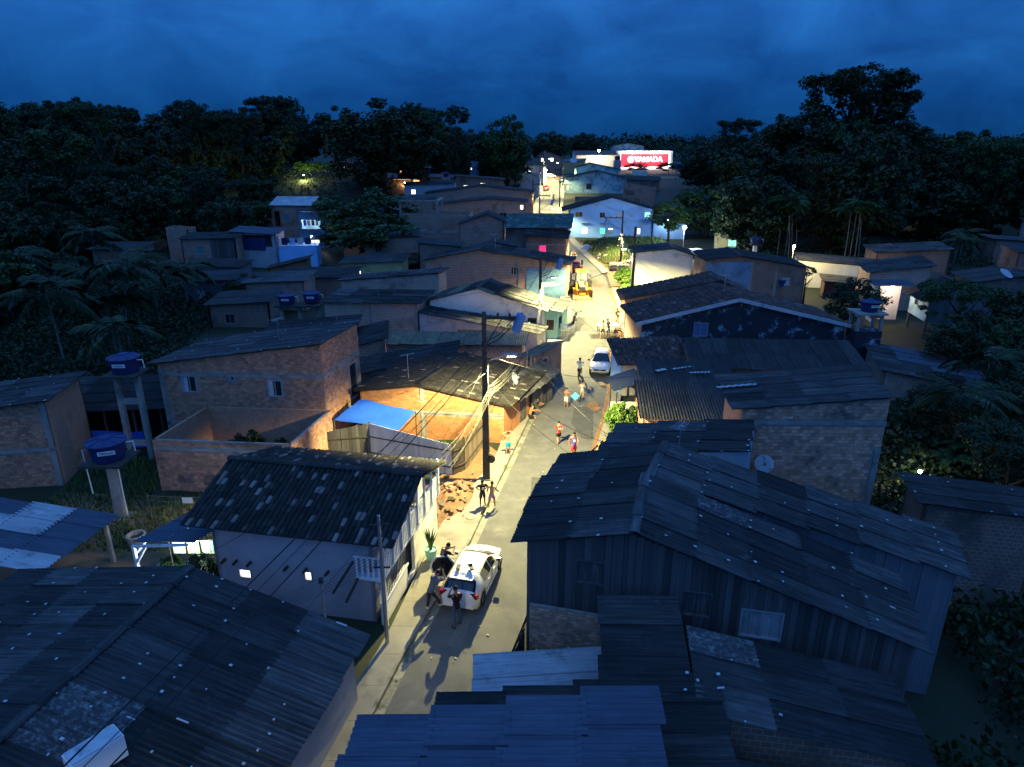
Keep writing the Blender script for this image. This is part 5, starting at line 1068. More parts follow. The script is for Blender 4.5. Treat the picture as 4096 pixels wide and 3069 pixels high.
bundle('power_line', 'black wires between the corner pole and the leaning pole', [((11.9, 76, 8.5), (13.2, 99, 7.4), .4), ((13.5, 76, 7.8), (15.6, 99, 7.2), .4), ((15.6, 99, 7.2), (28, 126, 3.6), .5)], 'cable', .014)
bundle('service_wires', 'fine dark wires hanging from the steel pole to the lower left', [((-4.6+.1*k, 20.6, 3.5+.18*k), (-8.6-.5*k, 17.4-.35*k, 3.4), .15) for k in range(7)] + [((-4.6, 20.6, 5.1), (-1.6, 33.5, 6.3), .4), ((-4.6, 20.6, 5.2), (-11.3, -7.9, 7.4), .4)], 'cable', .007)

bundle('service_wires', 'thin black service drops to the left houses', [(P1+V((0, 0, 7.0)), (-5.3, 39.2, 3.9), .4), (P1+V((0, 0, 7.6)), (-10.7, 37.2, 6.4), .6), ((2.6, 61, 6.2), (-8.2, 59.4, 4.4), .5), ((2.6, 61, 6.6), (0, 79.8, 5.2), .6), ((2.6, 61, 6.0), (-9.7, 52.2, 3.1), .6), (P1+V((0, 0, 6.8)), (-.6, 46, 2.9), .3)], 'cable', .010)
bundle('service_wires', 'thin black service drops to the houses around the junction', [((13.4, 76, 7.2), (21.5, 75.4, 5.4), .4), ((13.4, 76, 7), (15.5, 85, 4.6), .3), ((13.4, 76, 6.6), (10.8, 62, 4.5), .4), ((15.7, 99, 6.8), (12, 128.3, 6.2), .9), ((4.9, 125, 7.4), (11, 128.4, 5.6), .3), ((4.9, 125, 7.2), (1.8, 129.4, 6.6), .3), ((13.4, 76, 6.4), (7, 95, 5.4), .5)], 'cable', .012)
def tv_antenna(x, y, z, h_, label, rz=0):
    o = thing('tv_antenna', label, 'antenna', (x, y, z), rz); MB().tube([(0, 0, -.3), (0, 0, h_)], .025, 6).build('mast', m['metal'], o); MB().tube([(-.45, 0, h_), (.45, 0, h_+.03)], .014, 5).build('boom', m['metal'], o)
    for k in range(6): MB().tube([(-.4+k*.16, -.3+.02*k, h_+.015), (-.4+k*.16, .3-.02*k, h_+.015)], .008, 4).build('element', m['metal'], o)
for q in ((-6.5, 40.5, 3.5, 1.6, 'thin antenna on the orange brick house roof', .5), (-14, 39.5, 6.2, 1.4, 'thin antenna on the two storey brick house roof', 1.2), (-12, 60.5, 4.2, 1.6, 'thin antenna on the flat roofed brick house', .2), (14, 37.5, 3.2, 1.5, 'thin antenna behind the black corrugated roof', .9), (17, 54, 5.8, 1.7, 'thin antenna on the ridge of the stained gable', .4), (-2, 82, 5.3, 1.8, 'thin antenna on the brown brick gable house', .7), (6.5, 24.2, 6.0, 1.3, 'thin antenna on the long grey roof', 1.0)): tv_antenna(*q)
# small lit lamps of the place
def lamp_fixture(name, label, loc, power, color, r=.12, em='lamp_on', kind='POINT', post=None, size=.09):
    o = thing(name, label, 'lamp', loc)
    MB().lathe([(size*.4, -size), (size, -size*.4), (size, size*.5), (size*.5, size)], n=10).build('bulb', m[em], o)
    MB().box((0, 0, size*1.3), (size*1.4, size*1.4, size*.5)).build('housing', m['metal'], o)
    if post: MB().tube([(0, .12, -post), (0, .12, size), (0, 0, size*1.3)], .05, 6).build('post', m['metal'], o)
    spot(o, (0, -.05, -size*1.9), power, color, kind=kind, r=r); return o
lamp_fixture('floodlight', 'dazzling white floodlight before the ochre house right of the blue house', (27.2, 109.5, 4.6), 1500, (.8, .93, 1), .2, 'flood_on', post=4.6, size=.26)
lamp_fixture('yard_lamp', 'yellow lamp on a post above the long pale house', (34.2, 83.5, 5.5), 1100, (1, .8, .3), .1, post=5.5, size=.12)
lamp_fixture('wall_lamp', 'white wall lamp on the annex of the blue house', (28.2, 126.2, 3.9), 160, (.85, .95, 1), .1, 'flood_on')
lamp_fixture('canopy_lamp', 'white tube lamp under the canopy beside the tiled house', (-13.2, 24.3, 2.3), 120, (.9, .97, 1), .1, 'flood_on', size=.06)
lamp_fixture('balcony_lamp', 'white lamp in the laundry balcony of the blue lit house', (-34, 119.3, 5.2), 260, (1, .93, .85), .1)
lamp_fixture('terrace_lamp', 'white lamp on the laundry terrace beside the mango trees', (-29.4, 101.4, 4.3), 60, (1, .95, .85), .1)
lamp_fixture('porch_lamp', 'pinkish lamp in the porch beside the blue board hut', (37.2, 65.9, 3.9), 90, (1, .75, .66), .1)
lamp_fixture('porch_lamp', 'orange lamp under the porch of the hill house', (-27, 178.8, 7.4), 260, (1, .45, .15), .1)
lamp_fixture('store_lamp', 'warm glaring lamp on the warehouse wall left of the store sign', (37.5, 312, 13.0), 2500, (1, .8, .5), .4, size=.45)
for k, (x, y, z, l) in enumerate(((60, 150, 6.2, 'left pinpoint lamp glinting through the right forest'), (79, 150, 8.2, 'right pinpoint lamp glinting through the right forest'), (-66, 150, 9.0, 'yellow pinpoint lamp lighting a shrub on the left hill'), (-50, 171, 9.6, 'lamp lighting the hedge above the hill roof house'), (22.3, 33.5, .6, 'white yard lamp behind the foliage right of the brick block house'))):
    lamp_fixture('yard_lamp', l, (x, y, z), (420, 420, 420, 700, 60)[k], ((.9, 1, .7), (.9, 1, .8), (1, .9, .3), (.9, 1, .3), (1, .9, .75))[k], .15, size=.10)
bush(-67.5, 151, 1.8, 4.4, 'lit yellow green shrub on the left hill', 'leaf_bright', T(-67, 151))
for k in range(5): bush(-53+k*2.4, 177.8, 1.5, 2.6, 'lit hedge shrub above the hill roof house, number %s from the left' % ('one', 'two', 'three', 'four', 'five')[k], 'leaf_bright', T(-50, 178)+.5)

# ---------------------------------------------------------------- text helper
WS = bpy.data.scenes.new('workbench'); WVL = WS.view_layers[0]     # scratch scene for evaluating modifiers; removed at the end
def evaluated(o):
    WS.collection.objects.link(o); WVL.update(); dg = WVL.depsgraph; me = bpy.data.meshes.new_from_object(o.evaluated_get(dg)); bpy.data.objects.remove(o); return me
def text_mesh(body, size, name='lettering', ext=.01, bold=True):
    cu = bpy.data.curves.new(name, 'FONT'); cu.body = body; cu.size = size; cu.extrude = ext; cu.align_x = 'CENTER'; cu.align_y = 'CENTER'; cu.resolution_u = 3
    if bold: cu.offset = size*.018
    me = evaluated(bpy.data.objects.new('tmp', cu)); bpy.data.curves.remove(cu); me.name = name; return me
UP = Matrix.Rotation(rad(90), 4, 'X')     # text plane facing -Y
# red store sign
M_['sign_red'] = mat('store_sign_red', (.75, .02, .03), emit=(1, .03, .05), es=1.0); M_['sign_white'] = mat('store_sign_white', (.9, .9, .9), emit=(1, .95, .92), es=3)
sg = thing('supermarket', 'large brightly lit red store sign with white lettering on the horizon', 'store', (48.5, 322, 5.2))
MB().box((11.3, 4, 3.4), (24.5, 7.8, 8.2)).build('building', m['white'], sg)
MB().box((10.9, -.2, 3.6), (21.6, .4, 5.6)).build('sign_panel', m['sign_red'], sg); MB().box((10.9, -.25, 6.75), (22, .5, .7)).build('light_strip', m['sign_white'], sg); MB().box((10.9, -.2, .35), (21.6, .4, .5)).build('light_strip', m['sign_white'], sg)
MB().box((-.05, -.22, 3.5), (.35, .5, 6.6)).build('sign_edge', m['sign_white'], sg); MB().box((21.9, -.22, 3.5), (.35, .5, 6.6)).build('sign_edge', m['sign_white'], sg)
obj('lettering', text_mesh('YAMADA', 3.0, ext=.05), m['sign_white'], sg, Matrix.Translation((12.6, -.5, 3.9)) @ UP)
MB().lathe([(.2, -.05), (1.35, -.05), (1.35, .05), (.2, .05)], (4.7, -.5, 3.9), 18, Matrix.Rotation(rad(90), 3, 'X')).build('emblem', m['sign_white'], sg)
spot(sg, (6, -1.6, 8.2), 1500, (1, .85, .75), kind='POINT'); spot(sg, (16, -1.6, 8.2), 1500, (1, .85, .75), kind='POINT')

# ---------------------------------------------------------------- water tanks
M_['decal'] = mat('white_label', (.75, .76, .78), rough=.6); M_['ink'] = mat('label_ink', (.03, .03, .05), rough=.6)
FORT = text_mesh('FORTLEV', .17, ext=.002)
def tank(x, y, z, r, label, decal=True, face=0, hgt=None):
    o = thing('water_tank', label, 'water tank', (x, y, z), face); h_ = hgt or r*1.05
    MB().lathe([(r*.78, 0), (r*.82, .03), (r*.97, h_*.92), (r*1.03, h_*.94), (r*1.03, h_)], n=20).build('body', m['tank'], o, False)
    ld = MB().lathe([(r*1.06, h_*.96), (r*1.06, h_*1.03), (r*.8, h_*1.1), (r*.35, h_*1.2), (r*.3, h_*1.26), (.01, h_*1.27)], n=20).build('lid', m['tank'], o)
    for k in range(8):
        a = k*math.pi/4; MB().bar((math.cos(a)*r*.35, math.sin(a)*r*.35, h_*1.2), (math.cos(a)*r, math.sin(a)*r, h_*1.05), .04, .04).build('rib', m['tank'], ld)
    if decal:
        MB().box((.12*r, -r*.955, h_*.66), (r*.86, .03, r*.24), m=Matrix.Rotation(rad(7), 3, 'X')).build('label_plate', m['decal'], o)
        s_ = r/.8; obj('lettering', FORT, m['ink'], o, Matrix.Translation((.12*r, -r*.955-.022, h_*.66)) @ Matrix.Rotation(rad(97), 4, 'X') @ Matrix.Scale(s_*.78, 4))
    MB().tube([(r*.95, -.1, h_*.85), (r*1.35, -.1, h_*.86), (r*1.38, -.1, h_*.3)], .03, 6).build('pipe', m['pvc'], o)
    return o
wt = thing('tank_tower', 'concrete two-legged water tower left of the two storey brick house', 'tower', (-21.8, 36.2, 0))
for dx in (-.55, .62): MB().box((dx, .2, 2.6), (.26, .3, 5.3)).build('leg', m['beam'], wt)
for z in (1.0, 3.6): MB().box((.03, .2, z), (.92, .2, .32)).build('crossbeam', m['beam'], wt)
MB().box((.05, .25, 5.3), (1.9, 1.9, .12)).build('platform', m['timber'], wt)
tank(-21.75, 36.45, 5.36, .82, 'blue water tank on the two-legged concrete tower')
wt = thing('tank_tower', 'single concrete column water stand in the grassy yard', 'tower', (-19.3, 29.6, 0))
MB().hexa([(-.24, -.2, -.2), (.24, -.2, -.2), (.24, .2, -.2), (-.24, .2, -.2), (-.17, -.15, 3.2), (.17, -.15, 3.2), (.17, .15, 3.2), (-.17, .15, 3.2)]).build('column', m['beam'], wt)
MB().box((0, 0, 3.25), (2.0, 1.9, .1)).build('platform', m['timber'], wt); MB().tube([(.35, -.1, .2), (.38, -.1, 3.2)], .03, 6).build('pipe', m['pvc'], wt); MB().tube([(-.9, -.4, 1.6), (-.95, -.4, 3.9), (-.6, -.4, 4.0)], .03, 6).build('pipe', m['pvc'], wt); MB().box((0, 0, .05), (1.0, .9, .2)).build('footing', m['concrete'], wt)
tank(-19.3, 29.6, 3.3, .85, 'blue water tank on the single column in the yard', True, rad(20))
wt = thing('tank_stand', 'mouldy plastered pillar with open concrete frame at the right end of the stained gable', 'tower', (26.4, 50.7, 0))
MB().box((1.0, .7, 1.7), (2.0, 1.6, 4.2)).build('pillar', m['mould'], wt)
for dx in (.12, 1.88):
    for dy in (.1, 1.3): MB().box((dx, dy, 4.45), (.2, .2, 1.3)).build('leg', m['beam'], wt)
MB().box((1.0, .7, 5.15), (2.3, 1.9, .14)).build('slab', m['beam'], wt)
tank(27.5, 51.4, 5.22, .72, 'blue water tank on the open concrete frame at the right of the stained gable')
tank(-21.0, 62.5, 3.2, .8, 'left one of two blue tanks behind the flat roofed brick house'); tank(-18.8, 63, 3.3, .8, 'right one of two blue tanks behind the flat roofed brick house')
pf = thing('tank_platform', 'low brick stand carrying the two blue tanks', 'stand', (-21.9, 61.8, 0)); MB().box((2.0, .8, 3.1), (4.2, 1.6, .16)).build('slab', m['timber'], pf)
for dx in (.3, 2.0, 3.7): MB().box((dx, .8, 1.5), (.3, .3, 3.1)).build('leg', m['beam'], pf)
pf = thing('tank_post', 'white post with tank before the palms', 'stand', (35.3, 100, 0)); MB().box((0, 0, 1.6), (.5, .5, 3.4)).build('column', m['white'], pf); MB().box((0, 0, 3.3), (1.5, 1.5, .12)).build('platform', m['timber'], pf)
tank(35.3, 100, 3.38, .75, 'blue water tank on a white post before the palms', False)
pf = thing('tank_mast', 'tall thin mast carrying a tank right of the cyan houses', 'stand', (46, 198, T(46, 198)))
for dx in (-.5, .5): MB().box((dx, 0, 3.6), (.2, .2, 7.4)).build('leg', m['beam'], pf)
MB().box((0, 0, 7.3), (2.4, 2, .15)).build('platform', m['timber'], pf)
tank(46, 198, T(46, 198)+7.4, 1.1, 'blue water tank on the tall mast right of the cyan houses', False)
tank(1.2, 214, 11.0, .95, 'blue water tank on the grey roof left of the far street', False); tank(44, 300, 9.5, 1.3, 'blue water tank on the roofs before the warehouse', False); tank(-16.5, 176.6, 8.9, .9, 'blue water tank beside the hill brick house', False)
wp = thing('tank_rooftop_stand', 'concrete block under the tank on the grey roof', 'stand', (1.2, 214, 5)); MB().box((0, 0, 3), (2.4, 2, 6)).build('block', m['grey_plaster'], wp)
wp = thing('tank_rooftop_stand', 'concrete block under the tank before the warehouse', 'stand', (44, 300, 4)); MB().box((0, 0, 2.7), (3, 3, 5.5)).build('block', m['grey_plaster'], wp)
wp = thing('tank_rooftop_stand', 'concrete block under the tank beside the hill house', 'stand', (-16.5, 176.6, 4)); MB().box((0, 0, 2.4), (2, 2, 4.9)).build('block', m['fbrick'], wp)

# ---------------------------------------------------------------- satellite dishes, air conditioner, loose things
def dish(x, y, z, r, label, az=0, tilt=55, pole=.5):
    o = thing('satellite_dish', label, 'satellite dish', (x, y, z), az); mx = Matrix.Rotation(rad(tilt), 3, 'X')
    MB().lathe([(.02, 0), (r*.5, r*.07), (r, r*.26), (r*.98, r*.28), (r*.48, r*.1), (.02, r*.03)], n=18, m=mx).build('reflector', m['fascia'], o, True)
    MB().tube([(0, 0, -pole), (0, 0, 0)], .03, 6).build('mast', m['metal'], o)
    for a in (90, 210, 330): MB().tube([mx @ V((r*.95*math.cos(rad(a)), r*.95*math.sin(rad(a)), r*.26)), mx @ V((0, 0, r*.85))], .014, 4).build('strut', m['metal'], o)
    MB().box(mx @ V((0, 0, r*.85)), (.1, .1, .12)).build('feed_horn', m['metal'], o)
    return o
dish(.1, 41.4, 3.2, .42, 'white mesh dish tilted up on the grey lean-to', rad(70), 68, .8)
dish(11.35, 27.75, 3.9, .42, 'grey dish low on the wall of the brick block house', rad(-15), 62, .6)
dish(46.8, 64.5, 5.6, .65, 'white dish on the roof behind the blue board hut', rad(30), 35, 1.0)
dish(24, 280, 9.6, 1.4, 'pale dish on a roof beyond the far street', 0, 40, 2.0)
ac = thing('air_conditioner', 'white air conditioner on the wall behind the green bush', 'air conditioner', (8.1, 36.4, 1.55))
MB().box((.45, -.1, .3), (.9, .35, .6)).build('casing', m['pvc'], ac); MB().lathe([(.23, 0), (.23, .03), (.2, .03), (.05, .02)], (.32, -.29, .3), 16, Matrix.Rotation(rad(90), 3, 'X')).build('fan_grille', m['black'], ac); MB().box((.45, .0, -.03), (.8, .4, .04)).build('bracket', m['metal'], ac)
fr = thing('white_cabinet', 'white boxy cabinet on the roof in the bottom left corner', 'cabinet', (-9.83, 12.22, 3.75), rad(-38)); MB().box((0, 0, .25), (.55, 1.15, .62)).build('casing', m['pvc'], fr); MB().box((0, 0, .585), (.5, 1.08, .03)).build('lid', m['fascia'], fr); MB().box((-.29, 0, .2), (.03, .9, .05)).build('handle', m['metal'], fr)
for k, (x, y, dx, l) in enumerate(((9.6, 42.6, .8, 'short'), (10.7, 43.0, 1.7, 'bent'), (11.6, 42.2, 1.4, 'longest'))):
    o = obj('loose_sheet', SHEET, m['zinc_light'], None, Matrix.Translation((x, y, 3.28+.02*k)) @ Matrix.Rotation(rad((30, 22, 5)[k]), 4, 'Z') @ Matrix.Diagonal((dx, .22+.12*(k == 0), .6, 1))); tag(o, l + ' white loose roofing strip lying on the cluttered dark roof', 'roof sheet')
o = obj('roof_sheet_loose', SHEET, m['zinc_light'], None, Matrix.Translation((9.75, 30.5, 6.56)) @ Matrix.Rotation(rad(-5), 4, 'Y') @ Matrix.Diagonal((1.9, .2, .5, 1))); tag(o, 'pale strip on the left edge of the brick block house roof', 'roof sheet')

# blue tarpaulin shelter between the fence and the brick houses
def tarp():
    c = [V((-9.24, 39.07, 2.7)), V((-5.76, 37.77, 2.4)), V((-6.44, 35.64, 2.1)), V((-10.37, 36.73, 2.3))]; b = MB(); n = 12; g = []
    for j in range(n+1):
        for i in range(n+1):
            s, t = i/n, j/n; p = (c[0]*(1-s)+c[1]*s)*(1-t)+(c[3]*(1-s)+c[2]*s)*t
            p.z += -.28*math.sin(math.pi*s)*math.sin(math.pi*t)+.03*math.sin(9*s+4*t)+.02*math.sin(14*t); b.v.append(tuple(p))
    for j in range(n):
        for i in range(n): b.f.append((j*(n+1)+i, j*(n+1)+i+1, (j+1)*(n+1)+i+1, (j+1)*(n+1)+i)); b.uv.append(None)
    root = thing('tarpaulin_shelter', 'bright blue tarpaulin stretched over poles behind the board fence', 'tarpaulin')
    b.build('sheet', m['tarp'], root, True)
    for q in c: MB().tube([(q.x, q.y, 0), tuple(q)], .035, 6).build('pole', m['wood'], root)
tarp()
def fence(label, P0, P1, h0, h1, mk, z0=0, pw=.2, post='timber', rails=(.5, 1.5), ragged=.04, name='board_fence'):
    P0, P1 = V(P0), V(P1); L = math.hypot(P1.x-P0.x, P1.y-P0.y); root = thing(name, label, 'fence', (P0.x, P0.y, 0), math.atan2(P1.y-P0.y, P1.x-P0.x))
    lay_planks(root, L, lambda u: h0+(h1-h0)*min(1, max(0, u/L)), z0, [], mk, pw, int(abs(P0.x*100)), ragged)
    for z in rails: MB().box((L/2, .03, z), (L, .05, .07)).build('rail', m[post], root); MB().box((L/2, -.055, z), (L, .04, .06)).build('rail', m[post], root)
    for k in range(int(L/1.8)+2):
        u = min(L, k*1.8); MB().box((u, .06, (h0+(h1-h0)*u/L)/2), (.1, .1, h0+(h1-h0)*u/L)).build('post', m[post], root)
    return root
fence('grey weathered board fence panel below the blue tarpaulin', (-10.66, 35.74, 2.0), (-8.24, 36.18, 2.3), 2.0, 2.35, 'wood', .0)
fence('whitewashed board fence running down to the street lot', (-8.22, 36.18, 2.3), (-3.3, 34.2, 1.9), 2.35, 1.9, 'wood_white', .0)
fence('tall dark plank gate at the corner of the street lot', (-3.27, 34.2, 1.9), (-2.65, 34.83, 1.95), 2.0, 2.0, 'timber', .0, .16)
fence('lamp-lit brown board fence facing the street before the tall pole', (-2.65, 34.83, 1.95), (-1.72, 38.19, 1.9), 2.0, 1.9, 'wood_warm', .0, .2)
fence('grey board fence at the junction below the grass bank', (16.2, 93.5, 0), (20.5, 92, 0), 2.2, 2.2, 'wood', 0, .25)
fence('dark burnt looking picket fence at the right kerb before the lit brick wall', (-.55, 16.6, 0), (.40, 18.3, 0), 1.7, 2.6, 'timber', -.1, .12, 'timber', (.1, 1.1), .2)
fence('grey picket fence below the blue board hut', (40, 57, 0), (47, 55, 0), 1.0, 1.0, 'wood', -.3, .14, 'timber', (.3, .8), .1)
# earth heap with rubble
def rubble():
    r = random.Random(8); b = MB(); n = 22
    for j in range(n):
        for i in range(n):
            x, y = i/(n-1)*2-1, j/(n-1)*2-1; d = max(0, 1-(x*x+y*y)); b.v.append((x*1.15, y*2.3, .55*d**.8*(.6+.8*abs(mnoise.noise(V((x*2.5, y*3, 2)))))+.12*mnoise.noise(V((x*6, y*7, 0)))*d))
    for j in range(n-1):
        for i in range(n-1): b.f.append((j*n+i, j*n+i+1, j*n+n+i+1, j*n+n+i)); b.uv.append(None)
    root = thing('earth_heap', 'heap of orange earth and rubble between the tiled house and the tall pole', 'rubble heap', (-3.15, 31.4, .02), rad(-14))
    b.build('earth', m['dirt'], root, True)
    for k in range(46):
        x, y = r.gauss(0, .6), r.gauss(0, 1.2); s = r.uniform(.06, .2); q = MB().box((0, 0, 0), (s*1.6, s, s*.8), m=Matrix.Rotation(r.uniform(0, 3), 3, 'Z') @ Matrix.Rotation(r.uniform(-.6, .6), 3, 'X'))
        o = q.build('chunk', m['brick'] if r.random() < .5 else m['earth'], root); o.location = (x, y, max(.05, .5*(1-(x/1.15)**2-(y/2.3)**2))+.05)
    for p, q in (((.1, .9, .55), (.7, .4, .45)), ((.5, -.3, .35), (.95, -.35, .25)), ((-.3, -.9, .35), (.1, -1.3, .2))): MB().bar(p, q, .26, .05).build('board', m['wood_warm'], root)
rubble()
# gravel and stones on the grass bank
r_ = random.Random(5)
for k, (x, y, s, l) in enumerate(((14.6, 106, .55, 'pale boulder low on the grass bank'), (15.4, 110, .45, 'small pale boulder higher on the grass bank'), (13.4, 111.5, .35, 'stone at the foot of the grass bank'), (17, 114, .5, 'boulder near the top of the grass bank'))):
    b = MB().lathe([(.1, -.3), (.7, -.2), (.9, .1), (.6, .45), (.1, .55)], n=7); b.v = [tuple(V(q)*s*(1+.3*mnoise.noise(V(q)*2+V((k, 0, 0))))) for q in b.v]; o = b.build('boulder', m['beam'], None); o.location = (x, y, T(x, y)+mound(x, y)); tag(o, l, 'stone')
b = MB().lathe([(1.4, -.1), (.9, .35), (.3, .7), (.02, .75)], n=14); b.v = [tuple(V(q)+V((0, 0, .12))*mnoise.noise(V(q)*3)) for q in b.v]; o = b.build('gravel_heap', m['grey_plaster'], None); o.location = (12.6, 116.5, rise(116)); tag(o, 'grey gravel heap at the foot of the grass bank', 'gravel')
cp = thing('culvert_pipe', 'short concrete culvert pipe lying on the pavement at the junction', 'pipe', (14.72, 97.21, 0.0), rad(-12)); MB().lathe([(.62, -.8), (.62, .8), (.5, .8), (.5, -.8), (.62, -.8)], (0, 0, .6), 18, Matrix.Rotation(rad(90), 3, 'Y')).build('ring', m['beam'], cp)
ch = thing('concrete_chamber', 'square concrete block chamber beside the culvert pipe', 'chamber', (15.57, 95.42, 0.0), 0); MB().box((0, .5, .5), (1.5, 1.2, 1.1)).build('walls', m['beam'], ch); MB().box((0, .5, 1.08), (1.2, .9, .06)).build('lid', m['concrete'], ch)
bs = thing('box_sign', 'white box sign panel standing at the junction before the fence', 'sign', (15.5, 88.5, 0)); MB().box((.9, 0, 2.7), (2.0, .15, 1.0)).build('panel', m['pvc'], bs); MB().box((.1, 0, 1.1), (.1, .1, 2.3)).build('post', m['metal'], bs); MB().box((1.7, 0, 1.1), (.1, .1, 2.3)).build('post', m['metal'], bs)
# potted plant on the pavement
pp = thing('potted_plant', 'tall leafy plant in a turquoise pot by the balcony house', 'potted plant', (-3.59, 25.9, 0.14))
MB().lathe([(.19, 0), (.27, .48), (.3, .5), (.29, .55), (.25, .55), (.24, .5)], n=18).build('pot', m['turq'], pp); MB().lathe([(.25, .46), (.02, .5)], n=14).build('soil', m['earth'], pp)
for k in range(16):
    a = k*2.4; b = MB(); pr = None; L_ = .75+.3*((k*7) % 5)/5
    for i in range(5):
        t = i/4; p = V((math.cos(a)*(.06+.32*t*t), math.sin(a)*(.06+.32*t*t), .5+L_*t)); w = .05*math.sin(math.pi*(.15+.8*t)); s_ = V((-math.sin(a), math.cos(a), 0))*w
        if pr: b.quad(pr[0], pr[1], p+s_, p-s_)
        pr = (p-s_, p+s_)
    b.build('leaf', m['leaf_bright' if k % 3 == 0 else 'leaf2'], pp)
# laundry and yard things on the left
cl = thing('clothesline', 'clothesline with white cloths behind the blue canopy', 'clothesline', (-17.5, 29.0, 0))
for x in (0, 4.2): MB().tube([(x, 0, 0), (x, 0, 1.7)], .04, 6).build('post', m['wood'], cl)
for z in (1.62, 1.35): MB().tube(cat_pts((0, 0, z), (4.2, 0, z), .1, 8), .01, 4).build('line', m['cable_pale'], cl)
for k, (x, w, hh) in enumerate(((1.9, .5, .3), (2.8, .6, .5), (3.5, .4, .35))): MB().box((x, 0, 1.5-hh/2), (w, .02, hh)).build('cloth', m[('curtain', 'pvc', 'blue_white')[k]], cl)
cl = thing('clothesline', 'clothesline with colourful cloth under the blue canopy', 'clothesline', (-14.4, 24.6, 0))
MB().tube(cat_pts((0, 0, 1.9), (2.2, .2, 1.9), .06, 6), .01, 4).build('line', m['cable_pale'], cl)
M_['rainbow'] = mat('striped_cloth', (.8, .6, .1), (.1, .5, .25), 3.5, (.1, .2, .6), 4, .55, .03, stretch=(3, 3, .3))
for k in range(3): MB().box((.4+k*.6, .1, 1.55), (.5, .02, .6)).build('cloth', m[('pvc', 'rainbow', 'rainbow')[k]], cl)
for x in (.0, 2.2): MB().tube([(x, .1, 0), (x, .1, 1.95)], .03, 6).build('post', m['wood'], cl)
wr_ = thing('well_ring', 'low concrete well ring in the grassy yard', 'well', (-17.3, 27.2, .1)); MB().lathe([(.42, 0), (.42, .5), (.34, .5), (.34, .05)], n=16).build('ring', m['beam'], wr_); MB().lathe([(.3, .1), (.01, .12)], n=12).build('water_surface', m['glass'], wr_)
pt = thing('yard_slab', 'pale concrete yard slab under the blue canopy', 'slab', (-13.8, 24.2, .12)); MB().box((0, .2, .03), (3.4, 2.6, .08)).build('slab', m['concrete'], pt); MB().box((.6, -1.05, .12), (2.2, .12, .1)).build('edge_board', m['wood'], pt)
# plastic chair and kiosk crates at the pavement
lc = thing('plastic_chair', 'blue plastic chair on the junction pavement', 'chair', (13.64, 106.32, 0.0), rad(120)); 
MB().box((0, 0, .42), (.46, .46, .04)).build('seat', m['tank'], lc); MB().box((0, .22, .68), (.46, .04, .5)).build('backrest', m['tank'], lc)
for dx in (-.2, .2):
    for dy in (-.2, .2): MB().box((dx, dy, .2), (.05, .05, .42)).build('leg', m['tank'], lc)
    MB().box((dx*1.1, 0, .62), (.05, .44, .04)).build('armrest', m['tank'], lc)
ct = thing('crate_cart', 'white barred crate cart beside the turquoise kiosk', 'cart', (4.55, 62.4, .14)); MB().box((.35, .35, .45), (.7, .6, .06)).build('shelf', m['pvc'], ct); MB().box((.35, .35, 1.0), (.75, .65, .05)).build('top', m['pvc'], ct)
for k in range(5): MB().box((.05+k*.15, .03, .55), (.04, .04, .9)).build('bar', m['metal'], ct)

# ---------------------------------------------------------------- vehicles
M_['paint_white'] = mat('car_paint_white', (.74, .74, .73), rough=.32, coat=.7, spec=.5); M_['paint_silver'] = mat('car_paint_silver', (.62, .62, .60), rough=.3, metal=.35, coat=.7)
M_['paint_red'] = mat('car_paint_red', (.34, .02, .02), rough=.3, coat=.7); M_['paint_dark'] = mat('car_paint_maroon', (.12, .02, .018), rough=.3, coat=.6)
M_['cglass'] = mat('car_glass', (.008, .009, .012), rough=.04, spec=.8); M_['trim'] = mat('black_trim', (.018, .018, .02), rough=.6)
M_['tail'] = mat('tail_lamp', (.28, .008, .012), rough=.15, coat=.6); M_['tail_on'] = mat('tail_lamp_lit', (.6, .02, .02), emit=(1, .04, .03), es=1.5); M_['head'] = mat('head_lamp', (.6, .62, .64), rough=.08, spec=.8)
M_['chrome'] = mat('chrome', (.65, .65, .66), rough=.15, metal=1); M_['yellow_paint'] = mat('machine_yellow', (.55, .27, .012), (.46, .22, .012), 3, rough=.45, coat=.2); M_['rust'] = mat('worn_bucket', (.36, .19, .09), (.28, .13, .06), 3, rough=.7)
def wheel(root, c, r, w, ang=0, spokes=5, name='wheel'):
    wl = bpy.data.objects.new(name, None); C.objects.link(wl); wl.parent = root; wl.location = c; mx = Matrix.Rotation(rad(90), 3, 'X')
    MB().lathe([(r*.64, -w/2), (r*.93, -w/2), (r, -w*.35), (r, w*.35), (r*.93, w/2), (r*.64, w/2), (r*.6, 0)], n=24, m=mx).build('tyre', m['black'], wl, False)
    b = MB().lathe([(r*.66, -w*.36), (r*.66, w*.36), (r*.58, w*.36), (r*.56, 0), (r*.58, -w*.36)], n=20, m=mx)
    b.lathe([(r*.16, -w*.38), (r*.16, w*.38)], n=10, m=mx)
    for k in range(spokes):
        a = k*2*math.pi/spokes; b.bar((math.cos(a)*r*.1, 0, math.sin(a)*r*.1), (math.cos(a)*r*.6, 0, math.sin(a)*r*.6), r*.14, w*.7, V((0, 1, 0)))
    b.build('rim', m['metal'], wl)
    MB().lathe([(r*.5, -w*.1), (r*.5, w*.1)], n=16, m=mx).build('brake_disc', m['trim'], wl)
    return wl
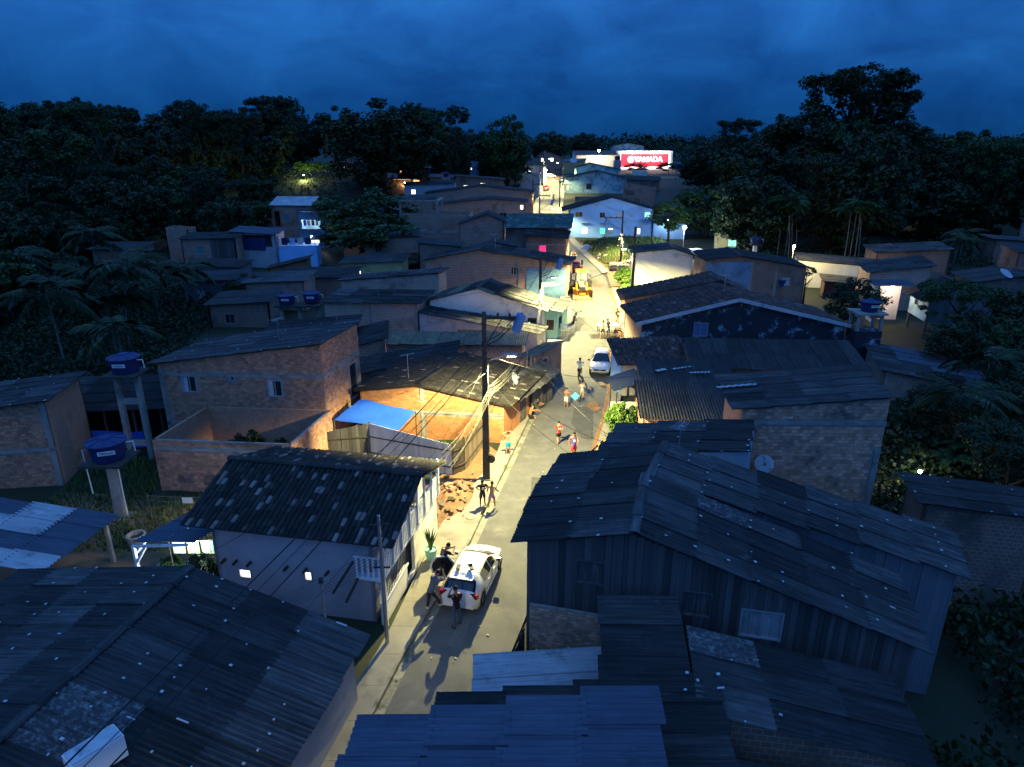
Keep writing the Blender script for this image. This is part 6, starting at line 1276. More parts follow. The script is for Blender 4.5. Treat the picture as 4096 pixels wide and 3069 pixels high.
def car(label, loc, head, paint='paint_white', L=3.9, W_=1.66, Ht=1.46, open_door=False, lit=False, plate='', suv=False, grp=None):
    root = thing('car', label, 'car', loc, head); hw = W_/2; h2 = L/2; wr = .31 if not suv else .34; ax = (-L*.315, L*.335)
    zb = lambda x: lerp([(-h2, .82), (-h2+.15, .93), (-.6, .93), (h2*.45, .90), (h2*.72, .80), (h2*.9, .66), (h2, .50)], x)
    zr = lambda x: lerp([(-h2, .84), (-h2+.10, .99), (-h2+.52, Ht-.12), (-h2+.72, Ht-.045), (-.35, Ht), (.05, Ht-.015), (.28, Ht-.06), (h2*.52, .97), (h2*.72, .89), (h2*.9, .76), (h2*.97, .68), (h2, .58)], x)
    wb = lambda x: lerp([(-h2, hw*.78), (-h2+.1, hw*.90), (-h2+.3, hw*.97), (-.5, hw), (h2*.6, hw*.98), (h2*.8, hw*.92), (h2*.93, hw*.8), (h2, hw*.62)], x)
    def wtop(x):
        f = min(1, max(0, (zr(x)-zb(x))/.5)); return wb(x)*(.93-.27*f)
    def sill(x):
        z = .20 if not suv else .24
        for a in ax:
            d = abs(x-a)
            if d < wr+.07: z = max(z, math.sqrt((wr+.07)**2-d*d)+wr-.02)
        return z if abs(x) < h2-.08 else .3
    xs = [-h2+L*i/64 for i in range(65)]; b = MB(); K = 8
    def sect(x):
        s, w, t = sill(x), wb(x), wtop(x)
        return [(w*.80, s), (w*.97, s+.02), (w*1.0, max(s+.03, .58)), (w*.975, max(zb(x), s+.05)), (t, max(zr(x)-.05, s+.08)), (t*.86, max(zr(x)-.005, s+.09)), (t*.45, max(zr(x)+.018, s+.09)), (0, max(zr(x)+.022, s+.09))]
    for x in xs:
        S = sect(x); ring = [(x, -y, z) for y, z in S] + [(x, y, z) for y, z in S[-2::-1]]; b.v += ring
    n = 2*K-1
    for i in range(len(xs)-1):
        for k in range(n-1): b.f.append((i*n+k, (i+1)*n+k, (i+1)*n+k+1, i*n+k+1)); b.uv.append(None)
        b.f.append((i*n, i*n+n-1, (i+1)*n+n-1, (i+1)*n)); b.uv.append(None)
    b.f.append(tuple(range(n))); b.uv.append(None); b.f.append(tuple(range((len(xs)-1)*n, len(xs)*n))[::-1]); b.uv.append(None)
    body = b.build('body', m[paint], root, True)
    def side(name, x0, x1, sgn, t0=.06, t1=.93, mk='cglass', off=.012, cut=0):
        q = MB(); N_ = 8
        for i in range(N_):
            r_ = []
            for x in (x0+(x1-x0)*i/N_, x0+(x1-x0)*(i+1)/N_):
                S = sect(x); (y0, z0), (y1, z1) = S[3], S[4]
                for t in (t0, t1): r_.append((x, sgn*(y0+(y1-y0)*t+off), z0+(z1-z0)*t))
            q.quad(r_[0], r_[2], r_[3], r_[1])
        return q.build(name, m[mk], root, True)
    def top(name, x0, x1, mk='cglass', off=.014):
        q = MB(); N_ = 8
        for i in range(N_):
            R_ = []
            for x in (x0+(x1-x0)*i/N_, x0+(x1-x0)*(i+1)/N_):
                S = sect(x); R_.append([(x, s*y*.97, z+off) for s, (y, z) in ((-1, S[4]), (-1, S[5]), (-1, S[6]), (1, S[7]), (1, S[6]), (1, S[5]), (1, S[4]))])
            for k in range(6): q.quad(R_[0][k], R_[1][k], R_[1][k+1], R_[0][k+1])
        return q.build(name, m[mk], root, True)
    top('windscreen', .30, h2*.51); top('rear_window', -h2+.12, -h2+.50)
    for s in (-1, 1):
        side('front_window', -.02, .55, s, t1=.9); 
        if not (open_door and s > 0): side('rear_window_side', -.95, -.08, s, t1=.9)
        if suv: side('quarter_window', -1.35, -1.02, s, .2, .85)
        lx = h2-.16
        MB().box((lx+.0, s*wb(lx)*.86, .57), (.22, .22, .12), rz=s*-.55).build('headlight', m['head'], root)
        MB().box((-h2+.09, s*wb(-h2+.1)*.86, .86), (.16, .30, .19), rz=s*.3).build('taillight', m['tail_on' if lit else 'tail'], root)
        mr = MB().box((.62, s*(hw+.10), .98), (.12, .2, .14)).build('mirror', m[paint if not suv else 'trim'], root)
        MB().box((.555, s*(hw+.10), .98), (.01, .17, .11)).build('mirror_glass', m['cglass'], mr)
        for x in (-.55, .25): MB().box((x, s*(hw+.005), .80), (.18, .025, .035)).build('door_handle', m[paint], root)
        MB().box((-.05, s*(wb(0)*.99), .30), (1.7, .03, .10)).build('side_skirt', m['trim' if suv else paint], root)
        MB().box((-.04, s*(hw*.995), .62), (.012, .02, .62)).build('door_gap', m['trim'], root)
        if suv: MB().tube([(-1.2, s*hw*.66, Ht+.03), (-1.0, s*hw*.66, Ht+.07), (.1, s*hw*.66, Ht+.07), (.3, s*hw*.66, Ht)], .02, 6).build('roof_rail', m['trim'], root)
        for a in ax: wheel(root, (a, s*(hw-.11), wr), wr, .19)
    MB().box((h2-.03, 0, .58), (.08, .95, .12)).build('grille', m['trim'], root); MB().box((h2-.05, 0, .34), (.1, 1.2, .14)).build('lower_grille', m['trim'], root)
    MB().box((-h2+.02, 0, .40), (.12, 1.25, .2)).build('rear_bumper', m['trim' if suv else paint], root)
    MB().lathe([(.07, 0), (.07, .02), (.01, .025)], (-h2-.005, 0, .86), 12, Matrix.Rotation(rad(-90), 3, 'Y')).build('badge', m['chrome'], root)
    MB().lathe([(.07, 0), (.07, .02), (.01, .025)], (h2+.012, 0, .62), 12, Matrix.Rotation(rad(90), 3, 'Y')).build('badge', m['chrome'], root)
    for s, x in ((1, h2+.02), (-1, -h2-.045)):
        pl = MB().box((x, 0, .46 if s < 0 else .47), (.02, .40, .13)).build('licence_plate', m['decal'], root)
        if plate: obj('plate_text', text_mesh(plate, .10, ext=.002), m['ink'], pl, Matrix.Translation((x+s*.011, 0, .46)) @ Matrix.Rotation(s*rad(90), 4, 'Z') @ UP)
    if not suv: MB().box((-h2+.47, 0, Ht-.075), (.26, W_*.58, .035)).build('spoiler', m[paint], root)
    MB().tube([(h2*.55, -.5, .985), (h2*.5, .1, 1.02)], .012, 4).build('wiper', m['trim'], root)
    MB().tube([(-.95, 0, Ht+.02), (-1.3, 0, Ht+.28)], .008, 4).build('aerial', m['trim'], root)
    if open_door:
        side('dark_door_overlay', -.95, -.08, 1, -.9, .95, 'trim', .006)  # dark panel over the solid body paints the shaded doorway
        d = MB(); a = rad(62); hx = -.06
        P = lambda u, z: (hx-u*math.cos(a), hw+u*math.sin(a), z)
        pts = [(0, .32), (.0, 1.0), (.25, 1.36), (.72, 1.36), (.95, 1.1), (1.0, .9), (.9, .55), (.75, .32)]
        nrm = V((math.sin(a), math.cos(a), 0))*.035
        n0 = len(d.v); d.v += [tuple(V(P(u, z))+nrm) for u, z in pts] + [tuple(V(P(u, z))-nrm) for u, z in pts]; k = len(pts)
        d.f.append(tuple(range(k))); d.f.append(tuple(range(2*k-1, k-1, -1))); d.uv += [None, None]
        for i in range(k): d.f.append((i, k+i, k+(i+1) % k, (i+1) % k)); d.uv.append(None)
        dr = d.build('open_door', m[paint], root)
        ins = MB(); q = [(.06, .40), (.06, .96), (.28, 1.3), (.70, 1.3), (.89, 1.08), (.93, .9), (.84, .58), (.7, .40)]
        for sg_, mk in ((-1.25, 'trim'),):
            ins.v = [tuple(V(P(u, z))+nrm*sg_) for u, z in q]; ins.f = [tuple(range(len(q)))]; ins.uv = [None]
        ins.build('door_lining', m['trim'], dr)
        gl = MB(); q = [(.08, .97), (.29, 1.3), (.69, 1.3), (.88, 1.07), (.9, .97)]; gl.v = [tuple(V(P(u, z))+nrm*1.15) for u, z in q]; gl.f = [tuple(range(len(q)))]; gl.uv = [None]; gl.build('door_window', m['cglass'], dr)
    return root
wc = car('white hatchback with its rear left door open at the near kerb', (-1.62, 24.25, .05), rad(75.5), 'paint_white', open_door=True, plate='RVG09', Ht=1.42)
car('silver crossover with roof rails parked at the right kerb facing the camera', (7.25, 52.7, .05), rad(-101), 'paint_silver', L=3.96, W_=1.70, Ht=1.52, suv=True, plate='QVD7C60')
car('dark red car seen from behind at the left of the junction', (8.75, 97.6, .04), rad(97), 'paint_dark', L=4.2, W_=1.74, Ht=1.52, lit=True)
car('bright red car on the far street seen from behind', (10.3, 214, rise(214)+.05), rad(80), 'paint_red', lit=True)
car('pale car half hidden at the far right of the street', (17.0, 243, rise(243)+.05), rad(80), 'paint_silver')
car('white car crossing at the far end of the street', (14.0, 258.5, rise(258)+.08), rad(5), 'paint_white', lit=True)
car('pale car parked before the ochre house under the floodlight', (29.6, 108.6, .0), rad(10), 'paint_silver')
# things lying on the white car's roof: placed in its frame
cf = Matrix.Translation((-1.62, 24.25, .05)) @ Matrix.Rotation(rad(75.5), 4, 'Z')
o = MB().box((0, 0, .03), (.3, .14, .05)).build('black_case', m['trim'], None); o.matrix_basis = cf @ Matrix.Translation((-1.05, .28, 1.47)) @ Matrix.Rotation(.1, 4, 'Z'); tag(o, 'small black case lying on the white car roof', 'case')
dn = thing('drone_controller', 'black folded gadget with straps on the white car roof', 'gadget'); dn.matrix_basis = cf @ Matrix.Translation((-1.0, -.25, 1.47)) @ Matrix.Rotation(.6, 4, 'Z')
MB().box((0, 0, .06), (.34, .12, .08)).build('body', m['trim'], dn); MB().box((.1, .02, .12), (.12, .2, .02)).build('screen', m['cglass'], dn); MB().tube([(-.15, 0, .05), (-.25, -.14, .01), (-.4, -.2, .0)], .008, 4).build('strap', m['trim'], dn); MB().tube([(.15, 0, .05), (.2, .2, .02), (.0, .35, .0)], .008, 4).build('strap', m['trim'], dn)

# backhoe loader facing the camera
def backhoe():
    x, y, z = (8.1, 77.94, 0)
    root = thing('backhoe_loader', 'yellow backhoe loader facing the camera with lowered front bucket', 'backhoe', (x+.15, y+.3, .05), rad(-92)); Y = m['yellow_paint']; bl = m['trim']
    # local +x is forward (towards the bucket)
    bk = MB(); prof = [(0, .05), (-.1, .12), (-.62, .25), (-.78, .6), (-.62, .98), (-.4, 1.05)]
    pin = [(a-.03, c+.03) for a, c in prof]
    for (a, c), (a2, c2) in zip(prof, prof[1:]):
        bk.hexa([(a, -1.13, c), (a, 1.13, c), (a2, 1.13, c2), (a2, -1.13, c2), (a-.02, -1.13, c-.04), (a-.02, 1.13, c-.04), (a2-.04, 1.13, c2-.02), (a2-.04, -1.13, c2-.02)])
    for s in (-1.13, 1.13): bk.v += [(a, s, c) for a, c in prof]; n = len(bk.v); bk.f.append(tuple(range(n-6, n))); bk.uv.append(None)
    bu = bk.build('bucket', m['rust'], root)
    for k in range(7): MB().box((.06, -1.0+k*.333, .05), (.16, .08, .04)).build('bucket_tooth', m['metal'], bu)
    for s in (-.62, .62):
        MB().bar((-.6, s, .55), (-1.5, s, 1.05), .12, .22).build('loader_arm', Y, root); MB().bar((-1.5, s, 1.05), (-2.9, s, 1.35), .12, .24).build('loader_arm', Y, root)
        MB().tube([(-.75, s*.7, .85), (-1.6, s*.7, 1.15)], .06, 8).build('cylinder', m['metal'], root)
        wheel(root, (-1.75, s*1.45, .46), .46, .32, spokes=6); wheel(root, (-3.75, s*1.6, .72), .72, .46, spokes=6)
        MB().box((-3.7, s*1.6, 1.52), (1.2, .5, .06)).build('fender', bl, root); MB().box((-3.15, s*1.6, 1.3), (.08, .5, .5)).build('fender_flap', bl, root)
        MB().box((-1.75, s*1.45, 1.0), (.9, .36, .05)).build('front_fender', Y, root)
    MB().hexa([(-1.1, -.42, .75), (-1.1, .42, .75), (-2.9, .48, .75), (-2.9, -.48, .75), (-1.15, -.36, 1.35), (-1.15, .36, 1.35), (-2.9, .46, 1.62), (-2.9, -.46, 1.62)]).build('engine_hood', mat('machine_grey', (.10, .11, .12), rough=.4, coat=.3), root)
    MB().box((-1.08, 0, 1.0), (.04, .66, .5)).build('grille', bl, root); MB().box((-2.4, 0, .6), (3.6, .7, .35)).build('chassis', Y, root)
    MB().box((-3.6, 0, 1.0), (1.4, 1.3, .5)).build('cab_floor', Y, root)
    for px in (-2.95, -4.25):
        for s in (-.68, .68): MB().bar((px, s, 1.2), (px+.06, s*.92, 2.72), .09).build('cab_pillar', bl, root)
    MB().hexa([(-2.7, -.8, 2.72), (-2.7, .8, 2.72), (-4.5, .8, 2.72), (-4.5, -.8, 2.72), (-2.8, -.72, 2.88), (-2.8, .72, 2.88), (-4.4, .72, 2.88), (-4.4, -.72, 2.88)]).build('cab_roof', Y, root)
    gl = mat('cab_glass', (.25, .3, .32), rough=.05, alpha=.35, spec=.8)
    MB().quad((-2.93, -.62, 1.5), (-2.93, .62, 1.5), (-2.88, .6, 2.68), (-2.88, -.6, 2.68)).build('windscreen', gl, root)
    for s in (-.69, .69): MB().quad((-3.02, s, 1.3), (-4.18, s, 1.3), (-4.15, s*.95, 2.66), (-3.0, s*.95, 2.66)).build('side_glass', gl, root)
    MB().box((-3.7, 0, 1.5), (.5, .5, .12)).build('seat', bl, root); MB().box((-3.95, 0, 1.9), (.12, .5, .7)).build('seat_back', bl, root); MB().lathe([(.17, 0), (.2, .01), (.17, .02)], (-3.2, 0, 1.95), 14, Matrix.Rotation(rad(-50), 3, 'Y')).build('steering_wheel', bl, root)
    for s in (-1, 1): MB().box((-2.75, s*1.0, 2.3), (.06, .22, .34)).build('mirror', bl, root); MB().tube([(-2.85, s*.68, 2.5), (-2.75, s*1.0, 2.5)], .015, 4).build('mirror_arm', bl, root); MB().box((-2.65, s*.55, 2.8), (.08, .2, .1)).build('work_lamp', m['head'], root)
    dkb = mat('boom_blue_black', (.02, .035, .09), rough=.4)
    MB().bar((-4.6, 0, .9), (-5.3, .1, 3.0), .26, .3).build('rear_boom', dkb, root); MB().bar((-5.3, .1, 3.2), (-4.9, .1, 3.75), .22, .24).build('dipper', dkb, root); MB().box((-5.2, .1, 2.3), (.5, .6, .5)).build('rear_bucket', m['rust'], root)
    for s in (-1, 1): MB().bar((-4.7, s*.7, .9), (-4.75, s*1.0, .15), .14).build('stabiliser', Y, root)
    MB().tube([(-1.6, .3, 1.4), (-1.6, .3, 2.0)], .05, 8).build('exhaust', bl, root)
backhoe()

# motorcycles and bicycles
def cyc_wheel(root, x, r, w, spokes=10, tm='black'):
    wl = bpy.data.objects.new('wheel', None); C.objects.link(wl); wl.parent = root; wl.location = (x, 0, r); mx = Matrix.Rotation(rad(90), 3, 'X')
    MB().lathe([(r*.86, -w/2), (r*.97, -w*.4), (r, 0), (r*.97, w*.4), (r*.86, w/2), (r*.84, 0), (r*.86, -w/2)], n=22, m=mx).build('tyre', m[tm], wl)
    b = MB().lathe([(r*.1, -w*.6), (r*.1, w*.6)], n=8, m=mx)
    for k in range(spokes): a = k*2*math.pi/spokes; b.bar((0, 0, 0), (math.cos(a)*r*.86, 0, math.sin(a)*r*.86), .012 if spokes > 6 else .04, .012)
    b.build('rim', m['metal'], wl)
def motorcycle(label, loc, head, col, lean=6, rider=False):
    root = thing('motorcycle', label, 'motorcycle', loc, head); root.rotation_euler = (rad(lean), 0, head)
    cyc_wheel(root, .65, .30, .10, 5); cyc_wheel(root, -.65, .30, .12, 5)
    for s in (-.07, .07): MB().tube([(.65, s, .3), (.42, s, .95)], .025, 6).build('fork', m['chrome'], root); MB().tube([(-.65, s*1.3, .3), (-.1, s*1.3, .38)], .025, 6).build('swingarm', m['trim'], root); MB().tube([(-.55, s*1.5, .35), (-.38, s*1.5, .72)], .022, 6).build('shock', m['chrome'], root)
    MB().hexa([(-.05, -.09, .62), (.36, -.08, .66), (.36, .08, .66), (-.05, .09, .62), (-.08, -.12, .82), (.34, -.12, .90), (.34, .12, .90), (-.08, .12, .82)]).build('fuel_tank', m[col], root)
    MB().hexa([(-.75, -.09, .74), (-.02, -.12, .68), (-.02, .12, .68), (-.75, .09, .74), (-.8, -.1, .84), (-.04, -.13, .8), (-.04, .13, .8), (-.8, .1, .84)]).build('seat', m['trim'], root)
    MB().box((.1, 0, .4), (.36, .24, .34)).build('engine', m['metal'], root); MB().tube([(.25, -.12, .35), (.1, -.14, .2), (-.6, -.16, .28)], .04, 7).build('exhaust', m['chrome'], root)
    MB().hexa([(-.78, -.07, .66), (-.4, -.1, .56), (-.4, .1, .56), (-.78, .07, .66), (-.85, -.06, .76), (-.4, -.1, .72), (-.4, .1, .72), (-.85, .06, .76)]).build('tail_cowl', m[col], root)
    MB().tube([(.34, -.36, 1.02), (.42, -.2, 1.03), (.44, .2, 1.03), (.34, .36, 1.02)], .016, 6).build('handlebar', m['trim'], root)
    MB().lathe([(.02, 0), (.09, .02), (.1, .08), (.05, .14)], (.58, 0, .88), 12, Matrix.Rotation(rad(-90), 3, 'Y')).build('headlight', m['head'], root)
    MB().box((.65, 0, .64), (.42, .12, .03)).build('mudguard', m[col], root); MB().box((-.8, 0, .62), (.2, .14, .03), m=Matrix.Rotation(.6, 3, 'Y')).build('rear_mudguard', m['trim'], root); MB().box((-.86, 0, .72), (.05, .12, .08)).build('taillight', m['tail'], root)
    for s in (-1, 1): MB().box((.36, s*.42, 1.16), (.03, .14, .08)).build('mirror', m['trim'], root); MB().tube([(.38, s*.3, 1.03), (.36, s*.4, 1.15)], .008, 4).build('mirror_stalk', m['trim'], root); MB().tube([(.05, s*.05, .25), (.05, s*.24, .25)], .02, 5).build('footrest', m['trim'], root)
    return root
M_['moto_red'] = mat('motorcycle_red', (.55, .02, .03), rough=.3, coat=.6); M_['moto_black'] = mat('motorcycle_black', (.02, .02, .022), rough=.3, coat=.6); M_['moto_white'] = mat('motorcycle_white', (.6, .6, .6), rough=.4)
motorcycle('black motorcycle parked at the left kerb before the lean-to', (2.86, 47.99, 0.02), rad(70), 'moto_black', 8)
motorcycle('red motorcycle parked across the left pavement by the shack', (3.01, 57.02, 0.14), rad(188), 'moto_red', 6)
motorcycle('dark motorcycle parked at the kerb by the turquoise kiosk', (6.39, 68.05, 0.02), rad(75), 'moto_black', 8)
mf = motorcycle('motorcycle ridden towards the camera on the far street', (11.11, 188.79, 2.36), rad(-98), 'moto_white', 0)
motorcycle('white motorcycle parked at the left of the far street', (8.32, 234.0, 3.72), rad(-80), 'moto_white', 4)
def bicycle(label, loc, head, col, lean=0):
    root = thing('bicycle', label, 'bicycle', loc, head); root.rotation_euler = (rad(lean), 0, head); cm = m[col]
    cyc_wheel(root, .52, .32, .05, 12); cyc_wheel(root, -.52, .32, .05, 12)
    for a, c, n in (((-.05, 0, .3), (-.16, 0, .78), 'seat_tube'), ((-.05, 0, .3), (.36, 0, .72), 'down_tube'), ((-.14, 0, .72), (.34, 0, .78), 'top_tube'), ((-.52, .04, .32), (-.05, .02, .3), 'chain_stay'), ((-.52, -.04, .32), (-.15, 0, .72), 'seat_stay'), ((.52, 0, .32), (.33, 0, .88), 'fork')): MB().tube([a, c], .018, 6).build(n, cm, root)
    MB().box((-.18, 0, .83), (.26, .13, .05)).build('saddle', m['trim'], root); MB().tube([(.22, -.28, .98), (.33, -.1, .96), (.33, .1, .96), (.22, .28, .98)], .013, 6).build('handlebar', m['trim'], root)
    MB().lathe([(.09, -.01), (.09, .01)], (-.05, .05, .3), 14, Matrix.Rotation(rad(90), 3, 'X')).build('chainring', m['metal'], root)
    for s in (-1, 1): MB().box((-.05+s*.12, s*.1, .3-s*.1), (.09, .08, .02)).build('pedal', m['trim'], root); MB().tube([(-.05, s*.06, .3), (-.05+s*.12, s*.07, .3-s*.1)], .01, 4).build('crank', m['metal'], root)
    return root
M_['bike_yellow'] = mat('bicycle_yellow', (.7, .36, .02), rough=.4)
bicycle('yellow bicycle leaning on the right pavement near the bush', (5.05, 37.4, .13), rad(52), 'bike_yellow', 38)
BIKE = V((5.29, 50.57, 0)); bicycle('dark bicycle ridden up the street by a boy in white', (BIKE.x, BIKE.y, .05), rad(78), 'moto_black', 0)
# table with mat at the right kerb
tb = thing('games_table', 'pale mint table top on black legs set out on the street', 'table', (9.29, 63.43, 0.03), rad(2)); M_['mint'] = mat('mint_table_top', (.55, .68, .60), (.5, .62, .55), 2, rough=.5)
MB().box((0, .6, .80), (2.1, 1.15, .05)).build('table_top', m['mint'], tb); MB().box((0, .6, .74), (1.9, .95, .08)).build('apron', m['trim'], tb); MB().box((0, .03, .84), (2.1, .03, .12)).build('net', m['trim'], tb) if False else None
for dx in (-.9, .9):
    for dy in (.12, 1.08): MB().box((dx, dy, .36), (.06, .06, .74)).build('leg', m['trim'], tb)
o = MB().box((-.15, -.25, .0), (2.9, 1.7, .012)).build('floor_mat', mat('dark_floor_mat', (.06, .055, .05), (.05, .045, .04), 4, rough=.9), None); o.location = V((8.96, 62.95, 0.07)); o.rotation_euler = (0, 0, rad(2)); tag(o, 'dark flat mat under the mint table', 'mat')

# ---------------------------------------------------------------- people
def skin_mesh(name, V_, E_, root=0, sub=1):
    bm = bmesh.new(); ly = bm.verts.layers.skin.verify(); vs = []
    for p, r in V_:
        v = bm.verts.new(p); v[ly].radius = (r, r) if not isinstance(r, tuple) else r; vs.append(v)
    vs[root][ly].use_root = True
    for a, c in E_: bm.edges.new((vs[a], vs[c]))
    me = bpy.data.meshes.new(name); bm.to_mesh(me); bm.free()
    o = bpy.data.objects.new('tmp', me); s = o.modifiers.new('s', 'SKIN'); s.use_smooth_shade = True; s.branch_smoothing = .6
    u = o.modifiers.new('u', 'SUBSURF'); u.levels = sub; u.render_levels = sub
    out = evaluated(o); bpy.data.meshes.remove(me); out.name = name
    out.polygons.foreach_set('use_smooth', [True]*len(out.polygons)); return out
def cloth(name, c, c2=None): return mat(name, c, c2 or tuple(q*.8 for q in c), 8, rough=.9)
SK = {'brown': mat('skin_brown', (.33, .17, .10), (.28, .14, .08), 6, rough=.55), 'light': mat('skin_light', (.42, .24, .15), (.36, .2, .125), 6, rough=.55), 'dark': mat('skin_dark', (.12, .06, .038), (.10, .05, .03), 6, rough=.55)}
HAIR = mat('black_hair', (.012, .01, .009), rough=.6)
def rotx(v, a): c, s = math.cos(a), math.sin(a); return V((v.x, v.y*c-v.z*s, v.y*s+v.z*c))
STAND = dict(lean=0, legs=((4, 4, 4), (-4, 4, 6)), arms=(((-.03, .02, -.17), (.0, .06, -.14)), ((-.03, .02, -.17), (.0, .06, -.14))))
def person(label, loc, face, H=1.7, pose=None, shirt=None, sleeves=True, pants=None, plen=.5, skin='brown', cap=None, shoes=None, mark=None, long_hair=False, pz=None, name='person'):
    """local frame: +y is where the person faces, x is their right; legs = (hip flexion, abduction, knee flexion), arms = (elbow, wrist) offsets in body heights (x outwards)"""
    P = dict(STAND); P.update(pose or {}); ln = rad(P['lean'])
    hipz = .52*H; J = {}
    pel = V((0, 0, 0)); tor = lambda z, y=0, x=0: rotx(V((x*H, y*H, z*H)), -ln)
    J['pel'] = pel; J['waist'] = tor(.10); J['chest'] = tor(.22); J['neck'] = tor(.315); hd = V(P.get('head', (0, .015, .085)))*H; J['head'] = J['neck']+hd; J['top'] = J['head']+hd.normalized()*.05*H
    low = 9
    for i, s in ((0, 1), (1, -1)):
        f, a, k = (rad(q) for q in P['legs'][i])
        hp = V((s*.052*H, 0, -.03*H)); d = V((s*math.sin(a), math.sin(f)*math.cos(a), -math.cos(f)*math.cos(a))); kn = hp+d*.235*H
        f2 = f-k; d2 = V((s*math.sin(a)*.6, math.sin(f2)*math.cos(a), -math.cos(f2)*math.cos(a))).normalized(); an = kn+d2*.235*H
        fd = V(P.get('feet', ((0, 1, -.12), (0, 1, -.12)))[i]).normalized()
        J['hip%d' % i], J['knee%d' % i], J['ank%d' % i], J['toe%d' % i] = hp, kn, an, an+V((s*.015*H, 0, -.02*H))+fd*.085*H
        low = min(low, an.z-.04*H, J['toe%d' % i].z-.018*H)
        sh = tor(.285, 0, s*.105); e, w = P['arms'][i]; el = sh+V((s*e[0], e[1], e[2])).normalized()*.165*H; wr_ = el+V((s*w[0], w[1], w[2])).normalized()*.145*H
        J['sh%d' % i], J['el%d' % i], J['wr%d' % i] = sh, el, wr_; dd = (wr_-el).normalized(); J['palm%d' % i] = wr_+dd*.045*H
    dz = -low if pz is None else pz
    for k in J: J[k] = J[k]+V((0, 0, dz))
    root = thing(name, label, 'person', loc, face)
    R_ = dict(pel=.076, waist=.068, chest=.080, neck=.033, head=.055, top=.046, hip=.058, knee=.039, ank=.025, toe=.022, sh=.041, el=.029, wr=.020, palm=.021)
    keys = ['pel', 'waist', 'chest', 'neck', 'head', 'top']; Vv = [(J[k], R_[k]*H) for k in keys]; E_ = [(0, 1), (1, 2), (2, 3), (3, 4), (4, 5)]
    for i, s in ((0, 1), (1, -1)):
        b0 = len(Vv); Vv += [(J['hip%d' % i], R_['hip']*H), (J['knee%d' % i], R_['knee']*H), ((J['knee%d' % i]*.65+J['ank%d' % i]*.35), .036*H), (J['ank%d' % i], R_['ank']*H), (J['toe%d' % i], R_['toe']*H)]
        E_ += [(0, b0), (b0, b0+1), (b0+1, b0+2), (b0+2, b0+3), (b0+3, b0+4)]
        b1 = len(Vv); Vv += [(J['sh%d' % i], R_['sh']*H), (J['el%d' % i], R_['el']*H), (J['wr%d' % i], R_['wr']*H), (J['palm%d' % i], R_['palm']*H)]
        E_ += [(2, b1), (b1, b1+1), (b1+1, b1+2), (b1+2, b1+3)]
        dd = (J['wr%d' % i]-J['el%d' % i]).normalized(); sd = dd.cross(V((0, 1, .3))); sd = sd.normalized() if sd.length > .1 else V((1, 0, 0)); cu = sd.cross(dd)
        for q, (off, l) in enumerate(((-.9, .040), (-.3, .047), (.3, .044), (.9, .035))):
            n = len(Vv); bp = J['palm%d' % i]+sd*off*.014*H+dd*.012*H; Vv += [(bp+dd*l*.5*H, .0052*H), (bp+dd*l*.85*H+cu*l*.35*H, .0044*H)]; E_ += [(b1+3, n), (n, n+1)]
        n = len(Vv); bp = J['palm%d' % i]+sd*-.018*H; Vv += [(bp+sd*-.012*H+dd*.004*H, .006*H), (bp+sd*-.018*H+dd*.022*H, .005*H)]; E_ += [(b1+3, n), (n, n+1)]
    body = obj('body', skin_mesh('body', Vv, E_), SK[skin], root)
    hx = J['head']; hv = (J['top']-J['head']).normalized(); rt = V((1, 0, 0)); fw = hv.cross(rt).normalized() * -1 if hv.cross(rt).y < 0 else hv.cross(rt).normalized()
    fm = basis(hx, rt, fw, hv); s_ = H
    f = MB()
    for sx in (-1, 1): f.lathe([(.001, -.006*s_), (.006*s_, 0), (.001, .006*s_)], (sx*.019*s_, .049*s_, .008*s_), 6)
    f.box((0, .05*s_, -.026*s_), (.026*s_, .008*s_, .006*s_)); obj('eyes_and_mouth', f.mesh('eyes_and_mouth'), HAIR, root, fm)
    f = MB().lathe([(.001, -.012*s_), (.008*s_, -.008*s_), (.005*s_, .008*s_), (.001, .014*s_)], (0, .054*s_, -.004*s_), 6)
    for sx in (-1, 1): f.box((sx*.052*s_, -.002*s_, 0), (.01*s_, .018*s_, .03*s_))
    obj('nose_and_ears', f.mesh('nose_and_ears'), SK[skin], root, fm)
    b = MB(); n = 12
    for a, rr in ((-.12, .90), (.12, 1.0), (.45, .97), (.8, .78), (1.1, .45), (1.3, .05)):
        for k in range(n):
            th = 2*math.pi*k/n; front = max(0, math.sin(th)); z = a*.055*s_*1.25+(front*.022*s_ if a < .4 else 0); b.v.append((math.cos(th)*.058*rr*s_, math.sin(th)*.058*rr*s_-.006*s_, z+.012*s_))
    for j in range(5):
        for k in range(n): b.f.append((j*n+k, j*n+(k+1) % n, (j+1)*n+(k+1) % n, (j+1)*n+k)); b.uv.append(None)
    obj('hair' if not cap else 'cap', b.mesh('hair', True), cap or HAIR, root, fm)
    if cap: MB().box((0, .08*s_, .02*s_), (.085*s_, .07*s_, .01*s_)).build('cap_peak', cap, root).matrix_basis = fm
    if long_hair: MB().tube([(0, -.035*s_, .03*s_), (0, -.055*s_, -.06*s_), (0, -.05*s_, -.16*s_)], [.045*s_, .05*s_, .02*s_], 9).build('long_hair', HAIR, root, True).matrix_basis = fm
    if shirt:
        sv = [(J['pel']-(J['waist']-J['pel'])*.75, .088*H), (J['pel'], .093*H), (J['waist'], .086*H), (J['chest'], .096*H), (J['neck'].lerp(J['chest'], .2), .05*H)]; se = [(0, 1), (1, 2), (2, 3), (3, 4)]
        for i in (0, 1):
            n = len(sv); sv += [(J['sh%d' % i], .052*H if sleeves else .038*H)]; se.append((3, n))
            if sleeves: sv += [(J['sh%d' % i].lerp(J['el%d' % i], .62), .045*H)]; se.append((n, n+1))
        so_ = obj('shirt', skin_mesh('shirt', sv, se), shirt, root)
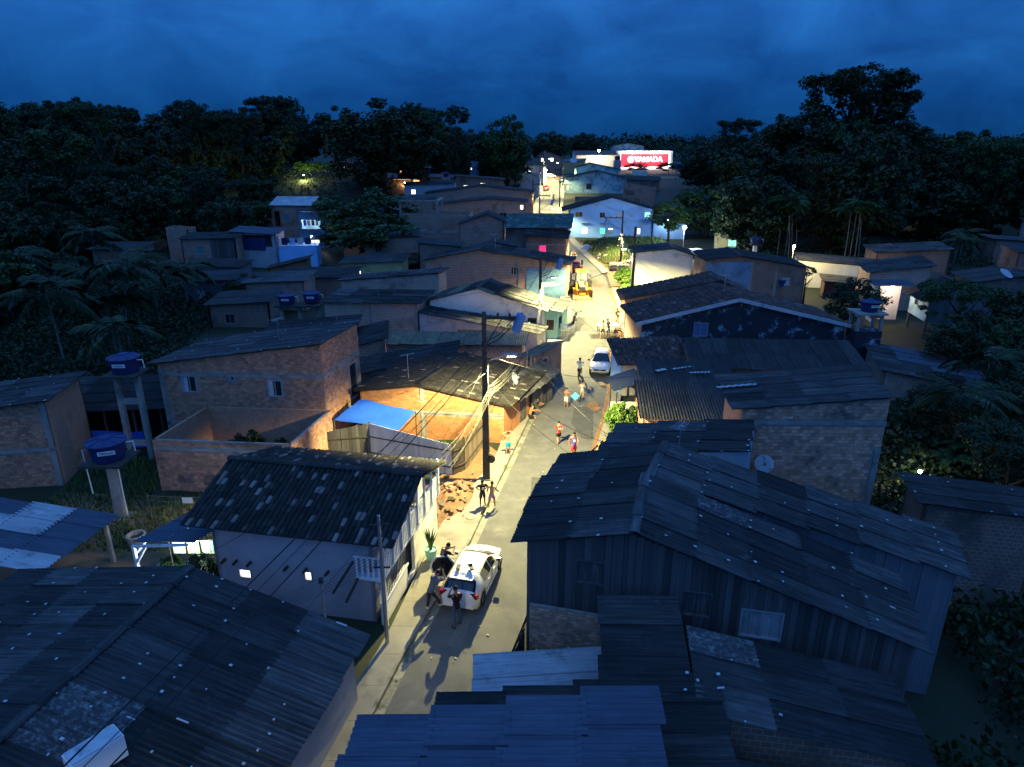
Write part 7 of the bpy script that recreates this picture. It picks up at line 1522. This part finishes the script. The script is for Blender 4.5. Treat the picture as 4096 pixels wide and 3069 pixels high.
        if mark:
            d = 1 if mark[0] == 'front' else -1; c = J['chest'].lerp(J['waist'], .35)+V((0, d*.088*H, 0))
            if mark[1]: obj('print', text_mesh(mark[1], .13*H, ext=.012), mark[2], so_, Matrix.Translation(c) @ (UP if d < 0 else Matrix.Rotation(math.pi, 4, 'Z') @ UP))
            else: MB().box(c, (.075*H, .014, .085*H)).build('print', mark[2], so_)
    if pants:
        pv = [(J['pel']+(J['waist']-J['pel'])*.8, .079*H), (J['pel']-V((0, 0, .005*H)), .085*H)]; pe = [(0, 1)]
        for i in (0, 1):
            n = len(pv); hp, kn, an = J['hip%d' % i], J['knee%d' % i], J['ank%d' % i]; pv += [(hp, .070*H)]; pe.append((1, n))
            if plen <= .5: pv += [(hp.lerp(kn, plen*1.9), .060*H)]; pe.append((n, n+1))
            else: pv += [(kn, .042*H), (kn.lerp(an, .95), .034*H)]; pe += [(n, n+1), (n+1, n+2)]
        obj('trousers' if plen > .5 else 'shorts', skin_mesh('pants', pv, pe), pants, root)
    if shoes:
        for i in (0, 1): a, t = J['ank%d' % i], J['toe%d' % i]; MB().tube([a+(a-t)*.25-V((0, 0, .012*H)), a.lerp(t, .5)-V((0, 0, .004*H)), t+(t-a)*.12], [.026*H, .030*H, .022*H], 8).build('shoe', shoes, root, True)
    return root
black = cloth('cloth_black', (.012, .012, .014)); jeans = cloth('cloth_jeans', (.05, .08, .16)); grey = cloth('cloth_grey', (.16, .16, .19)); dgrey = cloth('cloth_dark_grey', (.035, .035, .042)); whitec = cloth('cloth_white', (.68, .68, .66)); redc = cloth('cloth_red', (.6, .02, .025)); purple = cloth('cloth_purple', (.13, .07, .40)); turqc = cloth('cloth_turquoise', (.02, .38, .55)); lil = cloth('cloth_lilac', (.33, .18, .38)); jred = cloth('cloth_bright_red', (.75, .05, .04)); lblue = cloth('cloth_light_blue', (.3, .4, .55)); beige = cloth('cloth_beige', (.36, .33, .24)); shoe_w = cloth('shoe_white', (.6, .6, .6)); shoe_b = cloth('shoe_black', (.02, .02, .02))
HAND_HIPS = (((.12, -.05, -.1), (-.12, .05, -.08)),)*2
fz = .15
# around the white car
person('man in dark grey shirt leaning over the back corner of the white car', (-3.19, 22.47, 0.1), rad(-35), 1.74, dict(lean=38, legs=((30, 6, 12), (4, 8, 14)), arms=(((.05, .14, -.05), (-.1, .05, .14)), ((.05, .14, -.04), (-.1, .05, .14))), head=(0, .06, .06)), grey, True, dgrey, 1, 'light', shoes=shoe_w)
person('man in black shirt and cap bending at the open car door', (-2.95, 24.35, .14), rad(-50), 1.74, dict(lean=26, legs=((18, 4, 12), (8, 4, 16)), arms=(((.05, .12, -.1), (-.1, .1, .06)), ((.05, .12, -.1), (-.1, .1, .06))), head=(0, .06, .06)), black, True, dgrey, 1, 'light', cap=cloth('cap_black', (.012, .012, .013)), shoes=shoe_b)
person('man in black t-shirt and jeans standing behind the white car', (-2.12, 21.62, 0.03), rad(25), 1.72, dict(lean=3, legs=((6, 5, 4), (-6, 5, 5)), arms=(((.03, .03, -.17), (-.05, .08, -.13)), ((.04, .12, -.10), (-.10, .06, .12))), head=(.01, .03, .08)), black, True, jeans, 1, 'brown', shoes=shoe_b)
# children by the rubble
person('child in black t-shirt with hands on hips on the left pavement', (-1.5, 30.62, 0.14), rad(200), 1.42, dict(arms=HAND_HIPS, legs=((5, 6, 4), (-5, 8, 4))), black, True, dgrey, .5, 'dark', mark=('front', '', whitec))
person('shirtless child in lilac shorts stepping at the left kerb', (-1.02, 30.5, 0.1), rad(-20), 1.42, dict(lean=6, legs=((16, 5, 14), (-14, 5, 18)), arms=(((.06, .05, -.14), (.02, .1, -.1)), ((.07, -.03, -.14), (.03, .08, -.1)))), None, True, lil, .42, 'brown')
person('shirtless boy in turquoise shorts with hands behind his head', (-0.23, 36.58, 0.14), rad(195), 1.45, dict(arms=(((.12, .02, .1), (-.14, -.03, .06)), ((.12, .02, .1), (-.14, -.03, .06))), legs=((3, 4, 2), (-3, 5, 3))), None, True, turqc, .42, 'light')
# sitting on the kerb
SIT = dict(lean=22, legs=((72, 6, 60), (66, 12, 48)), arms=(((.02, .12, -.12), (-.06, .13, .0)), ((.02, .12, -.12), (-.06, .13, .0))), head=(0, .05, .065), feet=((0, 1, .15), (0, 1, .15)))
person('shirtless youth in black shorts sitting on the left kerb', (1.17, 42.44, 0.14), rad(-62), 1.68, SIT, None, True, black, .42, 'brown', shoes=shoe_w, pz=.09)
person('youth in black t-shirt sitting on the kerb beside a shirtless friend', (1.52, 43.78, 0.14), rad(-75), 1.68, SIT, black, True, beige, .42, 'brown', shoes=shoe_w, pz=.09)
# on the carriageway
person('boy in red number ten jersey walking away up the street', (2.87, 38.34, 0.05), rad(6), 1.45, dict(legs=((14, 3, 6), (-14, 3, 20)), arms=(((.04, -.06, -.15), (.0, .05, -.13)), ((.05, .08, -.14), (.0, .12, -.08)))), redc, True, black, .45, 'light', mark=('back', '10', whitec))
person('man in purple vest and red shorts walking towards the camera', (3.59, 36.14, 0.05), rad(186), 1.74, dict(legs=((16, 4, 6), (-14, 4, 22)), arms=(((.05, -.05, -.16), (.0, .04, -.14)), ((.05, .06, -.15), (-.06, .12, -.02)))), purple, False, jred, .46, 'brown', mark=('front', '', whitec))
bk_ = (3.77, 44.35, 0.05)
person('shirtless boy in white shorts holding a light blue kite', bk_, rad(-50), 1.42, dict(arms=(((.05, .12, -.12), (.0, .14, .02)), ((.03, .0, -.17), (.0, .08, -.12))), legs=((4, 3, 2), (-4, 4, 4))), None, True, whitec, .5, 'brown')
kt = thing('kite', 'light blue diamond kite held by a boy in the street', 'kite', (bk_[0]+.62, bk_[1]-.05, .05)); kc = cloth('kite_paper', (.12, .48, .72))
MB().hexa([(0, -.02, .55), (.32, .02, .85), (0, .02, 1.15), (-.32, .02, .85), (0, -.03, .55), (.32, .01, .85), (0, .01, 1.15), (-.32, .01, .85)]).build('sail', kc, kt); MB().tube([(0, 0, .53), (0, .03, 1.17)], .006, 4).build('spar', m['wood'], kt); MB().tube([(-.33, .03, .85), (.33, .03, .85)], .006, 4).build('cross_spar', m['wood'], kt); MB().tube(cat_pts((0, 0, .55), (.5, -.5, .1), .1, 6), .004, 4).build('tail', m['cable_pale'], kt)
person('boy in white striped vest looking at his hands in the street', (5.0, 45.7, 0.05), rad(170), 1.48, dict(arms=(((.06, .08, -.13), (-.1, .12, .05)), ((.06, .08, -.13), (-.1, .12, .05))), legs=((3, 4, 2), (-3, 5, 3)), head=(0, .035, .078)), whitec, False, beige, .45, 'light')
person('boy in white t-shirt riding a bicycle away from the camera', (BIKE.x-.03, BIKE.y-.16, .05), rad(-12), 1.6, dict(lean=18, legs=((62, 3, 70), (22, 3, 30)), arms=(((.06, .12, -.12), (-.02, .14, -.04)), ((.06, .12, -.12), (-.02, .14, -.04)))), whitec, True, black, .48, 'brown', pz=.92)
person('shirtless youth in black shorts pointing beside the mint table', (8.52, 61.9, 0.05), rad(150), 1.72, dict(legs=((12, 6, 4), (-12, 6, 10)), arms=(((.16, .03, .0), (.14, .08, .02)), ((.04, .0, -.17), (.0, .05, -.14)))), None, True, black, .45, 'light')
person('youth in black vest and light shorts bending at the mint table', (9.1, 62.38, 0.05), rad(20), 1.72, dict(lean=20, legs=((12, 6, 6), (-4, 6, 6)), arms=(((.08, .1, -.12), (.05, .1, -.08)), ((.08, .08, -.12), (.02, .12, -.05)))), black, False, lblue, .48, 'dark')
person('man in black vest standing behind the mint table on the right kerb', (10.53, 66.46, 0.1), rad(190), 1.74, dict(arms=(((.05, .04, -.16), (-.12, .1, -.08)), ((.05, .04, -.16), (-.12, .1, -.08)))), black, False, beige, .48, 'dark', mark=('front', '', whitec))
st = thing('stool', 'low stool on the right pavement beside the mint table', 'stool', (10.53, 62.25, 0.13)); MB().box((0, 0, .4), (.36, .36, .05)).build('seat', m['wood'], st)
for dx in (-.14, .14):
    for dy in (-.14, .14): MB().box((dx, dy, .19), (.04, .04, .4)).build('leg', m['wood'], st)
person('person in white shirt sitting on a stool at the right wall', (10.53, 62.25, 0.13), rad(100), 1.68, dict(lean=10, legs=((84, 8, 80), (80, 10, 84)), arms=(((.03, .1, -.13), (-.02, .14, .0)), ((.03, .1, -.13), (-.02, .14, .0)))), whitec, True, black, .45, 'brown', pz=.5)
person('person dressed in black standing on the street at the junction', (9.5, 103.38, 0.0), rad(175), 1.74, dict(arms=(((.05, .05, -.15), (-.1, .12, .02)), ((.05, .05, -.15), (-.1, .12, .02)))), black, True, black, 1, 'light', shoes=shoe_b)
person('long haired person in beige top at the junction beside someone in black', (8.97, 104.62, 0.0), rad(-60), 1.6, dict(arms=(((.06, .1, .05), (.0, .06, .12)), ((.03, .0, -.17), (.0, .06, -.14)))), beige, False, beige, .5, 'light', long_hair=True)
cx_ = (13.64, 106.32, 0.0); person('person in pale clothes sitting on the blue plastic chair', cx_, rad(120), 1.62, dict(lean=8, legs=((84, 8, 78), (80, 10, 70)), arms=(((.03, .08, -.14), (-.02, .13, .0)), ((.03, .08, -.14), (-.02, .13, .0)))), beige, True, lblue, .48, 'brown', pz=.52)
mx_ = (11.11, 188.79, 2.36); person('rider in white on the far motorcycle', (mx_[0], mx_[1], mx_[2]), rad(172), 1.72, dict(lean=8, legs=((75, 14, 75), (75, 14, 75)), arms=(((.08, .1, -.11), (-.02, .14, -.02)), ((.08, .1, -.11), (-.02, .14, -.02)))), whitec, True, dgrey, 1, 'brown', pz=.9, cap=black)

bpy.data.scenes.remove(WS)
